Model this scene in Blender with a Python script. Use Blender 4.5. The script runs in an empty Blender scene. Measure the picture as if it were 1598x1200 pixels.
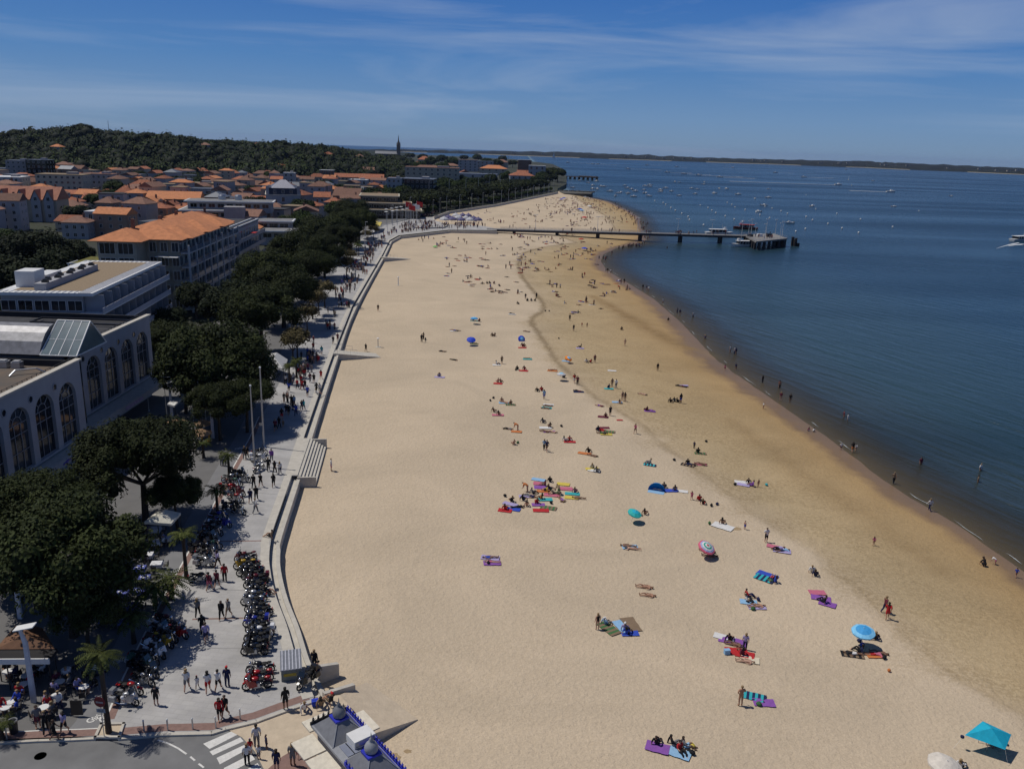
import bpy, bmesh, math, random
import numpy as np
from mathutils import Vector, Matrix, noise as mnoise
R=math.radians
sc=bpy.context.scene; COL=sc.collection
# ---------- camera ----------
F=1293.; CH=40.; TH=math.atan(369/F); PH=R(1.95)
_s,_c=math.sin,math.cos
_f=(0,_c(TH),-_s(TH)); _u0=(0,_s(TH),_c(TH))
_r=(_c(PH),_u0[1]*_s(PH),_u0[2]*_s(PH)); _u=(-_s(PH),_u0[1]*_c(PH),_u0[2]*_c(PH))
def at(px,py,z=0.):
    """ground point (at height z) seen at a place in the survey photo"""
    a=(px-799)/F; b=(600-py)/F
    d=[_f[i]+_r[i]*a+_u[i]*b for i in range(3)]
    t=(z-CH)/d[2]
    return Vector((d[0]*t,d[1]*t,z))
def proj(P):
    v=(P[0],P[1],P[2]-CH)
    dt=lambda a,b:a[0]*b[0]+a[1]*b[1]+a[2]*b[2]
    k=dt(v,_f)
    return 799+F*dt(v,_r)/k, 600-F*dt(v,_u)/k, k
def ztop(P,ypx):
    lo,hi=-5.,250.
    for _ in range(40):
        m=(lo+hi)/2
        if proj((P[0],P[1],m))[1]>ypx: lo=m
        else: hi=m
    return lo
cam=bpy.data.cameras.new('camera'); camo=bpy.data.objects.new('camera',cam); COL.objects.link(camo)
cam.sensor_fit='HORIZONTAL'; cam.sensor_width=36; cam.lens=36*F/1598
cam.clip_start=.5; cam.clip_end=60000
camo.matrix_world=Matrix(((_r[0],_u[0],-_f[0],0),(_r[1],_u[1],-_f[1],0),(_r[2],_u[2],-_f[2],CH),(0,0,0,1)))
sc.camera=camo
# ---------- light ----------
SUN_EL,SUN_AZ=R(62),R(-76)     # azimuth clockwise from +y
w=bpy.data.worlds.new('World'); sc.world=w; w.use_nodes=True
nt=w.node_tree; N=nt.nodes; L=nt.links; N.clear()
out=N.new('ShaderNodeOutputWorld'); bg=N.new('ShaderNodeBackground'); sky=N.new('ShaderNodeTexSky')
sky.sky_type='NISHITA'; sky.sun_disc=False; sky.sun_elevation=SUN_EL; sky.sun_rotation=SUN_AZ
sky.altitude=0; sky.air_density=1.15; sky.dust_density=.35; sky.ozone_density=2.6
bg.inputs[1].default_value=.05
tc=N.new('ShaderNodeTexCoord'); mp=N.new('ShaderNodeMapping'); mp.inputs['Scale'].default_value=(1.3,1.3,13); mp.inputs['Location'].default_value=(.7,.35,.55)
mp.inputs['Rotation'].default_value=(R(2),R(3),R(12))
nz=N.new('ShaderNodeTexNoise'); nz.inputs['Scale'].default_value=1.5; nz.inputs['Detail'].default_value=8; nz.inputs['Roughness'].default_value=.55; nz.inputs['Distortion'].default_value=.5
rp=N.new('ShaderNodeValToRGB'); rp.color_ramp.elements[0].position=.50; rp.color_ramp.elements[1].position=.82
rp.color_ramp.elements[0].color=(0,0,0,1); rp.color_ramp.elements[1].color=(.60,.60,.60,1)
sx=N.new('ShaderNodeSeparateXYZ'); gr=N.new('ShaderNodeValToRGB'); e=gr.color_ramp.elements
while len(e)<6: e.new(.5)
for k,(p,c) in enumerate([(0,(.185,.290,.425)),(.035,(.148,.275,.475)),(.09,(.076,.212,.475)),(.17,(.034,.140,.435)),(.30,(.020,.066,.22)),(1,(.010,.026,.09))]): e[k].position=p; e[k].color=(*c,1)
m1=N.new('ShaderNodeMixRGB'); m1.inputs[0].default_value=.05
sm=N.new('ShaderNodeVectorMath'); sm.operation='SCALE'; sm.inputs['Scale'].default_value=.055
mx=N.new('ShaderNodeMixRGB'); mx.inputs[2].default_value=(.40,.47,.59,1)
bg.inputs[1].default_value=1.0
L.new(tc.outputs['Generated'],mp.inputs[0]); L.new(mp.outputs[0],nz.inputs[0]); L.new(nz.outputs[0],rp.inputs[0])
L.new(tc.outputs['Generated'],sx.inputs[0]); L.new(sx.outputs[2],gr.inputs[0]); L.new(sky.outputs[0],sm.inputs[0]); L.new(gr.outputs[0],m1.inputs[1]); L.new(sm.outputs[0],m1.inputs[2])
L.new(m1.outputs[0],mx.inputs[1]); L.new(rp.outputs[0],mx.inputs[0]); L.new(mx.outputs[0],bg.inputs[0]); L.new(bg.outputs[0],out.inputs[0])
sl=bpy.data.lights.new('sun','SUN'); sl.energy=3.2; sl.angle=R(.53); sl.color=(1,.95,.87)
so=bpy.data.objects.new('sun',sl); COL.objects.link(so)
sd=Vector((math.sin(SUN_AZ)*math.cos(SUN_EL),math.cos(SUN_AZ)*math.cos(SUN_EL),math.sin(SUN_EL)))
so.rotation_euler=sd.to_track_quat('Z','Y').to_euler(); so.location=(0,0,300)
sc.view_settings.view_transform='Standard'; sc.view_settings.look='None'; sc.view_settings.exposure=0; sc.view_settings.gamma=1
sc.view_settings.use_curve_mapping=False
sc.cycles.max_bounces=6; sc.cycles.transparent_max_bounces=12
# ---------- helpers ----------
rnd=random.Random(7)
MATS={}
def mat(name,col,rough=.8,var=.18,scale=2.,metal=0.,bump=0.,bscale=None,objvar=0.,spec=.3,second=None,stretch=None):
    if name in MATS: return MATS[name]
    m=bpy.data.materials.new(name); m.use_nodes=True; nt=m.node_tree; N=nt.nodes; L=nt.links
    b=N['Principled BSDF']; b.inputs['Roughness'].default_value=rough; b.inputs['Metallic'].default_value=metal
    b.inputs['Specular IOR Level'].default_value=spec
    tc=N.new('ShaderNodeTexCoord'); src=tc.outputs['Object']
    if stretch:
        mp=N.new('ShaderNodeMapping'); mp.inputs['Scale'].default_value=stretch; L.new(src,mp.inputs[0]); src=mp.outputs[0]
    n=N.new('ShaderNodeTexNoise'); n.inputs['Scale'].default_value=scale; n.inputs['Detail'].default_value=4; n.inputs['Roughness'].default_value=.6
    L.new(src,n.inputs[0])
    r=N.new('ShaderNodeValToRGB'); r.color_ramp.elements[0].position=.3; r.color_ramp.elements[1].position=.7
    c2=second or tuple(c*(1+var) for c in col); c1=tuple(c*(1-var) for c in col)
    r.color_ramp.elements[0].color=(*c1,1); r.color_ramp.elements[1].color=(*c2,1)
    L.new(n.outputs[0],r.inputs[0]); o=r.outputs[0]
    if objvar:
        oi=N.new('ShaderNodeObjectInfo'); hv=N.new('ShaderNodeHueSaturation'); mr=N.new('ShaderNodeMapRange')
        mr.inputs[3].default_value=1-objvar; mr.inputs[4].default_value=1+objvar
        L.new(oi.outputs['Random'],mr.inputs[0]); L.new(mr.outputs[0],hv.inputs['Value']); L.new(o,hv.inputs['Color']); o=hv.outputs[0]
    L.new(o,b.inputs['Base Color'])
    if bump:
        nb=N.new('ShaderNodeTexNoise'); nb.inputs['Scale'].default_value=bscale or scale*4; nb.inputs['Detail'].default_value=3
        L.new(src,nb.inputs[0]); bp=N.new('ShaderNodeBump'); bp.inputs['Strength'].default_value=bump; bp.inputs['Distance'].default_value=.1
        L.new(nb.outputs[0],bp.inputs['Height']); L.new(bp.outputs[0],b.inputs['Normal'])
    MATS[name]=m; return m
def tag(o,label=None,cat=None,group=None,kind=None):
    if label: o['label']=label
    if cat: o['category']=cat
    if group: o['group']=group
    if kind: o['kind']=kind
    return o
AUTO=[]      # (object, base description) : gets a landmark phrase at the end
class MB:
    def __init__(s): s.v=[]; s.f=[]; s.m=[]
    def add(s,vs,fs,mi=0):
        n=len(s.v); s.v+=[tuple(v) for v in vs]; s.f+=[tuple(i+n for i in f) for f in fs]; s.m+=[mi]*len(fs); return s
    def box(s,x,y,z,sx,sy,sz,rz=0,mi=0,top=1.,topy=None):
        """centre x,y ; bottom z"""
        ty=top if topy is None else topy
        c,q=math.cos(rz),math.sin(rz); vs=[]
        for k,(zz,a,b) in enumerate(((z,1,1),(z+sz,top,ty))):
            for dx,dy in ((-.5,-.5),(.5,-.5),(.5,.5),(-.5,.5)):
                X,Y=dx*sx*a,dy*sy*b; vs.append((x+X*c-Y*q,y+X*q+Y*c,zz))
        return s.add(vs,[(3,2,1,0),(4,5,6,7),(0,1,5,4),(1,2,6,5),(2,3,7,6),(3,0,4,7)],mi)
    def tube(s,a,b,r1,r2=None,n=8,mi=0,cap=True):
        r2=r1 if r2 is None else r2
        a=Vector(a); b=Vector(b); d=(b-a); d=d.normalized() if d.length>0 else Vector((0,0,1))
        x=d.orthogonal().normalized(); y=d.cross(x); vs=[]
        for p,r in ((a,r1),(b,r2)):
            for i in range(n):
                t=2*math.pi*i/n; vs.append(p+x*r*math.cos(t)+y*r*math.sin(t))
        fs=[(i,(i+1)%n,n+(i+1)%n,n+i) for i in range(n)]
        if cap: fs+=[tuple(range(n))[::-1],tuple(range(n,2*n))]
        return s.add(vs,fs,mi)
    def path(s,pts,rs,n=6,mi=0):
        for i in range(len(pts)-1): s.tube(pts[i],pts[i+1],rs[i],rs[i+1],n,mi)
        return s
    def prism(s,poly,z0,z1,mi=0,mt=None):
        n=len(poly); ar=sum(poly[i][0]*poly[(i+1)%n][1]-poly[(i+1)%n][0]*poly[i][1] for i in range(n))
        if ar<0: poly=poly[::-1]
        vs=[(p[0],p[1],z0) for p in poly]+[(p[0],p[1],z1) for p in poly]
        s.add(vs,[tuple(range(n))[::-1]]+[(i,(i+1)%n,n+(i+1)%n,n+i) for i in range(n)],mi)
        return s.add(vs[n:],[tuple(range(n))],mi if mt is None else mt)
    def lathe(s,prof,x=0,y=0,n=12,mi=0):
        vs=[];k=len(prof)
        for r,z in prof:
            for i in range(n):
                t=2*math.pi*i/n; vs.append((x+r*math.cos(t),y+r*math.sin(t),z))
        fs=[(j*n+i,j*n+(i+1)%n,(j+1)*n+(i+1)%n,(j+1)*n+i) for j in range(k-1) for i in range(n)]
        if prof[0][0]>.001: fs.append(tuple(range(n))[::-1])
        if prof[-1][0]>.001: fs.append(tuple(range((k-1)*n,k*n)))
        return s.add(vs,fs,mi)
    def ball(s,x,y,z,rx,ry=None,rz=None,n=8,mi=0):
        ry=rx if ry is None else ry; rz=rx if rz is None else rz
        vs=[(x,y,z-rz)];m=max(3,n//2)
        for j in range(1,m):
            p=-math.pi/2+math.pi*j/m
            for i in range(n):
                t=2*math.pi*i/n; vs.append((x+rx*math.cos(p)*math.cos(t),y+ry*math.cos(p)*math.sin(t),z+rz*math.sin(p)))
        vs.append((x,y,z+rz)); e=len(vs)-1
        fs=[(0,1+(i+1)%n,1+i) for i in range(n)]
        for j in range(m-2):
            for i in range(n): fs.append((1+j*n+i,1+j*n+(i+1)%n,1+(j+1)*n+(i+1)%n,1+(j+1)*n+i))
        fs+=[(e,1+(m-2)*n+i,1+(m-2)*n+(i+1)%n) for i in range(n)]
        return s.add(vs,fs,mi)
    def mesh(s,name,mats,smooth=False):
        me=bpy.data.meshes.new(name); me.from_pydata(s.v,[],s.f)
        for m in (mats if isinstance(mats,(list,tuple)) else [mats]): me.materials.append(m)
        if any(s.m): me.polygons.foreach_set('material_index',s.m)
        if smooth: me.polygons.foreach_set('use_smooth',[True]*len(s.f))
        me.update(); return me
    def build(s,name,mats,parent=None,smooth=False,loc=None,rz=0):
        return link(name,s.mesh(name,mats,smooth),parent,loc,rz)
def link(name,me,parent=None,loc=None,rz=0):
    o=bpy.data.objects.new(name,me); COL.objects.link(o)
    if parent: o.parent=parent
    if loc is not None: o.location=loc
    if rz: o.rotation_euler.z=rz
    return o
def thing(name,cat,loc,rz=0,group=None,label=None,auto=None,scale=None):
    o=bpy.data.objects.new(name,None); COL.objects.link(o); o.location=loc; o.rotation_euler.z=rz
    o.empty_display_size=.3
    if scale: o.scale=scale if isinstance(scale,(tuple,list)) else (scale,)*3
    tag(o,label,cat,group)
    if auto: AUTO.append((o,auto))
    return o
def kids(o): return KIDS.get(o.name,[])
KIDS={}
def dup(o,loc,rz=0,group=None,label=None,auto=None,scale=None,swap=None):
    """copy of a thing with its parts and sub-parts"""
    r=o.copy(); COL.objects.link(r); r.location=loc; r.rotation_euler=(0,0,rz)
    if scale: r.scale=scale if isinstance(scale,(tuple,list)) else (scale,)*3
    if 'label' in r: del r['label']
    tag(r,label,None,group)
    if auto: AUTO.append((r,auto))
    for ch in list(o.children):
        c=ch.copy(); COL.objects.link(c); c.parent=r
        if swap and ch.name.split('.')[0] in swap: setm(c,swap[ch.name.split('.')[0]])
        for g in list(ch.children):
            d=g.copy(); COL.objects.link(d); d.parent=c
            if swap and g.name.split('.')[0] in swap: setm(d,swap[g.name.split('.')[0]])
    return r
def setm(o,m,i=0):
    sl=o.material_slots[i]; sl.link='OBJECT'; sl.material=m
def struct(o): o['kind']='structure'; return o
# common materials
M_=dict(
 stone=mat('pale_stone',(.47,.44,.385),.85,.12,1.5,bump=.2,bscale=12),
 paving=mat('grey_paving',(.40,.395,.385),.85,.1,.5),
 render=mat('white_render',(.33,.33,.35),.85,.07,.6),
 cream=mat('cream_render',(.42,.375,.30),.85,.1,.6,objvar=.12),
 lilac=mat('greyish_render',(.35,.335,.34),.85,.1,.6,objvar=.15),
 peach=mat('peach_render',(.33,.22,.16),.85,.1,.6),
 brick=mat('brick_brown',(.17,.10,.075),.9,.2,3),
 dark=mat('dark_metal',(.02,.02,.022),.4,.1,4,spec=.5),
 black=mat('black_rubber',(.012,.012,.012),.7,.1,4),
 glass=mat('dark_glass',(.018,.022,.028),.08,.5,.6,spec=.6,objvar=.85),
 white=mat('white_paint',(.66,.66,.65),.5,.05,2),
 steel=mat('brushed_steel',(.45,.46,.48),.35,.1,6,metal=.8),
 chrome=mat('chrome',(.7,.7,.72),.15,.05,6,metal=1),
 wood=mat('brown_timber',(.12,.075,.045),.8,.25,4),
 terracotta=mat('terracotta_tiles',(.30,.115,.065),.9,.4,1.2,objvar=.25,bump=.4,bscale=6),
 peachtile=mat('pale_terracotta_tiles',(.50,.205,.095),.9,.2,1.,bump=.4,bscale=6),
 browntile=mat('brown_tiles',(.20,.11,.08),.9,.25,1.2,objvar=.25),
 zinc=mat('zinc_roof',(.16,.17,.19),.45,.15,2,metal=.3),
 darkroof=mat('dark_bitumen',(.05,.05,.055),.9,.25,1),
 gravel=mat('tan_gravel',(.25,.19,.125),.95,.2,6),
 asphalt=mat('asphalt',(.165,.165,.165),.85,.18,.35,bump=.15,bscale=30),
 bark=mat('bark',(.055,.04,.03),.95,.3,5),
)
# ---------- shore lines ----------
WPX=[(490,1087),(475,1053),(462,1025),(447.5,975),(432,934),(424,903),(420,875),(421,855),(424,833),(456,740),(475,680),(517,560),(550,477),(597,397),(608,375),(622,367.5),(655,364),(700,358.8),(775,359.5)]
W=[at(x,y) for x,y in WPX]
W2PX=[(775,357),(752,352.5),(700,350.5),(677,344),(675,339),(700,330),(775,319),(850,304),(870,300)]
W2=[at(x,y) for x,y in W2PX]
xs_w=sorted([(p.y,p.x) for p in W[:14]]+[(383,-54.5),(400,-44),(415,-38),(423,-24),(440,-42),(478,-50)]+[(p.y,p.x) for p in W2[4:]]+[(20,-8),(900,45)])
WATPX=[(1598,893),(1484,812),(1420,777),(1364,738),(1300,689),(1225,637),(1150,585),(1112,556),(1062,503),(1019,466),(989,447.5),(966,434),(946,421),(937,408),(941,397),(962,387),(1000,379),(1008,374),(999,352),(997,340),(982,330),(950,315),(912,307),(875,302)]
WAT=sorted([(at(x,y,-4).y,at(x,y,-4).x) for x,y in WATPX])+[(845,56),(860,48),(900,46)]
WAT=[(20,68),(60,62.5)]+[p for p in WAT]
WRPX=[(1598,1119),(1485,1059),(1401,987),(1335,922),(1260,860),(1169,803),(1122,763),(1075,727),(1034,699),(1000,664),(981,654),(915,613),(888,586),(862,561),(847,537),(827,505),(826,496),(846,484),(844,471),(825,449),(812,432),(806,413),(815,395),(850,385),(900,379)]
WRK=sorted([(at(x,y,-2.3).y,at(x,y,-2.3).x) for x,y in WRPX])
WRK=[(20,31)]+WRK+[(430,20),(470,55),(560,60),(700,55),(820,52),(900,40)]
def itp(tab): a=np.array(sorted(tab)); return lambda y: np.interp(y,a[:,0],a[:,1])
xw,xr,xs=itp(xs_w),itp(WRK),itp(WAT)
def sand_z(x,y):
    a,b,c=float(xw(y)),float(xr(y)),float(xs(y)); b=min(max(b,a+2),c-2)
    if x<=a: return -1.45
    if x<b: return -1.45-.85*(x-a)/(b-a)
    if x<c: return -2.3-1.7*(x-b)/(c-b)
    return -4-.075*min(x-c,60)
# ---------- sand ----------
def dense(lo,hi):
    ys=[];y=lo
    while y<hi: ys.append(y); y+=max(.9,y*.008)
    return ys+[hi]
ys=dense(20,900); sv=[];satt=[]
U=np.concatenate([np.linspace(0,.05,2),np.linspace(.08,1,22),np.linspace(1.03,2,34),[2.02,2.05,2.1,2.2,2.4,2.7,3]])
for y in ys:
    a,b,c=float(xw(y)),float(xr(y)),float(xs(y)); b=min(max(b,a+2),c-2)
    for u in U:
        if u<.05: x=a-9
        elif u<=1: x=a-1+(b-a+1)*(u-.05)/.95
        elif u<=2: x=b+(c-b)*(u-1)
        else: x=c+60*(u-2)
        z=sand_z(x,y)+.05*mnoise.noise(Vector((x*.25,y*.25,0)))*(1 if u<2 else .3)
        sv.append((x,y,z)); satt.append(u)
nu=len(U); sf=[(j*nu+i,j*nu+i+1,(j+1)*nu+i+1,(j+1)*nu+i) for j in range(len(ys)-1) for i in range(nu-1)]
me=bpy.data.meshes.new('beach_sand'); me.from_pydata(sv,[],sf); me.polygons.foreach_set('use_smooth',[True]*len(sf))
STK=[(at(x,y,-3.3),w_) for x,y,w_ in [(925,463,1.2),(945,474,1.8),(965,485,2.2),(1000,505,2.4),(1040,526,2.4),(1075,540,2.2),(1120,552,1.6)]]+[(at(x,y,-3.2),w_*1.2) for x,y,w_ in [(1140,655,1.),(1180,685,1.6),(1220,715,1.8),(1270,750,1.8),(1330,790,1.8),(1400,840,1.6),(1470,890,1.4)]]
def streak(x,y):
    m=0
    for k in list(range(6))+list(range(7,13)):
        (a,wa),(b,wb)=STK[k],STK[k+1]; dx,dy=b.x-a.x,b.y-a.y; t=max(0,min(1,((x-a.x)*dx+(y-a.y)*dy)/(dx*dx+dy*dy))); d=math.hypot(x-a.x-dx*t,(y-a.y-dy*t)); w_=wa+(wb-wa)*t; m=max(m,math.exp(-(d/w_/1.3)**2)*(1 if k<6 else .45))
    return m
sa_=me.attributes.new('streak','FLOAT','POINT'); sa_.data.foreach_set('value',[streak(v[0],v[1]) if u>1 and v[1]<330 else 0. for v,u in zip(sv,satt)])
at_=me.attributes.new('shore','FLOAT','POINT'); at_.data.foreach_set('value',satt)
def sand_mat():
    m=bpy.data.materials.new('beach_sand'); m.use_nodes=True; nt=m.node_tree; N=nt.nodes; L=nt.links; b=N['Principled BSDF']
    b.inputs['Roughness'].default_value=.95; b.inputs['Specular IOR Level'].default_value=.1
    tc=N.new('ShaderNodeTexCoord'); P=tc.outputs['Object']
    def noise(sc_,d=4,ro=.6,vec=None,dist=0):
        n=N.new('ShaderNodeTexNoise'); n.inputs['Scale'].default_value=sc_; n.inputs['Detail'].default_value=d; n.inputs['Roughness'].default_value=ro; n.inputs['Distortion'].default_value=dist; L.new(vec or P,n.inputs[0]); return n.outputs[0]
    def ramp(x,ps,cs):
        r=N.new('ShaderNodeValToRGB'); e=r.color_ramp.elements
        while len(e)<len(ps): e.new(.5)
        for k,(p,c) in enumerate(zip(ps,cs)): e[k].position=p; e[k].color=(*c,1) if len(c)==3 else c
        L.new(x,r.inputs[0]); return r.outputs[0]
    def mth(op,a,b_):
        q=N.new('ShaderNodeMath'); q.operation=op
        for i,v in enumerate((a,b_)):
            if isinstance(v,(int,float)): q.inputs[i].default_value=v
            else: L.new(v,q.inputs[i])
        return q.outputs[0]
    def mix(f,a,b_,mode='MIX'):
        q=N.new('ShaderNodeMixRGB'); q.blend_type=mode
        for i,v in zip((0,1,2),(f,a,b_)):
            if isinstance(v,(int,float)): q.inputs[i].default_value=v
            elif isinstance(v,tuple): q.inputs[i].default_value=(*v,1)
            else: L.new(v,q.inputs[i])
        return q.outputs[0]
    at=N.new('ShaderNodeAttribute'); at.attribute_name='shore'
    jit=mth('MULTIPLY',mth('SUBTRACT',noise(.12,4),.5),.22); s=mth('ADD',at.outputs['Fac'],jit)
    s3=mth('DIVIDE',s,3.)
    base=ramp(s3,[0,.325,.345,.40,.52,.615,.640,.672,.70],[(.53,.435,.322),(.52,.425,.312),(.455,.36,.24),(.45,.35,.215),(.42,.31,.175),(.38,.26,.13),(.22,.145,.085),(.19,.13,.085),(.17,.12,.075)])
    # wrack line
    wr=ramp(mth('ABSOLUTE',mth('SUBTRACT',mth('ADD',at.outputs['Fac'],mth('MULTIPLY',mth('SUBTRACT',noise(.35,3),.5),.05)),1.015),0),[0,.012,.03],[(1,1,1),(.7,.7,.7),(0,0,0)])
    n4=noise(2.5,5,.8); sy=N.new('ShaderNodeSeparateXYZ'); L.new(P,sy.inputs[0]); fy=N.new('ShaderNodeMapRange'); fy.inputs[1].default_value=95; fy.inputs[2].default_value=190; fy.inputs[3].default_value=.22; fy.inputs[4].default_value=.95; L.new(sy.outputs[1],fy.inputs[0])
    w2=mth('MULTIPLY',mth('MULTIPLY',wr,fy.outputs[0]),ramp(n4,[.38,.58],[(.35,)*3,(1,)*3]))
    base=mix(w2,base,(.17,.125,.07))
    a2=N.new('ShaderNodeAttribute'); a2.attribute_name='streak'; base=mix(mth('MULTIPLY',a2.outputs['Fac'],ramp(noise(.5,4,.7),[.3,.6],[(.45,)*3,(.95,)*3])),base,(.25,.165,.08))
    # footprints speckle stronger on the damp part
    sp=ramp(noise(2.2,2,.5),[.42,.53],[(1,)*3,(0,)*3]); big=ramp(noise(.12,4,.6,dist=.6),[.32,.56],[(.12,)*3,(1,)*3])
    mp=N.new('ShaderNodeMapping'); mp.inputs['Scale'].default_value=(.9,3.2,1); L.new(P,mp.inputs[0])
    sp2=ramp(noise(1.3,3,.7,mp.outputs[0]),[.40,.52],[(1,)*3,(0,)*3])
    damp=ramp(s3,[.31,.345,.52,.66],[(.08,)*3,(.42,)*3,(.34,)*3,(.1,)*3])
    f=mth('MULTIPLY',mth('MULTIPLY',mth('MAXIMUM',sp,sp2),damp),big)
    base=mix(f,base,(.22,.155,.08))
    tint=ramp(noise(.045,5,.65,dist=1),[.3,.7],[(.86,.86,.85),(1.07,1.06,1.04)])
    base=mix(1.,base,tint,'MULTIPLY')
    fine=ramp(noise(7,3,.7),[.3,.7],[(.88,)*3,(1.10,)*3]); base=mix(1.,base,fine,'MULTIPLY')
    L.new(base,b.inputs['Base Color'])
    wet=ramp(s3,[.61,.645],[(.95,)*3,(.4,)*3]); L.new(wet,b.inputs['Roughness'])
    bp=N.new('ShaderNodeBump'); bp.inputs['Strength'].default_value=.9; bp.inputs['Distance'].default_value=.13
    hgt=mth('ADD',mth('MULTIPLY',noise(2.2,2,.5,dist=.4),1.),mth('MULTIPLY',noise(8,2),.25))
    hf=mth('MULTIPLY',hgt,ramp(s3,[.60,.66],[(1,)*3,(0.05,)*3])); L.new(hf,bp.inputs['Height']); L.new(bp.outputs[0],b.inputs['Normal'])
    return m
SAND=sand_mat(); me.materials.append(SAND); struct(link('beach_sand',me))
MSAND2=mat('blown_sand',(.51,.42,.31),.95,.1,1.2,bump=.3,bscale=5)
# ---------- water ----------
def water():
    v=[];at_=[];Y=[-60,0]+dense(20,1100)+[1300,1600,2000,2600,3400,4400,6000,9000,14000,20000,23800]
    U=[-6,-3,-1.5,-.6,0,1.,2,3.5,5,8,12,18,26,40,60,100,200,400,800,1500,3000,6000,12000,24000]
    for y in Y:
        c=float(xs(min(max(y,20),860)));
        if y>860: c=48
        for u in U:
            x=c+u*(1 if u>0 else 1)
            v.append((x,y,-4-(x*x+y*y)/(2*6.371e6))); at_.append(u)
    # far side : the open bay behind the town
    nu=len(U); f=[(j*nu+i,j*nu+i+1,(j+1)*nu+i+1,(j+1)*nu+i) for j in range(len(Y)-1) for i in range(nu-1)]
    n0=len(v); X2=[45,-400,-1000,-2500,-6000,-14000]; Y2=[y for y in Y if y>=1600]
    for y in Y2:
        for x in X2: v.append((x,y,-4-(x*x+y*y)/(2*6.371e6)-.02)); at_.append(400)
    k=len(X2); f+=[(n0+j*k+i+1,n0+j*k+i,n0+(j+1)*k+i,n0+(j+1)*k+i+1) for j in range(len(Y2)-1) for i in range(k-1)]
    me=bpy.data.meshes.new('sea_water'); me.from_pydata(v,[],f); me.polygons.foreach_set('use_smooth',[True]*len(f))
    a=me.attributes.new('off','FLOAT','POINT'); a.data.foreach_set('value',at_)
    m=bpy.data.materials.new('sea_water'); m.use_nodes=True; nt=m.node_tree; N=nt.nodes; L=nt.links; b=N['Principled BSDF']; o=N['Material Output']
    b.inputs['Roughness'].default_value=.22; b.inputs['IOR'].default_value=1.333; b.inputs['Specular IOR Level'].default_value=.5
    an=N.new('ShaderNodeAttribute'); an.attribute_name='off'; tc=N.new('ShaderNodeTexCoord')
    def rp(src,ps,cs):
        r=N.new('ShaderNodeValToRGB'); e=r.color_ramp.elements
        while len(e)<len(ps): e.new(.5)
        for kk,(p,c) in enumerate(zip(ps,cs)): e[kk].position=p; e[kk].color=(*c,1)
        L.new(src,r.inputs[0]); return r.outputs[0]
    mr=N.new('ShaderNodeMapRange'); mr.inputs[1].default_value=0; mr.inputs[2].default_value=100; L.new(an.outputs['Fac'],mr.inputs[0])
    col=rp(mr.outputs[0],[0,.03,.12,.3,.7,1],[(.075,.060,.042),(.050,.048,.036),(.024,.036,.034),(.018,.042,.048),(.014,.040,.055),(.010,.036,.060)])
    # broad calm and ruffled lanes
    mp=N.new('ShaderNodeMapping'); mp.inputs['Scale'].default_value=(.0022,.011,1); mp.inputs['Rotation'].default_value=(0,0,R(-8)); L.new(tc.outputs['Object'],mp.inputs[0])
    nb=N.new('ShaderNodeTexNoise'); nb.inputs['Scale'].default_value=1; nb.inputs['Detail'].default_value=4; nb.inputs['Distortion'].default_value=.6; L.new(mp.outputs[0],nb.inputs[0])
    lane=rp(nb.outputs[0],[.35,.65],[(.6,.68,.72),(1.4,1.25,1.25)])
    mm=N.new('ShaderNodeMixRGB'); mm.blend_type='MULTIPLY'; mm.inputs[0].default_value=1; L.new(col,mm.inputs[1]); L.new(lane,mm.inputs[2]); L.new(mm.outputs[0],b.inputs['Base Color'])
    ro=rp(nb.outputs[0],[.3,.7],[(.34,)*3,(.2,)*3]); L.new(ro,b.inputs['Roughness'])
    # waves, crests roughly parallel to the shore
    mp2=N.new('ShaderNodeMapping'); mp2.vector_type='TEXTURE'; mp2.inputs['Rotation'].default_value=(0,0,R(-66)); mp2.inputs['Scale'].default_value=(15,2.3,1); L.new(tc.outputs['Object'],mp2.inputs[0])
    n1=N.new('ShaderNodeTexNoise'); n1.inputs['Scale'].default_value=1; n1.inputs['Detail'].default_value=5; n1.inputs['Roughness'].default_value=.55; n1.inputs['Distortion'].default_value=.4; L.new(mp2.outputs[0],n1.inputs[0])
    n2=N.new('ShaderNodeTexNoise'); n2.inputs['Scale'].default_value=2.2; n2.inputs['Detail'].default_value=3; L.new(tc.outputs['Object'],n2.inputs[0])
    ad=N.new('ShaderNodeMath'); ad.operation='MULTIPLY_ADD'; ad.inputs[1].default_value=.12; L.new(n2.outputs[0],ad.inputs[0]); L.new(n1.outputs[0],ad.inputs[2])
    bp=N.new('ShaderNodeBump'); bp.inputs['Strength'].default_value=1.; bp.inputs['Distance'].default_value=.9; L.new(ad.outputs[0],bp.inputs['Height']); L.new(bp.outputs[0],b.inputs['Normal'])
    tr=N.new('ShaderNodeBsdfTransparent'); tr.inputs[0].default_value=(.75,.8,.75,1); mxs=N.new('ShaderNodeMixShader')
    mr2=N.new('ShaderNodeMapRange'); mr2.inputs[1].default_value=0; mr2.inputs[2].default_value=13; mr2.inputs[3].default_value=.10; mr2.inputs[4].default_value=1; L.new(an.outputs['Fac'],mr2.inputs[0])
    L.new(mr2.outputs[0],mxs.inputs[0]); L.new(tr.outputs[0],mxs.inputs[1]); L.new(b.outputs[0],mxs.inputs[2]); L.new(mxs.outputs[0],o.inputs[0])
    me.materials.append(m); struct(link('sea_water',me))
water()
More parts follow.
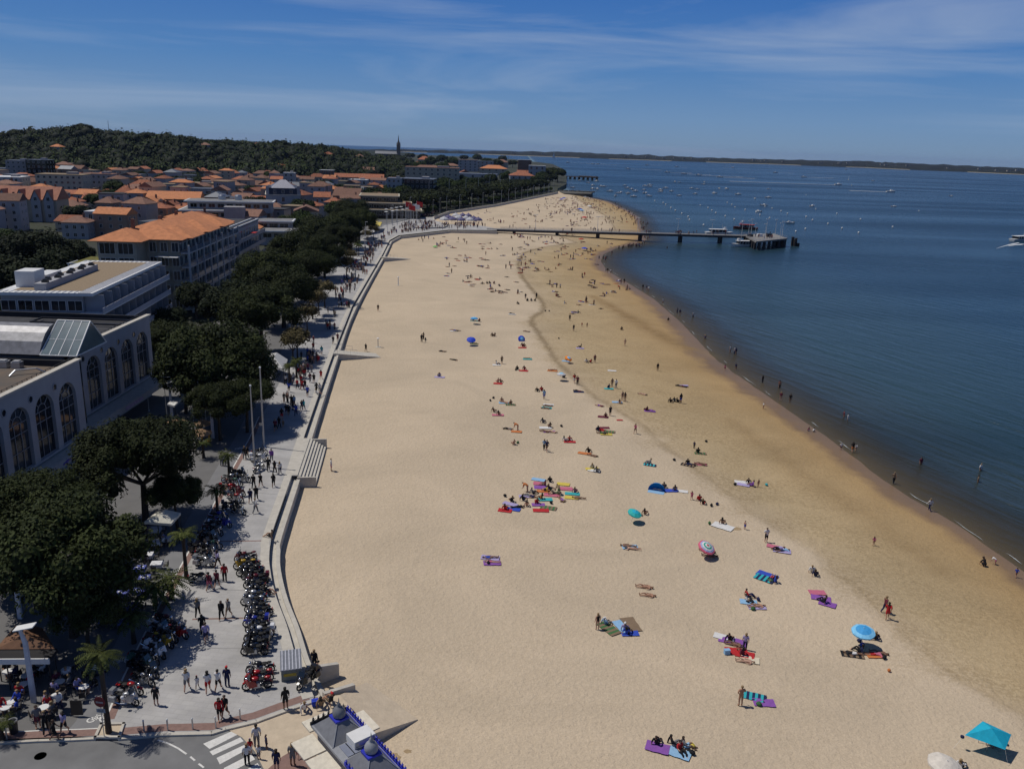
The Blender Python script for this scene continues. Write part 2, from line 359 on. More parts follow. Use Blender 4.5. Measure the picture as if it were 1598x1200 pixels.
# foam along the water's edge : broken thin crests
FOAM=mat('sea_foam',(.36,.38,.38),.7,.1,3)
def ribbon(pts,ws,z=None):
    b=MB(); vs=[]
    for i,p in enumerate(pts):
        q=pts[min(i+1,len(pts)-1)]-pts[max(i-1,0)]; n=Vector((-q.y,q.x,0)).normalized()*ws[i]*.5
        zz=p.z if z is None else z
        vs+=[(p.x-n.x,p.y-n.y,zz),(p.x+n.x,p.y+n.y,zz)]
    b.add(vs,[(2*i,2*i+2,2*i+3,2*i+1) for i in range(len(pts)-1)]); return b
fb=MB(); rf=random.Random(3)
for y in dense(62,840):
    pass
y=60.
while y<640:
    ln=rf.uniform(1,5)*(1+y/300); gap=rf.uniform(2,13)*(1+y/300); off=rf.uniform(.35,1.3); pts=[];ws=[]
    k=8
    for i in range(k+1):
        yy=y+ln*i/k; pts.append(Vector((float(xs(yy))+off+.07*math.sin(yy*1.3),yy,-3.985))); ws.append((.04+.13*rf.random())*math.sin(math.pi*(i+.15)/(k+.3))*(1+y/700))
    r_=ribbon(pts,ws); fb.add(r_.v,r_.f); y+=ln+gap
tag(fb.build('wave_foam',FOAM),'thin broken white foam line along the edge of the water','foam',kind='stuff')
# ---------- land ----------
coast=[at(870,299,-3),at(884,291,-3),at(884,280,-3),at(878,266,-3),at(862,258,-3),at(800,250,-3),at(720,246,-3),at(655,243,-3),Vector((-1500,3900,0))]
land=[(p.x,p.y) for p in W]+[(p.x,p.y) for p in W2]+[(p.x,p.y) for p in coast]+[(-4500,3900),(-4500,20),(-60,20)]
# near edge follows the kerb
land=land[:-1]+[(-60,20),(at(500,1230).x,20),(W[0].x,W[0].y)]
MG=mat('town_ground',(.07,.068,.06),.95,.35,.03,second=(.035,.045,.02))
struct(MB().prism(land,-5.5,-.13).build('town_ground',MG))
PAV=mat('promenade_paving',(.40,.39,.38),.85,.12,.35,bump=.15,bscale=10,stretch=(1,1.6,1))
Lpx=[(150,1150),(172,1122),(200,1055),(245,962),(280,897),(316,831),(362,740),(392,686),(408,650),(440,590),(470,520),(500,455),(540,400),(565,372),(600,352),(640,341)]
PL=[at(x,y) for x,y in Lpx]
kerbpx=[(150,1150),(185,1151),(250,1145),(330,1143),(352,1136),(400,1124.5),(445,1108),(486,1094)]
KB=[at(x,y) for x,y in kerbpx]
esp=[at(x,y) for x,y in [(775,357),(752,352.5),(700,350.5),(677,344),(675,339),(650,340)]]
prom=[(p.x,p.y) for p in KB+W]+[(p.x,p.y) for p in esp]+[(p.x,p.y) for p in PL[::-1][1:-1]]
nt=PAV.node_tree; bt=nt.nodes.new('ShaderNodeTexBrick'); bt.inputs['Scale'].default_value=1.; bt.inputs['Brick Width'].default_value=1.0; bt.inputs['Row Height'].default_value=.5; bt.inputs['Mortar Size'].default_value=.02; bt.inputs['Mortar Smooth'].default_value=.4
bt.inputs['Color1'].default_value=(1.02,1.02,1.01,1); bt.inputs['Color2'].default_value=(.97,.97,.98,1); bt.inputs['Mortar'].default_value=(.84,.84,.84,1)
mp_=nt.nodes.new('ShaderNodeMapping'); mp_.inputs['Rotation'].default_value=(0,0,R(8)); tc_=nt.nodes.new('ShaderNodeTexCoord'); nt.links.new(tc_.outputs['Object'],mp_.inputs[0]); nt.links.new(mp_.outputs[0],bt.inputs[0])
bs_=nt.nodes['Principled BSDF']; src_=bs_.inputs['Base Color'].links[0].from_socket; mm_=nt.nodes.new('ShaderNodeMixRGB'); mm_.blend_type='MULTIPLY'; mm_.inputs[0].default_value=1
st_=nt.nodes.new('ShaderNodeTexNoise'); st_.inputs['Scale'].default_value=.22; st_.inputs['Detail'].default_value=6; nt.links.new(tc_.outputs['Object'],st_.inputs[0]); sr_=nt.nodes.new('ShaderNodeValToRGB'); sr_.color_ramp.elements[0].position=.35; sr_.color_ramp.elements[0].color=(.80,.80,.80,1); sr_.color_ramp.elements[1].position=.6; nt.links.new(st_.outputs[0],sr_.inputs[0])
m3_=nt.nodes.new('ShaderNodeMixRGB'); m3_.blend_type='MULTIPLY'; m3_.inputs[0].default_value=1
nt.links.new(src_,mm_.inputs[1]); nt.links.new(bt.outputs[0],mm_.inputs[2]); nt.links.new(mm_.outputs[0],m3_.inputs[1]); nt.links.new(sr_.outputs[0],m3_.inputs[2]); nt.links.new(m3_.outputs[0],bs_.inputs['Base Color'])
struct(MB().prism(prom,-.3,0).build('promenade_paving',PAV))
# terrace + cycle path left of the brick line
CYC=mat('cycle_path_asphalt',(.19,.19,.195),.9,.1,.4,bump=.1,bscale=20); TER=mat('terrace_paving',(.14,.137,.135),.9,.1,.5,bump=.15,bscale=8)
tl=[at(x,y) for x,y in [(-130,1150),(150,1150)]]
def off(pts,d):
    o=[]
    for i,p in enumerate(pts):
        q=pts[min(i+1,len(pts)-1)]-pts[max(i-1,0)]; n=Vector((-q.y,q.x,0)).normalized(); o.append(Vector((p.x+n.x*d,p.y+n.y*d,p.z)))
    return o
PLo=off(PL,2.3)
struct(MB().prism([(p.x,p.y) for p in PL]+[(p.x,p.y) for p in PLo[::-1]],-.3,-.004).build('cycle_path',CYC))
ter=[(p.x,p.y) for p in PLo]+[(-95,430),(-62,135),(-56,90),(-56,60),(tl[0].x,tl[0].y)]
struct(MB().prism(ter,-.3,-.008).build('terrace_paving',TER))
BRK=mat('brick_band',(.22,.14,.12),.9,.15,3); WL=mat('white_marking',(.62,.61,.58),.8,.12,5)
b_=ribbon([p for p in PL[1:9]],[.55]*8,.006); struct(b_.build('brick_band',BRK))
b_=ribbon(off(PL[1:9],.33),[.14]*8,.010); struct(b_.build('path_edge_line',WL))
for a,b in [((300,966),(380,964)),((318,845),(413,843.5)),((190,1049),(200,1048))]:
    b_=ribbon([at(*a),at(*b)],[.22,.22],.006); struct(b_.build('brick_band',BRK))
for a,b in [((386,693),(470,703)),((408,650),(480,655)),((350,765),(440,772)),((430,610),(492,615)),((320,920),(415,921)),((262,1010),(440,1012))]:
    b_=ribbon([at(*a),at(*b)],[.1,.1],.004); struct(b_.build('paving_joint',mat('joint_grey',(.26,.255,.25),.9,.1,3)))
# brick strip and kerb along the road
kc=off(KB[1:],1.05); kp=KB[1:]; vs=[(p.x,p.y,.006) for p in off(kp,.28)]+[(p.x,p.y,.006) for p in kc]; n=len(kp)
struct(MB().add(vs,[(i,i+1,n+i+1,n+i) for i in range(n-1)]).build('brick_band',BRK))
b_=MB(); q=KB[1:]; 
for i in range(len(q)-1):
    d=(q[i+1]-q[i]); m=(q[i]+q[i+1])/2; b_.box(m.x,m.y,-.3,d.length+.02,.30,.315,math.atan2(d.y,d.x))
struct(b_.build('kerb',M_['stone']))
tl2=[at(-130,1159),at(0,1157.5),at(60,1154.5),at(110,1153),at(150,1151)]
b_=MB()
for i in range(4):
    d=(tl2[i+1]-tl2[i]); m=(tl2[i]+tl2[i+1])/2; b_.box(m.x,m.y,-.3,d.length+.02,.22,.31,math.atan2(d.y,d.x))
struct(b_.build('kerb',M_['stone']))
vs=[(p.x,p.y,.004) for p in off(tl2,.25)]+[(p.x,p.y,.004) for p in off(tl2,.95)]
struct(MB().add(vs,[(i,i+1,5+i+1,5+i) for i in range(4)]).build('brick_band',BRK))
b_=ribbon(off(tl2,1.0),[.1]*5,.008); struct(b_.build('edge_line',WL))
# road
road=[(-40,20),(-40,at(-130,1159).y)]+[(p.x,p.y) for p in tl2]+[(p.x,p.y) for p in KB[1:5]]+[(p.x,p.y) for p in [at(378,1150,-.126),at(398,1172,-.126),at(412,1200,-.126),at(430,1240,-.126)]]+[(at(430,1240).x+1,20)]
struct(MB().add([(x,y,-.126) for x,y in road],[tuple(range(len(road)))[::-1]]).build('road',M_['asphalt']))
zb=[((317,1160),(366,1138.5),(376,1143),(327,1168)),((327,1172),(375,1150),(380,1156),(332,1178)),((338,1182),(384,1160.5),(387,1168),(343,1192)),((349,1198),(392,1176),(398,1184),(355,1207)),((360,1215),(402,1190),(408,1200),(367,1224))]
for z_ in zb: struct(MB().add([tuple(at(x,y,-.122)) for x,y in z_],[(3,2,1,0)]).build('zebra_stripe',WL))
for pts in ([(246,1154),(262,1159),(278,1167),(291,1176)],[(297,1180),(304,1186)],[(310,1191),(318,1197)]):
    b_=ribbon([at(x,y,-.122) for x,y in pts],[.13]*len(pts)); struct(b_.build('lane_line',WL))
# bicycle symbols on the cycle path
def bikesym(px,py,ang):
    b=MB()
    for cx in (-.42,.42):
        k=14
        for i in range(k):
            a0,a1=2*math.pi*i/k,2*math.pi*(i+1)/k
            b.add([(cx+.30*math.cos(a0),.30*math.sin(a0),0),(cx+.30*math.cos(a1),.30*math.sin(a1),0),(cx+.2*math.cos(a1),.2*math.sin(a1),0),(cx+.2*math.cos(a0),.2*math.sin(a0),0)],[(3,2,1,0)])
    for p,q_ in (((-.42,0),(-.15,.42)),((-.15,.42),(.3,.42)),((.3,.42),(0,0)),((0,0),(-.15,.42)),((.42,0),(.28,.6)),((.28,.6),(.42,.62)),((-.42,0),(0,0)),((-.15,.42),(-.2,.55))):
        a=Vector((*p,0));c=Vector((*q_,0)); n=(c-a).cross(Vector((0,0,1))).normalized()*.045
        b.add([a-n,c-n,c+n,a+n],[(0,1,2,3)])
    o=b.build('cycle_symbol',WL,loc=at(px,py,.004),rz=ang); struct(o)
bikesym(152,1122,R(10)); bikesym(375,700,R(10)); bikesym(191,1031,R(10))
b=MB().lathe([(.0,.002),(.38,.002)],n=20); b.add([],[]); 
m_=MB().lathe([(.001,0),(.38,0)],n=20); struct(m_.build('manhole_cover',mat('rusty_iron',(.11,.108,.105),.7,.2,8),loc=at(63,1179,-.12)))
# slipway with blown sand by the kiosk
zr=-.118
sl_=[at(x,y,zr) for x,y in [(378,1150),(352,1136.5),(400,1125),(445,1108.5),(486,1094.5),(492,1088),(530,1084),(545,1100),(560,1124),(575,1150),(610,1230),(430,1240),(412,1200),(398,1172)]]
struct(MB().add([tuple(p) for p in sl_],[tuple(range(len(sl_)))[::-1]]).build('slipway',MSAND2))
a=at(530,1084,zr); b=at(584,1144,-.6); c=at(652,1122,-1.5); d=at(575,1062,-1.62); n=6
v=[];
for i in range(n+1):
    for j in range(n+1):
        s,t=i/n,j/n; p=(a*(1-s)+b*s)*(1-t)+(d*(1-s)+c*s)*t; v.append(tuple(p))
struct(MB().add(v,[(i*(n+1)+j,(i+1)*(n+1)+j,(i+1)*(n+1)+j+1,i*(n+1)+j+1) for i in range(n) for j in range(n)]).build('slipway_ramp',MSAND2))
e=at(620,1230,-.85)
struct(MB().add([tuple(b),tuple(c),(c.x,c.y,-2.2),(b.x,b.y,-2.2),tuple(e),(e.x,e.y,-2.2)],[(0,1,2,3),(4,0,3,5)]).add([tuple(a),tuple(d),(d.x,d.y,-2.2),(a.x,a.y,-2.2)],[(3,2,1,0)]).build('slipway_side_wall',M_['stone']))
rp_=[at(x,y,zr+.004) for x,y in [(400,1215),(440,1180),(474,1160),(490,1172),(512,1215)]]
struct(MB().add([tuple(p) for p in rp_],[(0,1,2,3,4)]).build('red_paving',BRK))
# ---------- sea wall ----------
def strip(name,line,o0,z0,o1,z1,m,zb=-2.4):
    """solid band between two offsets of a line (positive = seaward)"""
    A=off(line,-o0);B=off(line,-o1); b=MB(); n=len(line)
    vs=[(p.x,p.y,z0) for p in A]+[(p.x,p.y,z1) for p in B]+[(p.x,p.y,zb) for p in B]+[(p.x,p.y,zb) for p in A]
    f=[]
    for i in range(n-1): f+=[(i,n+i,n+i+1,i+1),(n+i,2*n+i,2*n+i+1,n+i+1),(3*n+i,i,i+1,3*n+i+1)]
    f+=[(0,3*n,2*n,n),(n-1,2*n-1,3*n-1,4*n-1)]
    return b.add(vs,f).build(name,m)
wl=thing('sea_wall','wall',W[8],0,None,'stepped pale stone sea wall between the promenade and the beach')
def under(o,p):
    o.parent=p; o.matrix_parent_inverse=Matrix.Translation(-Vector(p.location)); return o
# smooth line
def smooth(P,k=4):
    o=[]
    for i in range(len(P)-1):
        p0,p1,p2,p3=P[max(i-1,0)],P[i],P[i+1],P[min(i+2,len(P)-1)]
        for j in range(k):
            t=j/k; o.append(.5*((2*p1)+(p2-p0)*t+(2*p0-5*p1+4*p2-p3)*t*t+(3*p1-p0-3*p2+p3)*t**3))
    return o+[P[-1]]
WS=smooth(W[:14],4)+W[14:]
under(strip('coping',WS,-.85,.04,0,.03,M_['stone']),wl); under(strip('ledge',WS,0,-.55,.62,-.56,M_['stone']),wl); under(strip('lower_wall',WS,.62,-.38,1.02,-.39,M_['stone']),wl)
wl2=thing('sea_wall','wall',W2[6],0,None,'long pale sea wall behind the crowded beach beyond the pier')
under(strip('coping',W2[3:],.6,.15,0,.14,M_['stone']),wl2)
# steps down to the sand
def wallpt(px,py):
    p=at(px,py); return p
def steps():
    a,b=at(484,684),at(464.5,742); d=(b-a); L_=d.length; ang=math.atan2(d.y,d.x); t=thing('beach_steps','steps',(a+b)/2,ang,None,'wide flight of pale stone steps down to the sand')
    s=-1
    for i in range(6):
        w_=.5
        MB().box(0,i*.36+.18,-2.2,L_,.36,2.2-.22*(i+.35)).build('step',M_['stone'],t)
    MB().box(L_/2+.14,1.1,-2.2,.25,2.3,2.05).build('side_wall',M_['stone'],t); MB().box(-L_/2-.14,1.1,-2.2,.25,2.3,2.05).build('side_wall',M_['stone'],t)
    MB().box(0,-.45,-.1,L_,.88,.155).build('landing',M_['stone'],t)
steps()
def ramp(px0,px1,wd,label):
    a=at(*px0); b=at(*px1,-1.5); d=b-a; ang=math.atan2(d.y,d.x); L_=math.hypot(d.x,d.y); t=thing('beach_ramp','ramp',a,ang,None,label)
    MB().add([(-1,-wd/2,.045),(L_,-wd/2,-1.55),(L_,wd/2,-1.55),(-1,wd/2,.045),(-1,-wd/2,-2.2),(L_,-wd/2,-2.2),(L_,wd/2,-2.2),(-1,wd/2,-2.2)],[(0,1,2,3),(0,4,5,1),(3,2,6,7),(1,5,6,2),(0,3,7,4)]).build('ramp_slab',M_['stone'],t)
    b_=MB()
    for s in (-1,1):
        b_=MB().tube((0,s*wd/2*.94,.95),(L_*.45,s*wd/2*.94,.3),.03,n=5)
        for k in range(4): b_.tube((L_*.15*k,s*wd/2*.94,-.6-.2*k*0),(L_*.15*k,s*wd/2*.94,.95-.65*k/3),.025,n=4)
        b_.build('handrail',M_['steel'],t)
ramp((523,548),(590,554),3.6,'pale stone ramp sloping to the sand halfway along the promenade')
ramp((597,401),(636,403.5),4,'small beach ramp at the far bend of the sea wall')
for (x0,y0),(x1,y1),lab in [((487,1046),(528,1050),'low sand coloured wing wall beside the parked black motorcycle'),((505,1087),(553,1083),'low wing wall stepping down the slipway behind the seated pair')]:
    a=at(x0,y0,-.1);b=at(x1,y1,-1.2); d=b-a; L_=math.hypot(d.x,d.y)
    t=MB().add([(0,-.17,.25),(L_,-.17,-.25),(L_,.17,-.25),(0,.17,.25),(0,-.17,-2),(L_,-.17,-2),(L_,.17,-2),(0,.17,-2)],[(0,1,2,3),(0,4,5,1),(3,2,6,7),(1,5,6,2),(0,3,7,4)]).build('wing_wall',M_['stone'],loc=(a.x,a.y,0),rz=math.atan2(d.y,d.x)); tag(t,lab,'wall')
# ---------- hill and far shore ----------
SKY=[(-60,204),(0,209),(40,208),(70,203),(95,199),(150,200),(185,206),(215,208),(250,211),(285,212),(330,219),(380,222),(420,224),(480,225),(520,230),(560,238),(590,245),(640,252)]
def azi(px): p=at(px,300,0); return math.atan2(p.x,p.y)
HA=[azi(x) for x,_ in SKY]; 
def hh_at(px,py,dist=1180.):
    p=at(px,300,0); k=dist/math.hypot(p.x,p.y); return ztop((p.x*k,p.y*k),py)
HH=[max(0,hh_at(x,y)-13) for x,y in SKY]
def hill_z(x,y):
    r=math.hypot(x,y); a=math.atan2(x,y); h=float(np.interp(a,HA,HH)); t=min(max((r-930)/260,0),1); t=t*t*(3-2*t)
    return h*t*(1-.25*min(max((r-1300)/700,0),1))-.13+3.5*t*mnoise.noise(Vector((x*.012,y*.012,3)))*min(1,h/20)
v=[];na=70;nr=26; rr=[850,900,930]+[950+i*25 for i in range(14)]+[1350,1450,1600,1800,2100,2500,2900,3400,3800]
aa=np.linspace(azi(-500),azi(640),na)
for r_ in rr:
    for a in aa: x,y=r_*math.sin(a),r_*math.cos(a); v.append((x,y,hill_z(x,y)+(.02 if r_>930 else -.3)))
MH=mat('hill_scrub',(.014,.020,.008),.95,.4,.05)
struct(MB().add(v,[(j*na+i,j*na+i+1,(j+1)*na+i+1,(j+1)*na+i) for j in range(len(rr)-1) for i in range(na-1)]).build('hill',MH,smooth=True))
FS=[(-120,213,203),(0,216,207),(200,222,213.5),(400,230,221),(560,238.5,234),(630,237.5,233.5),(720,240,236),(800,243,236.5),(900,246.5,238),(950,248.5,240.5),(1000,250,242),(1060,252,245),(1120,254,247),(1200,256.5,248.5),(1300,260.5,251.5),(1350,262,251.5),(1400,264.5,254.5),(1500,268.5,258.5),(1598,273,263),(1700,277,267)]
def far():
    v=[];f=[];S=10;K=7;pts=[]
    for i in range(len(FS)-1):
        for j in range(S):
            t=j/S; px=FS[i][0]*(1-t)+FS[i+1][0]*t; yw=FS[i][1]*(1-t)+FS[i+1][1]*t; yt=FS[i][2]*(1-t)+FS[i+1][2]*t
            p=at(px,yw,-5.6); zt=ztop((p.x*1.07,p.y*1.07),yt)+mnoise.noise(Vector((px*.05,0,0)))*7+mnoise.noise(Vector((px*.3,5,0)))*2.5; pts.append((p,zt))
    for p,zt in pts:
        for k in range(K):
            s=[1,1.003,1.012,1.03,1.05,1.08,1.16][k]; z=[-6,-4,zt*.25,zt*.6,zt*.85,zt,zt*.5][k]+(rf.uniform(-1.5,1.5) if k>1 else 0); v.append((p.x*s,p.y*s,z))
    n=len(pts); f=[(i*K+k,(i+1)*K+k,(i+1)*K+k+1,i*K+k+1) for i in range(n-1) for k in range(K-1)]
    o=MB().add(v,f,0); o.m=[1 if (k%(K-1))<1 and (int(k//(K-1))//9)%3 else 0 for k in range(len(f))]
    struct(o.build('far_shore',[mat('far_pinewood',(.005,.009,.010),.95,.4,.01,second=(.012,.018,.014)),mat('far_beach',(.32,.28,.2),.95,.1,.01)]))
    w_=MB(); ra=random.Random(5)
    for i in range(70):
        p,zt=pts[ra.randrange(20,n)]; s=1.006+ra.random()*.03; w_.box(p.x*s+ra.uniform(-20,20),p.y*s,zt*.2+ra.random()*zt*.3,ra.uniform(8,20),10,ra.uniform(5,8))
    tag(w_.build('shore_houses',[mat('far_house_wall',(.3,.27,.24),.9,.3,.01)]),'tiny pale houses scattered among the trees of the far shore','houses',kind='stuff')
far()
# ---------- buildings ----------
WC={}
def winmesh(w,h,fr=None,bars=1):
    k=(round(w,2),round(h,2),bars,fr.name if fr else 0)
    if k in WC: return WC[k]
    b=MB(); b.add([(-w/2,-.03,0),(w/2,-.03,0),(w/2,-.03,h),(-w/2,-.03,h)],[(0,1,2,3)],0)
    f=.07
    for (x,z,sx,sz) in ((-w/2+f/2,0,f,h),(w/2-f/2,0,f,h)): b.box(x,-.04,z,sx,.08,sz,0,1)
    b.box(0,-.043,-.02,w-.14,.08,f,0,1); b.box(0,-.043,h-f,w-.14,.08,f,0,1)
    for i in range(bars): b.box(-w/2+w*(i+1)/(bars+1),-.041,f,.05,.07,h-2*f,0,1)
    WC[k]=b.mesh('window',[M_['glass'],fr or M_['white']]); return WC[k]
def win(t,x,y,z,rz,w,h,fr=None,bars=1,name='window'):
    o=link(name,winmesh(w,h,fr,bars),t,(x,y,z),rz); return o
def wrow(t,face,box,zs,n,w,h,skip=0,fr=None,bars=1,marg=.6,name='window'):
    """windows along a face of box (x0,x1,y0,y1). faces: f front(-y) r right(+x) l left b back"""
    x0,x1,y0,y1=box
    for z in zs:
        for i in range(n):
            u=(i+.5)/n
            if face=='f': win(t,x0+marg+(x1-x0-2*marg)*u,y0,z,0,w,h,fr,bars,name)
            elif face=='r': win(t,x1,y0+marg+(y1-y0-2*marg)*u,z,R(90),w,h,fr,bars,name)
            elif face=='l': win(t,x0,y0+marg+(y1-y0-2*marg)*u,z,R(-90),w,h,fr,bars,name)
def hip(b,x0,x1,y0,y1,z,h,ov=.5,mi=0,gable=False,th=.15):
    x0-=ov;x1+=ov;y0-=ov;y1+=ov; w=x1-x0; d=y1-y0
    if w>=d:
        i=0 if gable else d/2*.95; r0,r1=(x0+i,(y0+y1)/2),(x1-i,(y0+y1)/2)
        vs=[(x0,y0,z),(x1,y0,z),(x1,y1,z),(x0,y1,z),(*r0,z+h),(*r1,z+h)]; top=[(0,1,5,4),(1,2,5),(2,3,4,5),(3,0,4)]
    else:
        i=0 if gable else w/2*.95; r0,r1=((x0+x1)/2,y0+i),((x0+x1)/2,y1-i)
        vs=[(x0,y0,z),(x1,y0,z),(x1,y1,z),(x0,y1,z),(*r0,z+h),(*r1,z+h)]; top=[(0,1,4),(1,2,5,4),(2,3,5),(3,0,4,5)]
    b.add(vs,top,mi); b.add([(x0,y0,z-th),(x1,y0,z-th),(x1,y1,z-th),(x0,y1,z-th)]+vs[:4],[(3,2,1,0),(0,1,5,4),(1,2,6,5),(2,3,7,6),(3,0,4,7)],mi); return b
def rect(x0,x1,y0,y1): return [(x0,y0),(x1,y0),(x1,y1),(x0,y1)]
# --- 1 : long white arcaded hall (two volumes with a glazed gable between) ---
def arcade():
    A=Vector((-53.7,80,0)); ang=0.   # local +y along facade
    t=thing('arcaded_hall','building',(A.x,A.y,0),ang,None,'long white hall with tall arched windows, flat dark roofs and a glass gable')
    zt=13.0; zl=3.4
    arches=[-9.5,-4.5,.5,5.5,10.5,15.5]; arB=[28.6,33.6,38.6,43.6]; XO=[0.]
    def facade(y0,y1,cs,aw=1.95,zs=9.1,zb=3.7):
        """wall sheet in plane x=0 with arched openings; polygons as strips"""
        b=MB(); edges=[y0]
        K=10
        segs=sorted(cs); cur=y0
        def q(pts,x=0): b.add([(x,p[0],p[1]) for p in pts],[tuple(range(len(pts)))])
        for c in segs:
            q([(cur,zl),(c-aw,zl),(c-aw,zt),(cur,zt)])
            q([(c-aw,zl),(c+aw,zl),(c+aw,zb),(c-aw,zb)])
            prev=(c-aw,zs)
            for k in range(1,K+1):
                a=math.pi*(1-k/K); p=(c+aw*math.cos(a),zs+aw*math.sin(a)); q([prev,p,(p[0],zt),(prev[0],zt)])
                b.add([(0,*prev),(0,*p),(-.5,*p),(-.5,*prev)],[(0,3,2,1)]); prev=p
            for yy in (c-aw,c+aw): b.add([(0,yy,zb),(0,yy,zs),(-.5,yy,zs),(-.5,yy,zb)],[(0,1,2,3)])
            b.add([(0,c-aw,zb),(0,c+aw,zb),(-.5,c+aw,zb),(-.5,c-aw,zb)],[(0,1,2,3)])
            cur=c+aw
        q([(cur,zl),(y1,zl),(y1,zt),(cur,zt)]); return b
    def archwin(c,aw=1.95,zs=9.1,zb=3.7):
        b=MB(); K=12; pts=[(c-aw,zb),(c+aw,zb)]+[(c+aw*math.cos(math.pi*k/K),zs+aw*math.sin(math.pi*k/K)) for k in range(K+1)]
        o=MB().add([(-.4,p[0],p[1]) for p in pts],[tuple(range(len(pts)))]).build('arched_window',M_['glass'],t)
        f=MB(); W_=.045
        for k in range(K): 
            a0,a1=math.pi*k/K,math.pi*(k+1)/K; f.tube((-.34,c+aw*.97*math.cos(a0),zs+aw*.97*math.sin(a0)),(-.34,c+aw*.97*math.cos(a1),zs+aw*.97*math.sin(a1)),W_,n=4)
            if k%2==0: f.tube((-.34,c+aw*.45*math.cos(a0),zs+aw*.45*math.sin(a0)),(-.34,c+aw*.45*math.cos(math.pi*(k+2)/K),zs+aw*.45*math.sin(math.pi*(k+2)/K)),W_,n=4)
        for a in (45,90,135): f.tube((-.34,c+aw*.45*math.cos(R(a)),zs+aw*.45*math.sin(R(a))),(-.34,c+aw*.97*math.cos(R(a)),zs+aw*.97*math.sin(R(a))),W_,n=4)
        for yy in (-aw*.97,-.62,.62,aw*.97): f.tube((-.34,c+yy,zb),(-.34,c+yy,zs),W_,n=4)
        for zz in (zb+.05,zb+2.2,zs-1.2,zs): f.tube((-.34,c-aw,zz),(-.34,c+aw,zz),W_,n=4)
        f.build('frame',mat('shaded_frame',(.30,.30,.31),.6,.05,2),o)  # frame paint greyed to put the facade's shade into its colour
    WR=M_['render']
    for y0,y1,cs in ((-14,19,arches),(23.4,46.8,arB)):
        XO[0]=0. if y0<0 else -3.3; n_before=set(t.children)
        facade(y0,y1,cs).build('facade',WR,t)
        # body behind
        b=MB(); b.box(-15.6,(y0+y1)/2,0,29.9,y1-y0,zl-.01); b.build('ground_floor',WR,t)
        b=MB()
        b.add([(0,y0,zl),(-.5,y0,zl),(-.5,y0,zt),(0,y0,zt)],[(0,1,2,3)]).add([(0,y1,zl),(-.5,y1,zl),(-.5,y1,zt),(0,y1,zt)],[(3,2,1,0)])
        b.box(-15.9,(y0+y1)/2,zl,29.8,y1-y0-.02,zt-.9-zl); b.build('wall',WR,t)
        MB().add([(-30.8,y0+.3,zt-.86),(-.5,y0+.3,zt-.86),(-.5,y1-.3,zt-.86),(-30.8,y1-.3,zt-.86)],[(0,1,2,3)]).build('flat_roof',M_['darkroof'] if y0>0 else mat('grey_roof_felt',(.11,.105,.10),.9,.25,.25,second=(.17,.12,.08)),t)
        b=MB(); b.box(-.1,(y0+y1)/2,zt-.02,.75,y1-y0+.2,.22); b.build('cornice',M_['stone'],t)
        b=MB(); b.box(-15.5,y0+.15,zt-.88,30,.3,.8).build('parapet',mat('black_parapet',(.03,.03,.032),.8,.2,1),t); MB().box(-15.5,y1-.15,zt-.88,30,.3,.8).build('parapet',MATS['black_parapet'],t)
        b=MB(); y=y0+.4
        while y<y1: b.tube((-.8,y,zt-.8),(-.8,y,zt+.35),.035,n=4); y+=.95
        b.tube((-.8,y0,zt+.3),(-.8,y1,zt+.3),.03,n=4); b.build('roof_railing',M_['dark'],t)
        for c in cs: archwin(c)
        for c in [(a+b_)/2 for a,b_ in zip(cs[:-1],cs[1:])]+[cs[0]-2.6]:
            if c>y0+1:
                b=MB(); k=14
                for i in range(k):
                    a0,a1=2*math.pi*i/k,2*math.pi*(i+1)/k
                    b.tube((.03,c+.42*math.cos(a0),zt-1.75+.42*math.sin(a0)),(.03,c+.42*math.cos(a1),zt-1.75+.42*math.sin(a1)),.07,n=4)
                b.build('oculus_frame',WR,t); MB().add([(.012,c+.4*math.cos(2*math.pi*i/k),zt-1.75+.4*math.sin(2*math.pi*i/k)) for i in range(k)],[tuple(range(k))]).build('oculus',M_['glass'],t)
        if XO[0]:
            for ch in t.children:
                if ch not in n_before: ch.location.x+=XO[0]
    # ledge / shopfront canopy
    b=MB(); b.box(.6,3.0,2.9,1.8,34,.35).box(-2.2,33.5,2.9,2.6,27,.35); b.build('canopy_ledge',M_['stone'],t)
    b=MB(); b.box(1.54,3.0,2.35,.10,34,.85).box(-.86,33.5,2.35,.10,27,.85); b.build('fascia',WR,t)
    # purple swash emblem boards on the fascia
    for y in (11.,14.6):
        b=MB(); b.tube((1.64,y-.9,2.7),(1.64,y+.4,2.85),.10,.20,n=5).tube((1.64,y+.3,2.9),(1.64,y+1.1,2.55),.18,.05,n=5); b.build('sign',mat('violet_paint',(.10,.07,.30),.6,.1,3),t)
    b=MB(); b.box(-.76,34,2.5,.05,5.5,.5); b.build('sign',mat('pale_violet',(.35,.27,.42),.6,.2,2),t)
    # link volume, barrel roof, glass gable
    b=MB(); b.box(-18,21.2,0,31,4.36,zt-1.2); b.build('link_wall',WR,t)
    b=MB(); y0,y1,ze,zk=20.2,28.2,zt+.15,zt+3.3; K=8
    pr=[(y0+(y1-y0)*k/K, ze+(zk-ze)*math.sin(math.pi*(k/K))**.8) for k in range(K+1)]
    for i in range(K): b.add([(-31,*pr[i]),(-5.6,*pr[i]),(-5.6,*pr[i+1]),(-31,*pr[i+1])],[(0,1,2,3)])
    b.add([(-5.6,*p) for p in pr],[tuple(range(K+1))])
    b.build('barrel_roof',mat('mottled_metal_roof',(.42,.42,.45),.45,.35,1.4,metal=.2,second=(.16,.16,.17)),t)
    GL=mat('greenhouse_glass',(.10,.14,.16),.1,.2,.5,spec=.8)
    yr=(y0+y1)/2+.4
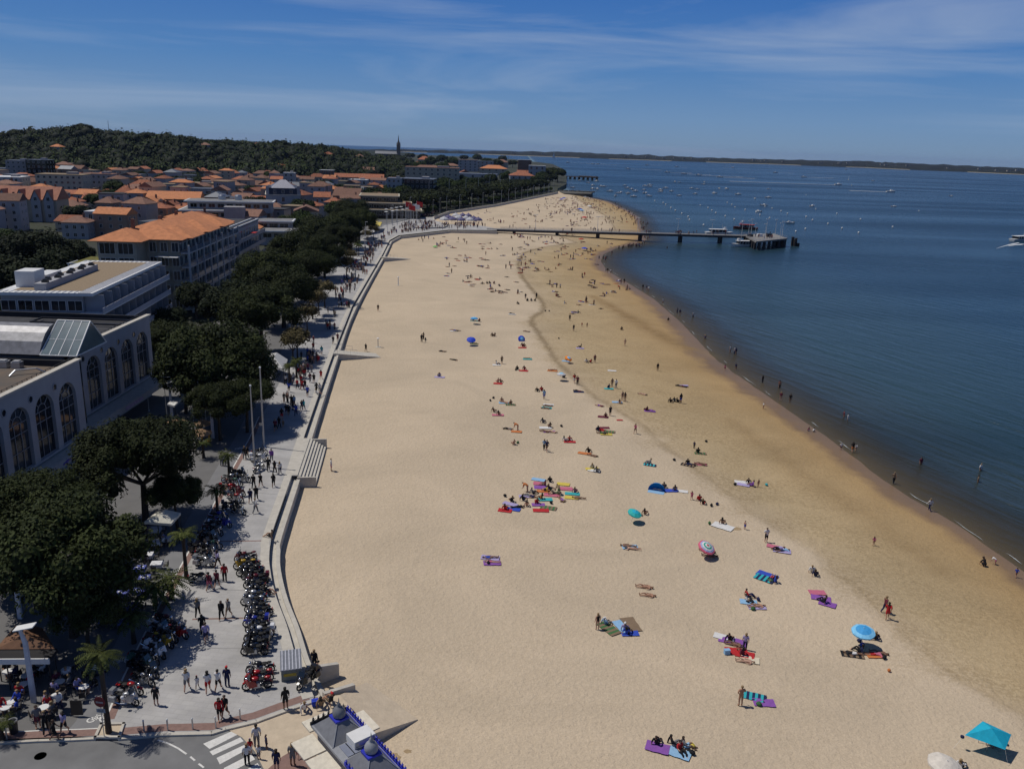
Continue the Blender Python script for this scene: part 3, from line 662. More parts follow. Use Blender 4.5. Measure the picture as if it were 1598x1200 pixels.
    b=MB(); P=[(-5.5,y0,ze),(-.9,y0,ze),(-1.0,yr,zk+.4),(-5.2,yr,zk+.4),(-1.0,y1,ze),(-5.5,y1,ze)]
    b.add(P,[(0,1,2,3),(4,5,3,2),(1,4,2),(0,3,5)]); g=b.build('glass_gable',GL,t)
    f=MB(); E=lambda a,c,r=.08: f.tube(a,c,r,n=5)
    for i,j in ((0,1),(1,2),(2,3),(3,0),(1,4),(4,2),(4,5),(5,3)): E(P[i],P[j],.09)
    for k in range(1,4):
        s=k/4; p=Vector(P[0]).lerp(Vector(P[1]),s); q=Vector(P[3]).lerp(Vector(P[2]),s); E(p,q,.06); 
    for s in (.45,): E(Vector(P[0]).lerp(Vector(P[3]),s),Vector(P[1]).lerp(Vector(P[2]),s),.05)
    f.build('frame',M_['white'],g)
    MB().box(-2.45,21.2,0,.5,4.4,zt-.6).build('link_glazing',M_['glass'],t)
    # roof plant
    for (x,y,sx,sy,h) in ((-8.6,17.6,1.3,.9,.8),(-6.9,17.6,1.1,.9,.75),(-13.5,33,3.0,1.8,1.8)): 
        MB().box(x,y,zt-.85,sx,sy,h).box(x,y,zt-.85+h,sx*.7,sy*.7,.15).build('roof_unit',M_['steel'],t)
    MB().ball(-9.5,34,zt+.1,2.0,.9,.5,n=10).build('roof_cover',mat('blue_plastic',(.08,.16,.42),.5,.1,2),t)
    b=MB().path([(-5.5,13.5,zt-.8),(-5.3,14.5,zt-.3),(-3.4,15.6,zt-.3),(-2.4,15.8,zt-.8)],[.11]*4); b.build('duct',M_['steel'],t)
    b=MB(); b.box(-12,41.6,zt-.6,14,.25,.25).box(-12,44.8,zt-.6,14,.25,.25).box(-18.9,43.2,zt-.6,.2,3,.25).box(-5.1,43.2,zt-.6,.2,3,.25); b.build('roof_frame',M_['dark'],t)
arcade()
# --- 2 : white block with gravel roof and balconies ---
def balcony_block():
    P=at(138,457,15.2); Q=at(245,409,15.2); d=Q-P; ang=math.atan2(-d.x,d.y); Lf=math.hypot(d.x,d.y)
    t=thing('balcony_block','building',(P.x,P.y,0),ang,None,'white apartment block with tan gravel roof and four long balconies behind the arcaded hall')
    wdt=12.5; zt=15.2
    MB().box(-wdt/2-1.2,Lf/2,0,wdt,Lf-.8,zt-.5).build('wall',M_['render'],t)
    MB().box(-wdt/2-.4,Lf/2,zt-.5,wdt+2.4,Lf+1.2,.5).build('roof_slab',M_['white'],t)
    RM=mat('ribbed_metal_edge',(.40,.41,.46),.5,.3,3,stretch=(.3,1,1))
    x0,x1=-wdt-1.2,.4
    MB().add([(x0+1.6,1.4,zt+.03),(x1-1.9,1.4,zt+.03),(x1-1.9,Lf-1.4,zt+.03),(x0+1.6,Lf-1.4,zt+.03)],[(0,1,2,3)]).build('gravel_bed',M_['gravel'],t)
    b=MB(); y=-.4
    while y<Lf+.5: b.box(x1-.9,y,zt+.012,1.9,.16,.06); y+=.9
    x=x0
    while x<x1-2: b.box(x,.4,zt+.012,.16,1.7,.06); b.box(x,Lf-.4,zt+.012,.16,1.7,.06); x+=.9
    b.build('roof_edge_ribs',RM,t)
    b=MB(); b.box(-8,13,zt,1.8,23,1.1); b.build('plant_plinth',M_['render'],t); b=MB().box(-11.5,6.5,zt,3.0,4,2.6).box(-11.5,13,zt,2.4,6,1.2); b.build('lift_housing',M_['white'],t)
    vent=MB().box(0,0,0,.9,.8,.35).box(0,0,.35,.6,.5,.2).mesh('roof_vent',M_['dark'])
    for k in range(9): link('roof_vent',vent,t,(-8+.3*(-1)**k,3+k*2.5,zt+1.1))
    for k in range(4):
        z=zt-3.55-k*3.05
        b=MB().box(.3,Lf/2,z,3.6,Lf+.6+k*.5,.22); bl=b.build('balcony',M_['white'],t)
        pm=MB().box(2.06,Lf/2,z+.22,.08,Lf+.6+k*.5,.85).build('parapet',mat('white_glass_parapet',(.42,.43,.48),.4,.1,1),bl)
        for i in range(9): win(t,-1.2,3+i*(Lf-6)/8,z+.3,R(90),2.6,2.2,None,1,'glazing')
        for i in range(10): MB().box(.4,1.2+i*(Lf-2.4)/9,z+.22,3.0,.12,2.8).build('partition',M_['render'],t)
    z=zt-3.1
    for i in range(5): win(t,-12.6+i*2.55,-.0+.4,z,0,2.3,1.7)
    MB().box(-7,.1,z-1.6,12.4,.55,1.3).build('spandrel',M_['cream'],t)
balcony_block()
# --- 3 : residence with orange hipped roof ---
def residence():
    P=at(292,488,0); ang=R(5); t=thing('residence','building',(P.x,P.y,0),ang,None,'large cream residence with glazed balconies under a bright orange hipped roof')
    zt=17.4; WR=M_['cream']
    D=48; bays=[(-17.5,0,0,D)]
    MB().box(-8.9,D/2+.5,0,15.8,D-1,zt-.3).build('wall',WR,t)
    MB().box(-12.6,-2.2,0,8.4,6.4,zt-.3).build('projecting_bay',WR,t)
    b=MB(); hip(b,-17.2,-.6,0,D,zt-.3,3.3,1.1); hip(b,-17.4,-7.6,-6.,6,zt-.27,2.3,.9); o=b.build('roof',M_['peachtile'],t)
    for y in (8,23,38):
        b=MB(); hip(b,-9,.8,y-4.5,y+4.5,zt-.2,2.4,.9); b.build('roof',M_['peachtile'],t)
    for x,y in ((-9,14),(-10,30),(-12,4)): MB().box(x,y,zt+1.6,.7,.7,2.2).build('chimney',M_['brick'],t)
    FR=mat('pale_frame',(.42,.42,.43),.6,.08,2)
    for k in range(5):
        z=.9+k*3.3
        slab=MB().box(.55,D/2,z-.3,1.9,D,.28).build('balcony',FR,t)
        gl=MB(); 
        for i in range(8): gl.box(1.46,3.0+i*6.0,z,.06,5.6,.95)
        gl.build('glass_parapet',mat('bluish_glass',(.10,.14,.20),.15,.2,1,spec=.6),slab)
        for i in range(14): win(t,-1.0,2+i*3.4,z+.05,R(90),2.1,2.4)
        for i in range(3): win(t,-6.6+i*2.5,0.0,z+.1,0,1.6,2.2)
        for i in range(2): win(t,-14.7+i*4.0,-5.4,z+.05,0,3.4,2.5,None,2)
        if k<4: 
            bb=MB().box(-12.6,-6.0,z-.3,8.2,1.6,.28).build('balcony',FR,t); MB().box(-12.6,-6.76,z-.02,8.2,.06,.95).build('glass_parapet',mat('bluish_glass',(.1,.14,.2)),bb)
    b=MB()
    for i in range(9): b.box(1.4,.2+i*5.95,0,.42,.42,zt-1.6)
    b.build('columns',FR,t).name='balcony_frame'
    b=MB().box(-.5,D/2,zt-.02-1.2,.3,D,.1); b.build('eaves_beam',M_['white'],t)
    for x,y in ((-4,-1.2),(-2,-2)): MB().box(x,y+.2,13.2,3.2,2.2,.12).build('awning',M_['white'],t)
    # lower wing with planted roof
    t2=thing('garden_roof_wing','building',at(103,408,12.5)-Vector((0,0,12.5)),R(6),None,'low cream wing with a mossy planted roof and white pergola beside the residence')
    MB().box(7,6,0,13,12,11.6).build('wall',M_['cream'],t2); MB().box(7,6,11.6,12.2,11.2,.5).build('planted_roof',mat('sedum',(.10,.11,.03),.95,.5,1,second=(.20,.18,.04)),t2)
    b=MB()
    for x in (.6,6,13): b.box(x,-.4,9.0,.2,.2,3.0)
    b.box(6.8,-.4,12,13,.25,.2).box(.7,2,12,.25,5,.2); b.build('pergola',M_['white'],t2)
residence()
# --- 4 dark balcony building beyond the residence ---
def dark_block():
    P=at(362,362,14.5); Q=at(405,344,14.5); d=Q-P; ang=math.atan2(-d.x,d.y); Lf=d.length
    t=thing('apartment_building','building',(P.x,P.y,0),ang,None,'grey apartment building with deep shaded balconies and white roof rails beyond the residence')
    MB().box(-8,Lf/2,0,15,Lf,14.5).build('wall',M_['lilac'],t); MB().box(-8,Lf/2,14.5,15.4,Lf+.4,.3).build('roof',M_['darkroof'],t)
    for x in (-.4,-2.6): MB().box(x,Lf/2,14.8,.3,Lf,.35).build('roof_rail',M_['white'],t)
    for k in range(4):
        z=11-k*3.2; bl=MB().box(.6,Lf/2,z,2.2,Lf,.2).build('balcony',M_['lilac'],t); MB().box(1.66,Lf/2,z+.2,.07,Lf,.9).build('parapet',M_['lilac'],bl)
        for i in range(10): win(t,-.5,2.5+i*(Lf-5)/9,z+.3,R(90),2.4,2.2)
    MB().box(1.6,Lf*.55,12.2,1.6,4,.12).build('awning',mat('red_canvas',(.35,.03,.03),.8,.1,2),t)
dark_block()
# --- 5 flat white terraces ---
def slabs(name,label,levels,ang,mat_w=None,mr=None,ovm=None):
    P=levels[0][0]; t=thing(name,'building',(P.x,P.y,0),ang,None,label)
    for (p,w,d,z0,z1) in levels:
        q=Matrix.Rotation(-ang,3,'Z')@(Vector((p.x,p.y,0))-Vector((P.x,P.y,0)))
        MB().box(q.x+w/2,q.y+d/2+.8,z0,w-1.6,d-1.6,z1-z0-.5).build('wall',mat_w or M_['lilac'],t)
        MB().box(q.x+w/2,q.y+d/2,z1-.5,w+.8,d+.8,.5).build('roof_slab',ovm or M_['white'],t)
        MB().box(q.x+w/2,q.y+d/2,z1,w-.6,d-.6,.05).build('roof_surface',mr or mat('roof_felt_grey',(.20,.20,.205),.9,.2,.3),t)
        n=max(2,int(w/4)); wrow(t,'f',(q.x+.8,q.x+w-.8,q.y+1.6-.0,q.y+d),[z1-2.9],n,w/n*.7,1.7)
        n=max(2,int(d/5)); wrow(t,'r',(q.x,q.x+w-.8,q.y+1,q.y+d-.8),[z1-2.9],n,2.6,1.7)
    return t
t=slabs('white_terraced_block','broad two tier modern block with bright white roof edges behind the orange roof',[(at(288,313,14),36,14,9,14),(at(279,327.5,10.5),32,26,0,10.5)],R(12))
for x,y in ((14,9),(21,8)): MB().lathe([(.1,14),(1.6,14),(1.6,15.6),(1.2,16.2),(.1,16.4)],x,y,12).build('roof_unit',M_['steel'],t)
MB().box(22,-16,0,8,6,13).build('stair_tower',M_['lilac'],t)
slabs('white_terrace_house','low white terraced house stepping down toward the umbrella pines',[(at(396,344.5,8.5),15,12,0,8.5),(at(402,360,5.8),19,14,0,5.8)],R(10))
# --- 6 mansard palace ---
def mansard():
    P=at(470,339,0); t=thing('mansard_hotel','building',(P.x,P.y,0),R(16),None,'pale seaside hotel with dark mansard storey and white pyramid roof')
    MB().box(-9,17,0,18,34,11.3).build('wall',M_['lilac'],t); MB().box(-9,17,11.3,18.8,34.8,.45).build('cornice',M_['stone'],t)
    MB().box(-9,17,11.75,17.2,33,3.4,0,0,.93,.96).build('mansard_storey',mat('slate_blue',(.035,.04,.06),.6,.2,2),t)
    b=MB(); hip(b,-14.5,-3,1.2,10,15.1,4.2,.4); b.build('pyramid_roof',mat('pale_zinc',(.38,.38,.42),.5,.1,1,metal=.2),t)
    b=MB(); hip(b,-15,-3,12,32,15.1,3.6,.3); b.build('roof',M_['zinc'],t)
    for x in (-17,-.9): MB().box(x,1.2,11.7,1.6,1.6,4.6).build('corner_pier',M_['lilac'],t)
    for z in (1.2,4.6,8.0):
        wrow(t,'r',(-18,0,0,34),[z],9,1.3,2.2); wrow(t,'f',(-18,0,0,34),[z],1,1.6,2.4)
    wrow(t,'r',(-17.8,-.55,1,33),[12.2],9,1.2,1.9); wrow(t,'f',(-16,-2,.65,33),[12.4],3,1.4,1.7)
    for z in (3.6,7.2): MB().box(.7,25,z,1.4,16,.2).box(1.36,25,z+.2,.06,16,.9).build('balcony',M_['dark'],t)
    P=at(451,346,0); t=thing('house','house',(P.x,P.y,0),R(14),None,'low cream pavilion with orange pyramid roof in front of the mansard hotel')
    w=abs(at(497,346,0).x-P.x); MB().box(w/2,5,0,w,10,4.6).build('wall',M_['cream'],t); b=MB(); hip(b,0,w,0,10,4.6,3.6,.6); b.build('roof',M_['terracotta'],t); wrow(t,'f',(0,w,0,10),[2.2],3,1.4,1.4)
mansard()
slabs('stepped_office','stepped modern building of wide cream slabs beside the flagged esplanade',[(at(561,305,11.5),22,26,8.5,11.5),(at(566,316,8.0),27,36,5,8.0),(at(570,327,4.6),31,46,0,4.6)],R(8),M_['glass'],M_['gravel'],mat('sand_slab',(.48,.44,.34),.8,.08,1))
# --- generic building from where its outline stands in the survey ---
HN=[0]
def bld(x0,x1,yt,yb,kind='flat',wallm='cream',roofm='terracotta',depth=None,floors=None,label=None,ang=0,name='building',rh=None,zb=0.,gdir=None,nwin=None):
    P=at((x0+x1)/2,yb,zb); k=proj(P)[2]; w=(x1-x0)*k/F; H=max(2.5,ztop(P,yt)-zb); d=depth or max(7,min(16,w*.8))
    t=thing(name,'house' if name=='house' else 'building',(P.x,P.y,zb-.13),ang+math.atan2(-P.x,P.y)*.35)
    if label: tag(t,label)
    else: AUTO.append((t,f'{WNAME.get(wallm,"pale")} {("building" if name!="house" else "house")} with {RNAME.get(kind,"flat")} {TNAME.get(roofm,"dark")} roof'))
    wh=H if kind=='flat' else H*(1-(rh or .33))
    MB().box(0,d/2,-3,w,d,wh+3).build('wall',M_[wallm] if isinstance(wallm,str) else wallm,t)
    if kind=='flat':
        MB().box(0,d/2,wh,w+.3,d+.3,.35).build('roof',M_[roofm],t)
        if k<800: 
            MB().box(w*.2,d/2,wh+.35,w*.22,d*.3,1.3).build('roof_housing',M_['lilac'],t)
    else:
        b=MB(); hip(b,-w/2,w/2,0,d,wh,H-wh,.5,0,kind=='gable'); 
        rr_=b.build('roof',M_[roofm],t)
        if kind=='gable' :
            if w>=d: MB().add([(-w/2,0,wh-.14),(-w/2,d,wh-.14),(-w/2,d/2,H-.6),(w/2,0,wh-.14),(w/2,d,wh-.14),(w/2,d/2,H-.6)],[(0,2,1),(3,4,5)]).build('gable_wall',M_[wallm] if isinstance(wallm,str) else wallm,t)
            else: MB().add([(-w/2,0,wh-.14),(w/2,0,wh-.14),(0,0,H-.6)],[(0,1,2)]).build('gable_wall',M_[wallm],t)
        if k<1200: MB().box(w*.22,d*.6,wh+(H-wh)*.3,.6,.6,(H-wh)*.95).build('chimney',M_['brick'],rr_)
    fl=floors or max(1,int(wh/3)); n=nwin or max(2,min(9,int(w/3.2)))
    if k<1500:
        fh=wh/fl; nn=n if k<900 else max(2,n//2)
        wrow(t,'f',(-w/2,w/2,0,d),[fh*i+fh*.32 for i in range(fl)],nn,min(1.5,w/n*.5)*(1 if k<900 else 1.5),fh*.48,marg=.2)
        wrow(t,'r' if P.x<0 else 'l',(-w/2,w/2,0,d),[fh*i+fh*.32 for i in range(fl)],max(2,int(d/4.5)),1.3,fh*.48,marg=.2)
    return t
WNAME=dict(cream='cream',lilac='grey rendered',peach='peach',brick='brown walled',render='white',glass='glazed')
RNAME=dict(flat='flat',hip='hipped',gable='gabled'); TNAME=dict(terracotta='terracotta',peachtile='pale orange',browntile='brown tiled',darkroof='dark',zinc='zinc',white='white',gravel='tan')
AD=['']
BL=[ # x0,x1,ytop,ybase,kind,wall,roof,depth,floors,label
(14,44,251,290,'flat','lilac','zinc',14,None,'tall blank grey block at the foot of the wooded hill'),
(45,76,250,292,'flat','glass','zinc',14,None,'dark glazed block at the foot of the wooded hill'),
(-10,32,277,312,'flat','lilac','white',20,None,'pale lilac block with white roof edge at the edge of town'),
(-14,22,263,285,'flat','render','zinc',12,None,None),
(62,130,273,313,'flat','cream','gravel',18,5,'cream five storey apartment block with small balconies near the wooded hill'),
(130,176,272,306,'flat','lilac','browntile',16,4,'plain lilac four storey block joined behind the cream apartments'),
(197,242,281,314,'hip','render','terracotta',14,3,'white three storey house with orange roof and dark windows'),
(183,206,289,322,'hip','brick','terracotta',9,2,'narrow brown walled tower house with small orange roof'),
(130,160,302,326,'gable','cream','terracotta',8,2,None),(91,125,313,340,'hip','peach','browntile',12,2,'peach arcaded villa below the cream apartment block'),
(88,136,337,362,'gable','cream','terracotta',12,2,None),(135,170,331,364,'flat','lilac','white',14,2,None),(170,216,327,352,'flat','lilac','darkroof',14,2,None),
(232,310,300,332,'gable','brick','peachtile',22,2,'wide brown gabled hall with bright orange roof'),(275,336,286,305,'flat','peach','gravel',14,2,'long tan flat roofed building with louvred end'),
(328,407,281,302,'gable','render','browntile',12,2,'long white building with low brown roof behind the white terraces'),
(243,263,255,273,'hip','lilac','peachtile',10,2,'house with steep pink pyramid roof below the wooded hill'),(262,292,257,272,'hip','cream','terracotta',10,2,None),
(290,325,262,276,'hip','cream','terracotta',12,2,None),(280,306,271,285,'hip','cream','terracotta',10,2,None),(332,352,270,284,'hip','render','terracotta',9,2,None),(362,386,275,290,'hip','cream','terracotta',11,2,None),
(334,377,253,272,'gable','lilac','browntile',12,3,'wide many gabled villa with brown roofs under the hill'),(443,460,270,300,'flat','lilac','white',7,4,'slim lilac tower block with white cap'),
(408,450,256,275,'hip','cream','peachtile',16,2,'pale house with broad orange hipped roof at the foot of the hill'),(441,472,249,270,'hip','lilac','terracotta',12,3,None),
(483,518,252,271,'gable','lilac','browntile',14,4,None),(482,508,271,287,'hip','cream','terracotta',10,1,None),(499,520,266,284,'flat','brick','white',9,2,'dark brick block with a white domed cap'),
(522,560,271,288,'gable','cream','terracotta',14,2,None),(562,598,272,294,'gable','brick','terracotta',16,3,None),(560,592,261,280,'gable','lilac','browntile',14,2,None),
(497,523,283,300,'flat','cream','gravel',10,2,None),(496,522,293,312,'flat','lilac','zinc',10,2,None),(520,560,294,330,'gable','brick','browntile',14,3,'dark red brick house with gable beside the stepped office'),
(545,572,281,300,'flat','lilac','white',12,2,None),(565,626,247,262,'flat','cream','browntile',20,4,'long pale stone building below the church'),
(604,626,279,318,'flat','lilac','zinc',16,5,'pale lilac end wall building facing the flagged esplanade'),(626,676,280,318,'flat','glass','zinc',24,5,'dark glass banded building behind the far pine trees'),
(632,716,262,296,'flat','cream','browntile',26,5,'long cream six storey block rising behind the far promenade trees'),(715,775,272,288,'flat','lilac','zinc',30,2,'long low grey building behind the far promenade trees'),
(748,790,258,274,'hip','cream','peachtile',24,2,'cream villa with pale hipped roof above the far trees'),(796,834,267,289,'hip','render','terracotta',24,2,'white villa with bright orange roofs near the wooded point'),
(807,832,266,282,'gable','render','terracotta',12,2,None),(824,850,259,283,'flat','render','white',14,3,'white boxy house next to the wooded point'),(808,829,250,266,'flat','brick','white',16,2,'brown building with white flat roof overlooking the bay'),
(715,745,250,268,'flat','lilac','browntile',20,4,None),(742,770,252,268,'flat','lilac','zinc',20,3,None),(652,672,244,260,'hip','cream','terracotta',20,2,None),(768,792,249,262,'hip','cream','browntile',20,2,None),
(717,734,266,278,'gable','cream','terracotta',16,1,None),(680,715,255,266,'hip','cream','browntile',20,2,None),(640,662,252,270,'hip','cream','terracotta',18,2,None),(645,690,258,275,'hip','cream','browntile',18,3,None),
]
OCC=[]
for (x0,x1,yt,yb,kind,wm,rm,dp,fl,lab) in BL:
    t=bld(x0,x1,yt,yb,kind,wm,rm,dp,fl,lab,ang=R(rnd.uniform(-8,8)),name='house' if kind!='flat' and (x1-x0)<45 else 'building'); OCC.append((t.location.x,t.location.y,(x1-x0)*proj(t.location)[2]/F/2+6))
# gabled peach villa at the left
def villa():
    P=at(42,346,0); t=thing('gabled_villa','house',(P.x,P.y,0),R(8),None,'big peach roofed villa with four pointed gables at the edge of the picture'.replace(' at the edge of the picture',' and white trim'))
    MB().box(0,8,0,27,15,10).build('wall',M_['cream'],t); PK=mat('pinkish_tiles',(.34,.155,.105),.9,.2,1.,bump=.4,bscale=6); b=MB(); hip(b,-13.5,13.5,.5,15.5,10,5.5,.6,0,True); b.build('roof',PK,t)
    for x in (-9,-1.5,5,10.5):
        b=MB(); b.box(x,.2,0,4,1.6,10); b.add([(x-2,-.6,10),(x+2,-.6,10),(x,-.6,14),(x-2,1,10),(x+2,1,10),(x,1,14)],[(0,1,2),(3,5,4)]); g=b.build('gable',M_['render'],t)
        MB().add([(x-2.4,-.9,9.7),(x,-.9,14.5),(x+2.4,-.9,9.7),(x-2.4,6,9.7),(x,7,14.5),(x+2.4,6,9.7)],[(0,1,4,3),(1,2,5,4)]).build('gable_roof',PK,g)
        for z in (2,6,9.5): win(t,x,-.62,z,0,1.5,1.7)
    MB().box(-4,-1.2,5.2,5,1.4,.2).box(-4,-1.85,5.4,5,.1,.9).build('balcony',M_['white'],t)
villa(); OCC.append((at(42,346).x,at(42,346).y,20))
# church with spire
def church():
    P=at(622,252,0); k=proj(P)[2]; S=k/F; t=thing('church','church',(P.x,P.y,0),0,None,'stone church with slender pointed spire on the skyline')
    ST=mat('church_stone',(.20,.15,.12),.9,.2,.1)
    tw=5.2*S/2; h=(ztop(P,228)); H=ztop(P,211)
    MB().box(0,0,-2,tw*2,tw*2,h+2).build('tower',ST,t); b=MB(); b.lathe([(tw*1.0,h),(tw*.35,h+(H-h)*.5),(.15,H)],n=8); b.build('spire',mat('spire_slate',(.10,.09,.085),.8,.2,.1),t)
    for x,y in ((-1,-1),(1,-1),(1,1),(-1,1)): MB().lathe([(tw*.22,h-2),(tw*.22,h+3),(.05,h+9)],x*tw*.85,y*tw*.85,6).build('pinnacle',ST,t)
    hn=ztop(P,241); MB().box(-26*S*.62-tw,2,-2,34*S,14,hn+2).build('nave',ST,t); b=MB(); hip(b,-26*S*.62-tw-17*S,-26*S*.62-tw+17*S,-5,9,hn,6,.8,0,True); b.build('roof',M_['zinc'],t)
    MB().box(-26*S-tw,-8,-2,8*S,8,hn).build('transept',ST,t)
church()
for (px,py,h,lab) in ((179,203,None,'thin antenna mast standing on the wooded hill'),):
    P=at(px,300); k=1180/math.hypot(P.x,P.y); P=Vector((P.x*k,P.y*k,0)); z0=hill_z(P.x,P.y)
    t=thing('antenna_mast','mast',(P.x,P.y,z0),0,None,lab); z1=ztop(P,188)-z0
    MB().tube((0,0,0),(0,0,z1),.5,.25,6).build('pole',M_['steel'],t); MB().box(0,0,z1*.45,5,5,1.2).build('platform',M_['steel'],t)
# --- filler houses of the old town ---
def overlap(x,y,r):
    return any((x-a)**2+(y-b)**2<(r+c)**2*.6 for a,b,c in OCC)
def tree_strip(x,y): # promenade tree belt
    px,py,_=proj((x,y,0)); 
    return False
rh=random.Random(21); nh=0; FREE=[]
for gy in np.concatenate([np.arange(300,930,18.5),np.arange(940,1500,34),np.arange(1520,2500,62)]):
    for gx in np.arange(-640,60,16.5 if gy<930 else 27 if gy<1500 else 46):
        x=gx+rh.uniform(-4,4); y=gy+rh.uniform(-5,5); px,py,k=proj((x,y,0))
        if px<-25: continue
        lim=float(np.interp(y,[250,400,500,620,830,1000,1330,2500],[-100,-95,-90,-95,-62,-15,30,-120]))
        if x>lim: continue
        if math.hypot(x,y)>935 and (hill_z(x,y)>1.0 or px<545): continue
        if y<400 and px<430 and y<330: continue
        if overlap(x,y,7): continue
        if gy>640 and gy<930 and rh.random()<.42: continue
        if px>880 or (px>640 and py<240): continue
        if nh>=236: continue
        if rh.random()<.16: FREE.append((x,y)); continue
        w=rh.uniform(8,13.5)*(1 if gy<930 else 1.6); d=rh.uniform(8,11); fl=rh.choice([2,2,3,3,4]); h=fl*3+.4; ang=R(rh.choice([8,-6,98,84]) +rh.uniform(-6,6))
        kind=rh.choice(['hip','hip','gable','gable','hip','flat','flat']); wm=rh.choice(['cream','lilac','cream','render','lilac','peach']); rm=rh.choice(['terracotta','browntile','browntile','browntile','peachtile','terracotta','zinc'] if kind!='flat' else ['darkroof','gravel','zinc'])
        t=thing('house','house',(x,y,-.13),ang,'houses of the old town'); AUTO.append((t,f'{WNAME[wm]} house with {RNAME[kind]} {TNAME[rm]} roof'))
        MB().box(0,0,0,w,d,h).build('wall',M_[wm],t)
        if kind=='flat': MB().box(0,0,h,w+.4,d+.4,.4).build('roof',M_[rm],t)
        else:
            b=MB(); hip(b,-w/2,w/2,-d/2,d/2,h,rh.uniform(1.7,2.8),.4,0,kind=='gable'); r_=b.build('roof',M_[rm],t)
            if kind=='gable':
                z2=h+1.4; MB().add([(-w/2,-d/2,h-.14),(-w/2,d/2,h-.14),(-w/2,0,z2),(w/2,-d/2,h-.14),(w/2,d/2,h-.14),(w/2,0,z2)],[(0,2,1),(3,4,5)]).build('gable_wall',M_[wm],t)
            if gy<1100:
                MB().box(w*.2,d*.1,h+.6,.7,.7,2.6).build('chimney',M_['brick'],r_)
        if gy<800:
            for f_ in range(fl):
                wrow(t,'f' if abs(math.degrees(ang))<40 else 'r',(-w/2,w/2,-d/2,d/2),[f_*3+.9],3 if gy<560 else 2,1.3,1.5)
                if gy<560: wrow(t,'r' if abs(math.degrees(ang))<40 else 'l',(-w/2,w/2,-d/2,d/2),[f_*3+.9],2,1.2,1.5)
        nh+=1
# hillside villas
for i,(px,py,wm,rm) in enumerate([(98,233,'render','peachtile'),(325,229,'lilac','browntile'),(405,228,'render','terracotta'),(450,228,'peach','terracotta'),(488,226,'lilac','browntile'),(514,243,'cream','terracotta'),(562,247,'cream','browntile')]):
    P=at(px,300); best=None
    for r_ in range(960,1500,10):
        k=r_/math.hypot(P.x,P.y); x,y=P.x*k,P.y*k
        if proj((x,y,hill_z(x,y)+6))[1]<=py+4: best=(x,y); break
    if not best: best=(x,y)
    x,y=best; z=hill_z(x,y); t=thing('house','house',(x,y,z),R(rh.uniform(-15,15)),'villas on the wooded hill'); AUTO.append((t,f'{WNAME[wm]} villa with {TNAME[rm]} roof among trees on the wooded hill'))
    MB().box(0,0,-4,11,9,14.6).build('wall',M_[wm],t); b=MB(); hip(b,-5.5,5.5,-4.5,4.5,10.6,2.8,.6); b.build('roof',M_[rm],t); wrow(t,'f',(-5.5,5.5,-4.5,4.5),[7.8],3,1.3,1.6)
print('houses',nh)
# ---------- vegetation ----------
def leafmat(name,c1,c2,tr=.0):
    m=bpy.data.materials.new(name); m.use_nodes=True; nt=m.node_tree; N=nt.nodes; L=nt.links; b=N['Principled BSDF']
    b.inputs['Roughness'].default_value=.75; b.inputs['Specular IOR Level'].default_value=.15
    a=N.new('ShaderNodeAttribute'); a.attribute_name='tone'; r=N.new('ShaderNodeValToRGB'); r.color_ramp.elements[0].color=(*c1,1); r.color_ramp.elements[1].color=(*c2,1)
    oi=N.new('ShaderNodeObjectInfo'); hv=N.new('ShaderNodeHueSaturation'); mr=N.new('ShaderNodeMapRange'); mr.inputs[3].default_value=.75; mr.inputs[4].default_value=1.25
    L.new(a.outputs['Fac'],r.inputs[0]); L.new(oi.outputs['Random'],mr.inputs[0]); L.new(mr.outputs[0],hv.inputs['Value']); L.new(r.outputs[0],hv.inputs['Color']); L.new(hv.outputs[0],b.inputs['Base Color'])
    MATS[name]=m; return m
PINE=leafmat('pine_needles',(.005,.009,.003),(.036,.047,.012)); BROAD=leafmat('broad_leaves',(.008,.016,.004),(.034,.054,.011)); DARKL=leafmat('dark_leaves',(.005,.009,.004),(.020,.030,.010))
YOUNG=leafmat('young_plane_leaves',(.05,.045,.018),(.13,.105,.05)); PALML=leafmat('palm_leaves',(.02,.03,.008),(.10,.115,.03))
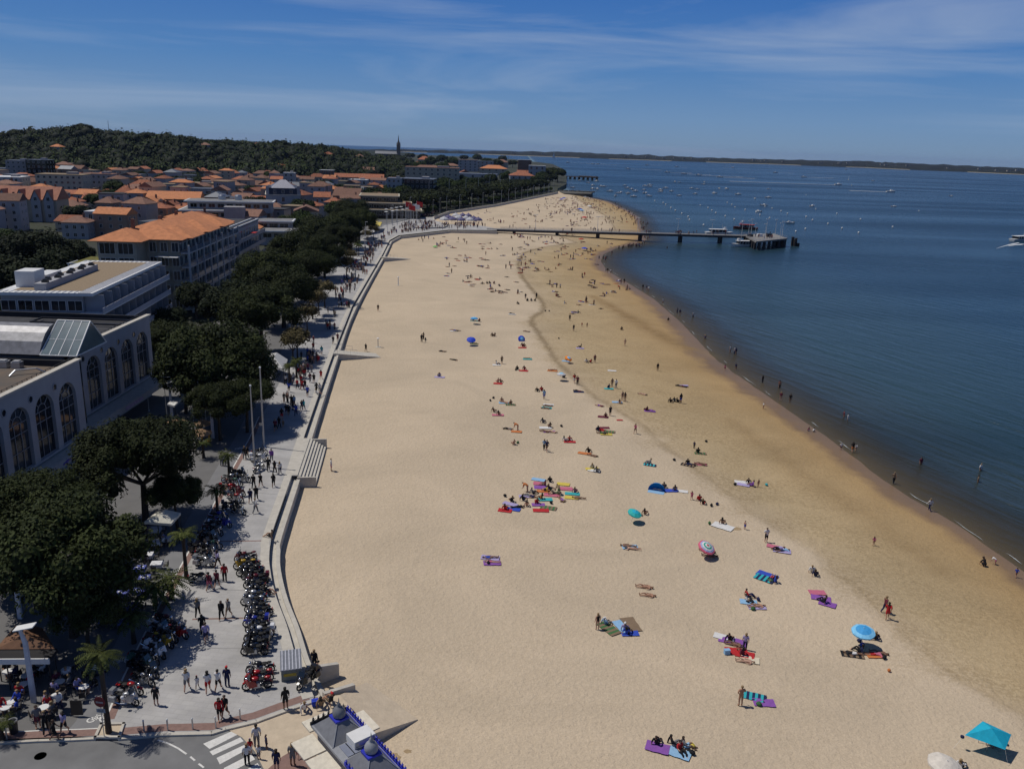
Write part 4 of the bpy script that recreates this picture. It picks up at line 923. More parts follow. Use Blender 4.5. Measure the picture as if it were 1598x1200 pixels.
def crown_arrays(seed,nblob,Rx,Hz,nleaf,ls,flat=.5,shell=.75,bs=(.26,.42)):
    """flat topped / rounded crown made of leaf quads clustered on blobs; returns verts, tone, core blobs"""
    g=np.random.default_rng(seed); V=[];T=[];blobs=[]
    for i in range(nblob):
        a=g.uniform(0,2*np.pi); r=np.sqrt(g.uniform(0,1))*.78; s=g.uniform(*bs)*(1.1-.35*r)
        z=(1-r*r)**.5*(.62)+(g.uniform(-.45,.08) if flat<.5 else g.uniform(-.25,.05)); blobs.append((r*np.cos(a)*Rx,r*np.sin(a)*Rx,z*Hz,s*Rx,s*Rx*flat+.15*Hz,g.uniform(0,1)))
    per=max(4,nleaf//nblob)
    for (x,y,z,s,sz,tn) in blobs:
        d=g.normal(size=(per,3)); d/=np.linalg.norm(d,axis=1)[:,None]; d[:,2]=np.where(d[:,2]<-.35,-d[:,2],d[:,2])
        rad=g.uniform(shell,1.08,per)[:,None]; c=np.array([x,y,z])+d*rad*np.array([s,s,sz])
        n=d*1.2+g.normal(size=(per,3))*.55+np.array([0,0,.5]); n/=np.linalg.norm(n,axis=1)[:,None]
        t=np.cross(n,g.normal(size=(per,3))); t/=np.linalg.norm(t,axis=1)[:,None]; b=np.cross(n,t); L_=ls*g.uniform(.6,1.4,per)[:,None]
        q=np.stack([c-t*L_-b*L_*.6,c+t*L_*.9-b*L_*.45,c+t*L_+b*L_*.6,c-t*L_*.85+b*L_*.5],1)
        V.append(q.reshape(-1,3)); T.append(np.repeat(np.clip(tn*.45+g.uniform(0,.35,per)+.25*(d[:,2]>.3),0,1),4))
    return np.concatenate(V),np.concatenate(T),blobs
def quads_mesh(name,V,T,m,extra=None):
    n=len(V)//4; nv=len(V)
    me=bpy.data.meshes.new(name); ev=[];ef=[]
    if extra: ev=extra.v; ef=extra.f
    allv=np.concatenate([V,np.array(ev).reshape(-1,3)]) if ev else V
    loops=np.arange(nv,dtype=np.int32); ls=np.arange(0,nv,4); lt=np.full(n,4)
    if ev:
        el=np.array([i+nv for f in ef for i in f],dtype=np.int32); es=[];k=nv
        for f in ef: es.append(k); k+=len(f)
        loops=np.concatenate([loops,el]); ls=np.concatenate([ls,es]); lt=np.concatenate([lt,[len(f) for f in ef]])
    me.vertices.add(len(allv)); me.vertices.foreach_set('co',allv.astype(np.float32).ravel())
    me.loops.add(len(loops)); me.loops.foreach_set('vertex_index',loops.astype(np.int32)); me.polygons.add(len(ls)); me.polygons.foreach_set('loop_start',ls.astype(np.int32)); me.polygons.foreach_set('loop_total',lt.astype(np.int32))
    a=me.attributes.new('tone','FLOAT','POINT'); tt=np.concatenate([T,np.full(len(ev),.1)]) if ev else T; a.data.foreach_set('value',tt.astype(np.float32))  # cores get a dark tone, painting shade inside the crown
    me.materials.append(m); me.update(calc_edges=True); me.validate(); return me
def crown_mesh(name,m,seed,nblob,Rx,Hz,nleaf,ls,core=.72,**kw):
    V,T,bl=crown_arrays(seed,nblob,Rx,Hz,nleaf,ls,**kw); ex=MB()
    for (x,y,z,s,sz,_) in bl: ex.ball(x,y,z,s*core,s*core,sz*core,n=6)  # solid cores added inside the crown to block light
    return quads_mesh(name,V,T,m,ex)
def limbs(H,Rx,seed,r0=.3,n=6,base=.55,zt=.35):
    g=random.Random(seed); b=MB(); f=(g.uniform(-.3,.3),g.uniform(-.3,.3),H*base); b.path([(0,0,-.3),(f[0]*.4,f[1]*.2,H*base*.5),f],[r0*1.25,r0,r0*.8],8)
    for i in range(n):
        a=2*math.pi*(i+g.random()*.6)/n; q=(f[0]+Rx*.35*math.cos(a),f[1]+Rx*.35*math.sin(a),H*(base+.18)); e=(Rx*.68*math.cos(a),Rx*.68*math.sin(a),H*(base+zt))
        b.path([f,q,e],[r0*.55,r0*.35,r0*.1],6)
    return b.mesh('trunk',M_['bark'])
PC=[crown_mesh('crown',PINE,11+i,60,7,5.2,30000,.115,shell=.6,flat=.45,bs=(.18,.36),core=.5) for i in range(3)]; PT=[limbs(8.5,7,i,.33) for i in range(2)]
def tree(name,cat,loc,H,Rx,cm,tm,cr,th,label=None,auto=None,group=None,rz=None,zc=.62,hz=None):
    """cm modelled with radius cr ; trunk modelled with height th"""
    t=thing(name,cat,loc,rnd.uniform(0,6.28) if rz is None else rz,group,label,auto)
    s=Rx/cr; c=link('crown',cm,t,(0,0,H*zc)); c.scale=(s,s,s*1.15 if hz is None and cr==7 else s if hz is None else hz)
    k=link('trunk',tm,t); k.scale=(s,s,H/th); return t
# umbrella pines of the promenade  (crown centre px,py at height z, radius)
PINES=[(98,852,8.2,7.4,'huge umbrella pine shading the cafe tables above the road'),(217,706,8.2,7.2,'round umbrella pine with visible trunk in front of the arcaded hall'),
(338,562,8.6,10.0,'broad umbrella pine beyond the twin flagpoles'),(285,575,7,5.0,'smaller pine crown tucked under the broad umbrella pine'),(405,482,9,8.6,'umbrella pine above the grey tent on the terrace'),(440,445,9.5,9.0,None),(418,420,9.5,9.0,None),(482,412,9.5,8.0,None),(462,385,10,9.5,None),(505,385,9.5,8.0,None),(528,368,9.5,8.0,None),(500,360,10,10,None),(535,348,10,9,None),(560,340,10,8.5,None),(548,328,10,10,None),(128,935,5,3.4,'low pine crown between the dark terrace and the bushy palm'),(30,800,7.5,6.2,'pine crown in front of the near arches'),(382,606,6.5,4.4,'low pine crown in the shade behind the twin poles'),(340,622,6.0,4.8,'low pine crown added for shade over the pipe frame pergola'),(70,768,7.5,5.0,'pine crown between the huge pine and the near arches'),(262,520,8,5.5,'pine crown at the far end of the arcaded hall'),(272,762,4.6,3.2,'small tree crown beside the cream canopy and the round pine')]  # crown over the pergola is added to darken the terrace
for i,(px,py,z,rr_,lab) in enumerate(PINES):
    p=at(px,py,z); t=tree('umbrella_pine','pine tree',(p.x,p.y,-.1),z+.6,rr_,PC[i%3],PT[i%2],7,8.5,lab,None if lab else 'umbrella pine with dark flat crown','umbrella pines along the promenade',zc=.68,hz=None)
# leafy dark trees in gardens left
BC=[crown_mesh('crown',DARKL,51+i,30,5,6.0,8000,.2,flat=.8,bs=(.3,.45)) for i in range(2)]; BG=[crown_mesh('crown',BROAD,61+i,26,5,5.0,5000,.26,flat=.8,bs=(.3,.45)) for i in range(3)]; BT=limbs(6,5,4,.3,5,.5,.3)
for (px,py,z,rr_,k,lab) in [(18,440,8,8,0,'dark leafy tree mass left of the white block'),(58,385,11,8.5,1,'tall dark conifer in the garden beside the gabled villa'),(20,395,9,8,1,None),(105,392,9,6,0,None),(88,412,8,6.5,1,None),(8,475,5,5,2,None),(305,462,5,4.5,1,None),(345,478,6,5.5,0,None),(265,500,5,4,1,None),(2,360,9,5,3,None),(120,385,8,5,1,None),(372,462,5,5,0,None),(395,440,6,5,1,None)]:
    p=at(px,py,z); g=k>1; t=tree('garden_tree','tree',(p.x,p.y,-.1),z+2,rr_,(BG if g else BC)[k%2],BT,5,6,lab,None if lab else 'dense garden tree with deep green crown',group='garden trees between the buildings',zc=.42)
# young plane trees, thin brownish foliage
YC=[crown_mesh('crown',YOUNG,71+i,18,2.6,3.2,1500,.15,core=.2,flat=.9,shell=.3,bs=(.3,.5)) for i in range(2)]; YT=limbs(5.5,2.4,9,.14,6,.5,.4)
for i,(px,py) in enumerate([(456,533),(463,528),(487,468),(497,462),(479,490),(540,412),(547,398),(541,388),(548,377),(573,365),(583,358),(506,452)]):
    p=at(px,py,4.6); t=tree('plane_tree','tree',(p.x,p.y,0),6.5,2.6+.25*(i%3),YC[i%2],YT,2.6,6.5,None,'young plane tree with sparse brown green leaves','young plane trees on the promenade',zc=.52)
# palms
def palm_proto(nf,L_,droop,lw):
    b=MB();V=[];T=[]; g=random.Random(nf)
    for i in range(nf):
        a=2*math.pi*i/nf*2.4+g.random(); up=g.uniform(-.25,1.15); pts=[]
        for k in range(6):
            s=k/5; r=L_*s; z=L_*(up*s-droop*s*s*(1+.3*up)); pts.append(Vector((r*math.cos(a),r*math.sin(a),z)))
        n=Vector((-math.sin(a),math.cos(a),0)); vs=[]
        for k,p in enumerate(pts):
            w=lw*math.sin(math.pi*(k+.6)/6.2); vs+=[p-n*w-Vector((0,0,w*.35)),p,p+n*w-Vector((0,0,w*.35))]
        # leaflets: split blade with gaps
        for k in range(5):
            for s in (0,1):
                for j in range(3):
                    t0,t1=j/3,(j+.5)/3; A=vs[3*k+1].lerp(vs[3*k+4],t0);B=vs[3*k+1].lerp(vs[3*k+4],t1); C=vs[3*k+2*s].lerp(vs[3*k+3+2*s],t1)+Vector((0,0,-.05));D=vs[3*k+2*s].lerp(vs[3*k+3+2*s],t0)
                    V+=[A,B,C,D]; T+=[g.random()]*4 
    return quads_mesh('crown',np.array([tuple(v) for v in V]),np.array(T),PALML)
PF=palm_proto(34,1.25,.55,.20); PB=palm_proto(56,2.5,.5,.20)
def palm(px,py,H,mesh,sc_=1,lab=None,auto=None,lean=(0,0)):
    p=at(px,py); t=thing('palm_tree','palm tree',(p.x,p.y,0),rnd.random()*6,'palm trees on the terrace',lab,auto)
    b=MB(); b.path([(0,0,0),(lean[0]*.3,lean[1]*.3,H*.35),(lean[0]*.7,lean[1]*.7,H*.7),(lean[0],lean[1],H)],[.22,.17,.15,.17],8); b.build('trunk',M_['bark'],t)
    c=link('crown',mesh,t,(lean[0],lean[1],H)); c.scale=(sc_,)*3
palm(170,1143,6.2,PF,1.25,'slim palm in the stone edged planter by the road',lean=(.1,.1)); palm(209,1003,2.6,PF,1.3,'palm leaning over the dark terrace behind the parked motorbikes'); palm(243,944,1.8,PB,1.05,'wide bushy palm by the cafe terrace')
palm(291,902,4.6,PF,1.1,'tall bare stemmed palm beside the upper motorbike row'); palm(358,745,3.0,PF,1.0,'short palm behind the red motorbike'); palm(340,806,3.2,PF,1.0,'thin palm at the bend of the cycle path')
palm(268,935,2.2,PB,.8,None,'low spreading palm by the cafe terrace'); palm(325,488,3.2,PB,1.7,'big feathery palm in front of the residence'); palm(318,715,2.2,PF,1,None,'small palm in the shade of the pine'); palm(463,590,3.2,PF,1,None,'small palm by the promenade crowd'); palm(452,600,3.4,PF,1,None,'small palm by the promenade crowd'); palm(560,400,4,PF,1.6,None,'palm among the far promenade crowd'); palm(557,395,4,PB,.9,None,'palm among the far promenade crowd'); palm(3,1152,1.2,PF,.8,'potted palm at the edge of the cafe terrace')
p=at(168,1146); q=[at(x,y,.012) for x,y in [(149,1151),(158,1131),(193,1130),(186,1151)]]; t=thing('planter','planter',(p.x,p.y,0),0,None,'stone edged sandy planter bed around the slim palm')
b=MB()
for i in range(4):
    a,c=q[i],q[(i+1)%4]; d=c-a; m=(a+c)/2-p; b.box(m.x,m.y,0,d.length+.18,.18,.15,math.atan2(d.y,d.x))
b.build('rim',M_['stone'],t); MB().add([tuple(Vector((a.x,a.y,.03))-Vector((p.x,p.y,0))) for a in q],[(3,2,1,0)]).build('sand_fill',MSAND2,t)
# far promenade trees, headland trees
FC=[crown_mesh('crown',PINE if i<2 else DARKL,81+i,20,6,4.2,2200,.34,flat=.7,bs=(.3,.45)) for i in range(4)]; FT=limbs(7,6,5,.3,5,.6,.3)
def ftree(x,y,z0,H,Rx,k,auto,group,lab=None,name='pine_tree'):
    return tree(name,'tree',(x,y,z0),H,Rx,FC[k%4] if k<10 else BG[k%3],FT if k<10 else BT,6 if k<10 else 5,8 if k<10 else 6,lab,auto,group,zc=.5 if k<10 else .4)
i=0
for s in np.linspace(0,1,26):
    y=500+s*340; x0=float(xw(y))
    for off_ in (13+2*math.sin(i),31+6*math.sin(i*2.1),):
        x=x0-off_-5*s; ftree(x,y+rnd.uniform(-3,3),0,9.5+rnd.random()*2,7.2+rnd.random()*2.,i%4,'dark tree in the row behind the crowded beach','trees along the far promenade'); i+=1
for s in np.linspace(0,1,16):
    y=520+s*300; x=float(xw(y))-52-12*math.sin(i*1.7)-30*s; ftree(x,y,0,11,8,10+i%3,'leafy green tree behind the far promenade','trees along the far promenade',name='leafy_tree'); i+=1
for s in np.linspace(0,1,22):   # clipped light trees next to the walk
    y=495+s*320; x=float(xw(y))-4.5; t=tree('plane_tree','tree',(x,y,0),5,2.6,BG[i%3],BT,5,6,None,'small clipped tree beside the far walk','clipped trees on the far walk',zc=.45); i+=1
for (px,py,H,Rx,k) in [(862,283,16,12,0),(870,285,17,11,1),(858,290,12,9,2),(853,276,14,9,3),(846,287,12,9,11),(838,291,10,8,12),(868,278,12,10,2),(820,287,9,8,10),(790,286,10,9,11),(765,289,9,8,12),(760,262,12,14,10),(705,262,12,14,11),(690,256,12,14,12),(776,262,12,12,10),(800,262,12,12,1),(672,262,12,14,11),(655,270,12,12,10),(690,272,11,12,12),(700,280,11,10,10),(660,252,14,14,0),(640,250,14,14,1),(725,252,12,14,2),(745,252,12,14,11),(784,254,12,13,12),(630,275,10,10,10),(598,318,9,8,2),(528,345,9,7,10),(560,325,9,8,11),(425,290,9,9,10),(560,262,12,12,11),(520,262,12,14,10),(300,290,8,8,10),(170,320,7,6,12),(240,318,7,6,11)]:
    p=at(px,py); ftree(p.x,p.y,0,H,Rx,k,'green tree among the far roofs' if k>=10 else 'dark bushy pine near the wooded point','trees among the roofs',name='leafy_tree' if k>=10 else 'pine_tree')
for (x,y) in FREE[:46]:
    ftree(x,y,0,rnd.uniform(7,11),rnd.uniform(5,8),rnd.choice([10,11,12,2]),'garden tree between old town houses','garden trees of the old town',name='leafy_tree')
# hill woodland : one mass, with the trees on the skyline as individuals
def wood():
    g=random.Random(8); src=[crown_arrays(200+i,7,1,.9,110,.11,flat=.8,bs=(.42,.6)) for i in range(5)]; VV=[];TT=[]; ex=MB(); sk=[]
    a0,a1=azi(-60),azi(640)
    for i in range(3400):
        a=g.uniform(a0,a1); r=935+g.random()**1.3*520; x,y=r*math.sin(a),r*math.cos(a); z=hill_z(x,y); px,py,k=proj((x,y,z))
        if z<.6 and g.random()<.75: continue
        rad=g.choice([4,5,6,7,8,9,11,12.5])*g.uniform(.9,1.1); H=rad*g.uniform(.75,1.2); V,T,bl=src[g.randrange(5)]
        dark=g.random(); tone=(.0 if dark<.45 else .35 if dark<.8 else 1.0) if r>1010 or px>420 else (.3 if dark<.4 else 1.1)
        VV.append(V*np.array([rad,rad,H])+np.array([x,y,z+1.5])); TT.append(np.clip(T*.5+tone*.55,0,1)); 
        ex.ball(x,y,z+H*.45,rad*.72,rad*.72,H*.62,n=6)
    me=quads_mesh('woodland',np.concatenate(VV),np.concatenate(TT),leafmat('wood_leaves',(.003,.006,.003),(.034,.050,.011)),ex)
    o=link('woodland',me); tag(o,'dense dark green wood covering the hill behind the town','woodland',kind='stuff')
wood()
for i,(px) in enumerate([12,38,60,82,100,118,138,158,170,196,212,240,262,285,322,336,352,372,398,415,440,466,500,530,556]):
    P=at(px,300); r_=1190; k=r_/math.hypot(P.x,P.y); x,y=P.x*k,P.y*k; z=hill_z(x,y)
    t=tree('pine_tree','pine tree',(x,y,z),12+4*math.sin(i*2.3),9+3.5*math.sin(i*1.3),FC[i%3],FT,6,8,None,'umbrella shaped pine on the skyline of the wooded hill','pines on the hill skyline',zc=.55)
# ---------- street furniture, vehicles, boats ----------
def cm(name,c,rough=.7,**k): return mat(name,c,rough,k.pop('var',.12),k.pop('scale',3),**k)
PAINT={'k':cm('gloss_black',(.012,.012,.013),.25,spec=.6),'r':cm('gloss_red',(.30,.012,.012),.25,spec=.6),'s':cm('gloss_silver',(.42,.43,.45),.25,metal=.6),'b':cm('gloss_blue',(.02,.03,.28),.25,spec=.6),'w':cm('gloss_white',(.65,.65,.66),.3,spec=.6),'y':cm('gloss_yellow',(.42,.26,.02),.3),'g':cm('gloss_green',(.03,.08,.06),.3),'m':cm('gloss_maroon',(.10,.012,.02),.3)}
PN=dict(k='black',r='red',s='silver',b='blue',w='white',y='yellow',g='dark green',m='maroon')
def wheel(t,x,r=.32,w=.07):
    b=MB(); k=16; vs=[]
    for i in range(k):
        a=2*math.pi*i/k
        for (rr,yy) in ((r,-w*.4),(r,w*.4),(r*.78,w*.6),(r*.78,-w*.6)): vs.append((rr*math.cos(a),yy,rr*math.sin(a)))
    f=[]
    for i in range(k):
        j=(i+1)%k
        for q in range(4): f.append((4*i+q,4*i+(q+1)%4,4*j+(q+1)%4,4*j+q))
    b.add(vs,f); wv=link('wheel',b.mesh('tyre',M_['black']),t,(x,0,r))
    c=MB().tube((0,-.045,0),(0,.045,0),.07,n=8)
    for i in range(6): a=2*math.pi*i/6; c.tube((0,0,0),(r*.78*math.cos(a),0,r*.78*math.sin(a)),.016,n=4)
    for i in range(k):
        a,a2=2*math.pi*i/k,2*math.pi*(i+1)/k; c.tube((r*.77*math.cos(a),0,r*.77*math.sin(a)),(r*.77*math.cos(a2),0,r*.77*math.sin(a2)),.022,n=4)
    c.tube((0,-.055,0),(0,-.06,0),.12,n=10); c.build('rim',cm('grey_alloy',(.12,.12,.125),.4,metal=.6),wv)
def moto(kind):
    t=thing('motorcycle','motorcycle',(0,0,-50))
    wheel(t,.74); wheel(t,-.70,.31,.1)
    b=MB().path([(.55,0,.82),(.1,0,.72),(-.3,0,.62),(-.7,0,.33)],[.05,.05,.05,.035],6).path([(.5,0,.75),(.2,0,.3),(-.25,0,.25),(-.35,0,.6)],[.03]*4,5); b.tube((-.7,.12,.32),(-.25,.1,.38),.03,n=5).tube((-.7,-.12,.32),(-.25,-.1,.38),.03,n=5).build('frame',M_['dark'],t)
    MB().box(.02,0,.24,.46,.32,.34,0,0,.8).tube((.1,-.2,.5),(.1,.2,.5),.11,n=8).box(.15,0,.5,.22,.34,.16).build('engine',M_['steel'],t)
    b=MB(); b.ball(.16,0,.86,.30,.16,.15,n=10); b.build('fuel_tank',PAINT['k'],t,True)
    b=MB(); b.ball(-.30,0,.80,.34,.15,.075,n=10).ball(-.62,0,.87,.2,.11,.06,n=8); b.build('saddle',M_['black'],t,True)
    b=MB().tube((.74,.1,.32),(.56,.1,.92),.03,n=6).tube((.74,-.1,.32),(.56,-.1,.92),.03,n=6); b.build('fork',M_['chrome'],t)
    b=MB().path([(.40,.40,1.02),(.52,.22,1.06),(.56,0,.98),(.52,-.22,1.06),(.40,-.40,1.02)],[.02,.017,.02,.017,.02],6); b.build('handlebar',M_['dark'],t)
    for s in (-1,1): MB().tube((.5,s*.28,1.05),(.46,s*.36,1.22),.012,n=4).ball(.46,s*.38,1.25,.03,.08,.05,n=6).build('mirror',M_['dark'],t)
    MB().ball(.70,0,.92,.10,.11,.11,n=10).build('headlight',M_['chrome'],t,True)
    MB().path([(.3,-.18,.3),(-.2,-.22,.25),(-.9,-.24,.42)],[.03,.035,.055],8).build('exhaust',M_['chrome'],t)
    b=MB(); 
    for (x,r) in ((.74,.37),(-.72,.37)):
        for i in range(4):
            a0,a1=R(50+i*28),R(50+(i+1)*28); b.add([(x+r*math.cos(a0),-.07,.32+r*math.sin(a0)),(x+r*math.cos(a1),-.07,.32+r*math.sin(a1)),(x+r*math.cos(a1),.07,.32+r*math.sin(a1)),(x+r*math.cos(a0),.07,.32+r*math.sin(a0))],[(0,1,2,3)])
    b.build('mudguard',PAINT['k'],t)
    MB().box(-.93,0,.6,.05,.2,.12).build('tail_light',PAINT['r'],t)
    if kind=='touring':
        for s in (-1,1): MB().box(-.66,s*.30,.42,.48,.2,.36,0,0,.9).build('pannier',PAINT['k'],t)
        MB().box(-.86,0,.86,.36,.44,.28,0,0,.8).build('top_case',PAINT['k'],t)
        MB().add([(.78,-.26,.55),(.78,.26,.55),(.60,.24,1.02),(.60,-.24,1.02),(.35,-.30,.5),(.35,.30,.5),(.3,.28,.9),(.3,-.28,.9)],[(0,1,2,3),(0,3,7,4),(1,5,6,2)]).build('fairing',PAINT['k'],t)
        MB().add([(.60,-.22,1.02),(.60,.22,1.02),(.44,.18,1.34),(.44,-.18,1.34)],[(0,1,2,3)]).build('windshield',M_['glass'],t)
    elif kind=='sport':
        MB().add([(.88,0,.78),(.62,-.24,.98),(.62,.24,.98),(.5,-.28,.35),(.5,.28,.35),(-.05,-.24,.42),(-.05,.24,.42),(.1,-.22,.78),(.1,.22,.78)],[(0,2,1),(0,1,3),(0,4,2),(1,7,5,3),(2,4,6,8)]).build('fairing',PAINT['k'],t)
        MB().add([(.66,-.15,.98),(.66,.15,.98),(.42,.12,1.16),(.42,-.12,1.16)],[(0,1,2,3)]).build('windshield',M_['glass'],t)
        MB().ball(-.72,0,.92,.24,.12,.08,n=8).build('tail_fairing',PAINT['k'],t,True)
    else:
        MB().tube((-.75,-.2,.5),(-.45,-.22,.72),.02,n=4).build('shock_absorber',M_['chrome'],t)
    return t
MP={k:moto(k) for k in ('naked','touring','sport')}
BIKES=[ # px,py,kind,colour,angle
(196,1099,'touring','s',-14),(203,1083,'naked','r',-8),(224,1068,'naked','k',-16),(232,1055,'touring','k',-20),(222,1045,'touring','g',-12),(234,1034,'naked','k',-25),(222,1031,'naked','k',10),(245,1024,'touring','w',-28),(240,1012,'naked','k',-20),(256,1008,'sport','y',-25),(262,1000,'naked','k',-24),(278,994,'sport','r',-22),(270,985,'naked','k',-20),(258,975,'naked','m',-24),(250,990,'touring','s',-18),
(312,909,'naked','k',4),(320,884,'touring','s',-4),(322,870,'naked','k',12),(312,862,'touring','k',6),(330,858,'naked','g',8),(326,846,'touring','k',-10),(336,834,'naked','k',-25),(332,826,'naked','k',30),(348,822,'sport','b',-18),(340,812,'naked','b',20),
(372,802,'naked','k',-22),(362,795,'touring','k',20),(368,783,'naked','r',-18),(371,773,'sport','m',-20),(358,768,'touring','r',14),(366,758,'naked','g',-15),(378,752,'naked','k',-10),(360,752,'naked','s',20),(372,745,'touring','k',-5),(404,720,'touring','w',12),(405,711,'naked','k',20),(404,735,'naked','s',70),
(384,876,'sport','m',14),(389,884,'naked','k',-2),(383,888,'sport','y',10),(394,894,'naked','k',6),(388,898,'sport','y',12),(395,904,'touring','k',4),(402,911,'touring','m',10),(398,920,'naked','k',-4),(404,930,'sport','k',8),(399,937,'naked','s',2),(395,945,'sport','s',0),(402,955,'naked','k',8),(407,962,'naked','k',12),(402,970,'naked','b',0),(400,978,'touring','b',5),(404,988,'sport','b',3),(408,994,'touring','w',8),(402,1002,'touring','k',4),(400,1013,'touring','k',8),(398,1022,'sport','k',4),
(407,1050,'naked','k',14),(405,1064,'sport','r',12),(402,1075,'sport','r',14),(479,1068,'touring','k',65)]
for t in MP.values(): t.scale=(1.08,1.4,1.08)
first=set()
for px,py,k,c,a in BIKES:
    if px>380 and c in 'yb' and (int(py)%3): c='k'
    p=at(px,py); row='beside the sea wall' if px>378 and py>870 and px<470 else 'along the cycle path'
    grp='motorcycles parked '+row
    side=(180 if (px>378 and py>860) else 0)+a+(rnd.random()*8-4)
    sw={'fuel_tank':PAINT[c],'fairing':PAINT[c],'tail_fairing':PAINT[c],'top_case':PAINT[c],'pannier':PAINT[c if c in 'sw' else 'k'],'mudguard':PAINT[c if c in 'srbm' else 'k']}
    au={'naked':'bare engined motorcycle','touring':'touring motorcycle with panniers','sport':'faired sport motorcycle'}[k]; au=PN[c]+' '+au
    if k not in first:
        first.add(k); t=MP[k]; t.location=p; t.rotation_euler.z=R(side); t['group']=grp; AUTO.append((t,au))
        for ch in t.children:
            if ch.name.split('.')[0] in sw: setm(ch,sw[ch.name.split('.')[0]])
    else: dup(MP[k],p,R(side),grp,None,au,swap=sw)
# helmets left on two bikes
for i,(px,py) in enumerate([(191,1088),(222,1052),(325,812)]):
    p=at(px,py,1.0); b=MB().ball(0,0,.0,.15,.13,.14,n=10); o=b.build('helmet',PAINT['w'],None,True,p); tag(o,None,'helmet'); AUTO.append((o,'round white helmet resting on a parked motorcycle'))
# cafe tables and chairs
CHM=cm('woven_dark_chair',(.035,.03,.03),.7); CLB=cm('blue_tablecloth',(.09,.11,.34),.8); CLW=cm('white_tablecloth',(.62,.62,.64),.8)
def rtable():
    t=thing('cafe_table','table',(0,0,-50)); MB().lathe([(.02,.72),(.36,.72),(.37,.74),(.36,.76),(.02,.76)],n=20).build('tabletop',M_['white'],t)
    MB().tube((0,0,.05),(0,0,.72),.03,n=6).box(0,0,0,.45,.08,.04).box(0,0,.001,.08,.45,.04).build('pedestal',M_['dark'],t); return t
def stable(m,name):
    t=thing('dining_table','table',(0,0,-50)); MB().box(0,0,.70,.95,.8,.03).build('tabletop',M_['wood'],t); c=MB().box(0,0,.42,1.1,.95,.325,0,0,.92).build('tablecloth',m,t)
    for x in (-.4,.4):
        for y in (-.33,.33): MB().tube((x,y,0),(x,y,.7),.025,n=4).build('leg',M_['dark'],t)
    for x,y in ((-.25,0),(.25,.1),(0,-.2)): MB().lathe([(.02,.755),(.09,.757),(.11,.77)],x,y,10).build('plate',M_['white'],t)
    return t
def chair():
    t=thing('cafe_chair','chair',(0,0,-50)); MB().box(0,0,.42,.44,.44,.04).build('seat',CHM,t); MB().box(-.21,0,.46,.04,.42,.42).build('backrest',CHM,t)
    for x in (-.19,.19):
        for y in (-.19,.19): MB().tube((x,y,0),(x,y,.43),.018,n=4).build('leg',M_['steel'],t)
    for s in (-1,1): MB().path([(-.2,s*.22,.66),(.16,s*.22,.66),(.19,s*.2,.44)],[.016]*3,4).build('armrest',M_['steel'],t)
    return t
RT,SB,SW,CHR=rtable(),stable(CLB,'b'),stable(CLW,'w'),chair()
RTP=[(11.5,1047),(41,1053),(36,1067),(55,1041),(103,1044),(93,1063),(87,1085),(131,1071),(148,1041),(16,1096),(9,1103),(68,1103)]
STP=[(242,844,'w'),(267,838,'w'),(230,864,'w'),(242,824,'w'),(218,885,'b'),(244,878,'w'),(192,905,'b'),(202,905,'b'),(190,923,'b'),(217,920,'b'),(161,944,'w'),(178,944,'b'),(207,943,'b'),(150,930,'w'),(175,900,'b'),(166,962,'b'),(196,965,'b'),(225,900,'b')]
used=set(); CAFE=[]
def place(proto,p,rz,grp,au):
    if proto.name not in used:
        used.add(proto.name); proto.location=p; proto.rotation_euler.z=rz; proto['group']=grp; AUTO.append((proto,au)); return proto
    return dup(proto,p,rz,grp,None,au)
for i,(px,py) in enumerate(RTP):
    p=at(px,py,.74); p.z=0; place(RT,p,i,'round cafe tables by the road','round white cafe table on the sunny terrace')
    for k in range(3 if i%2 else 2):
        a=i*1.3+k*2.2; q=p+Vector((.72*math.cos(a),.72*math.sin(a),0)); place(CHR,q,a+math.pi,'dark cafe chairs on the terrace','dark woven cafe chair'); CAFE.append((q,a+math.pi,i,k))
for i,(px,py,c) in enumerate(STP):
    p=at(px,py,.74); p.z=0; place(SB if c=='b' else SW,p,R(10),'laid dining tables under the pines',('blue' if c=='b' else 'white')+' cloth dining table laid with plates')
    for k in range(2+i%3):
        a=R(10)+k*math.pi/2*(2 if k==1 else 1)+.0; q=p+Vector((.85*math.cos(a),.85*math.sin(a),0)); place(CHR,q,a+math.pi,'dark cafe chairs on the terrace','dark woven cafe chair'); CAFE.append((q,a+math.pi,i+20,k))
# canopies and terrace awnings
def canopy(pts,z,zr,label,m,legs=True):
    P=[at(x,y,z) for x,y in pts]; c=sum(P,Vector())/4; c.z=0; t=thing('canopy','canopy',c,0,None,label)
    v=[p-c for p in P]; mid=sum(v,Vector())/4; a=v[0].lerp(v[3],.5).lerp(mid,.55); b=v[1].lerp(v[2],.5).lerp(mid,.55); a.z=b.z=zr
    vs=v+[a,b]; MB().add([tuple(x) for x in vs],[(0,4,5,1),(1,5,2),(2,5,4,3),(3,4,0)]).add([tuple(x) for x in v]+[(x.x,x.y,z-.25) for x in v],[(0,1,5,4),(1,2,6,5),(2,3,7,6),(3,0,4,7)]).build('canopy_top',m,t)
    if legs:
        for x in v: MB().tube((x.x*.95,x.y*.95,0),(x.x*.95,x.y*.95,z),.05,n=5).build('leg',M_['dark'],t)
    return t
canopy([(225,814),(244,798),(282,800),(267,817)],2.9,3.5,'cream four sided canopy over dining tables beside the umbrella pine',cm('cream_canvas',(.58,.56,.48),.8))
canopy([(-8,1013),(24,976),(66,979),(86,1012)],2.8,3.5,'brown canvas awning roof beside the tall white lamp column',cm('brown_canvas',(.16,.085,.05),.85))
canopy([(410,567),(421,552),(449,561),(443,576)],2.8,4.0,'pale grey tent on the terrace at the crowd edge',cm('grey_canvas',(.42,.42,.42),.8))
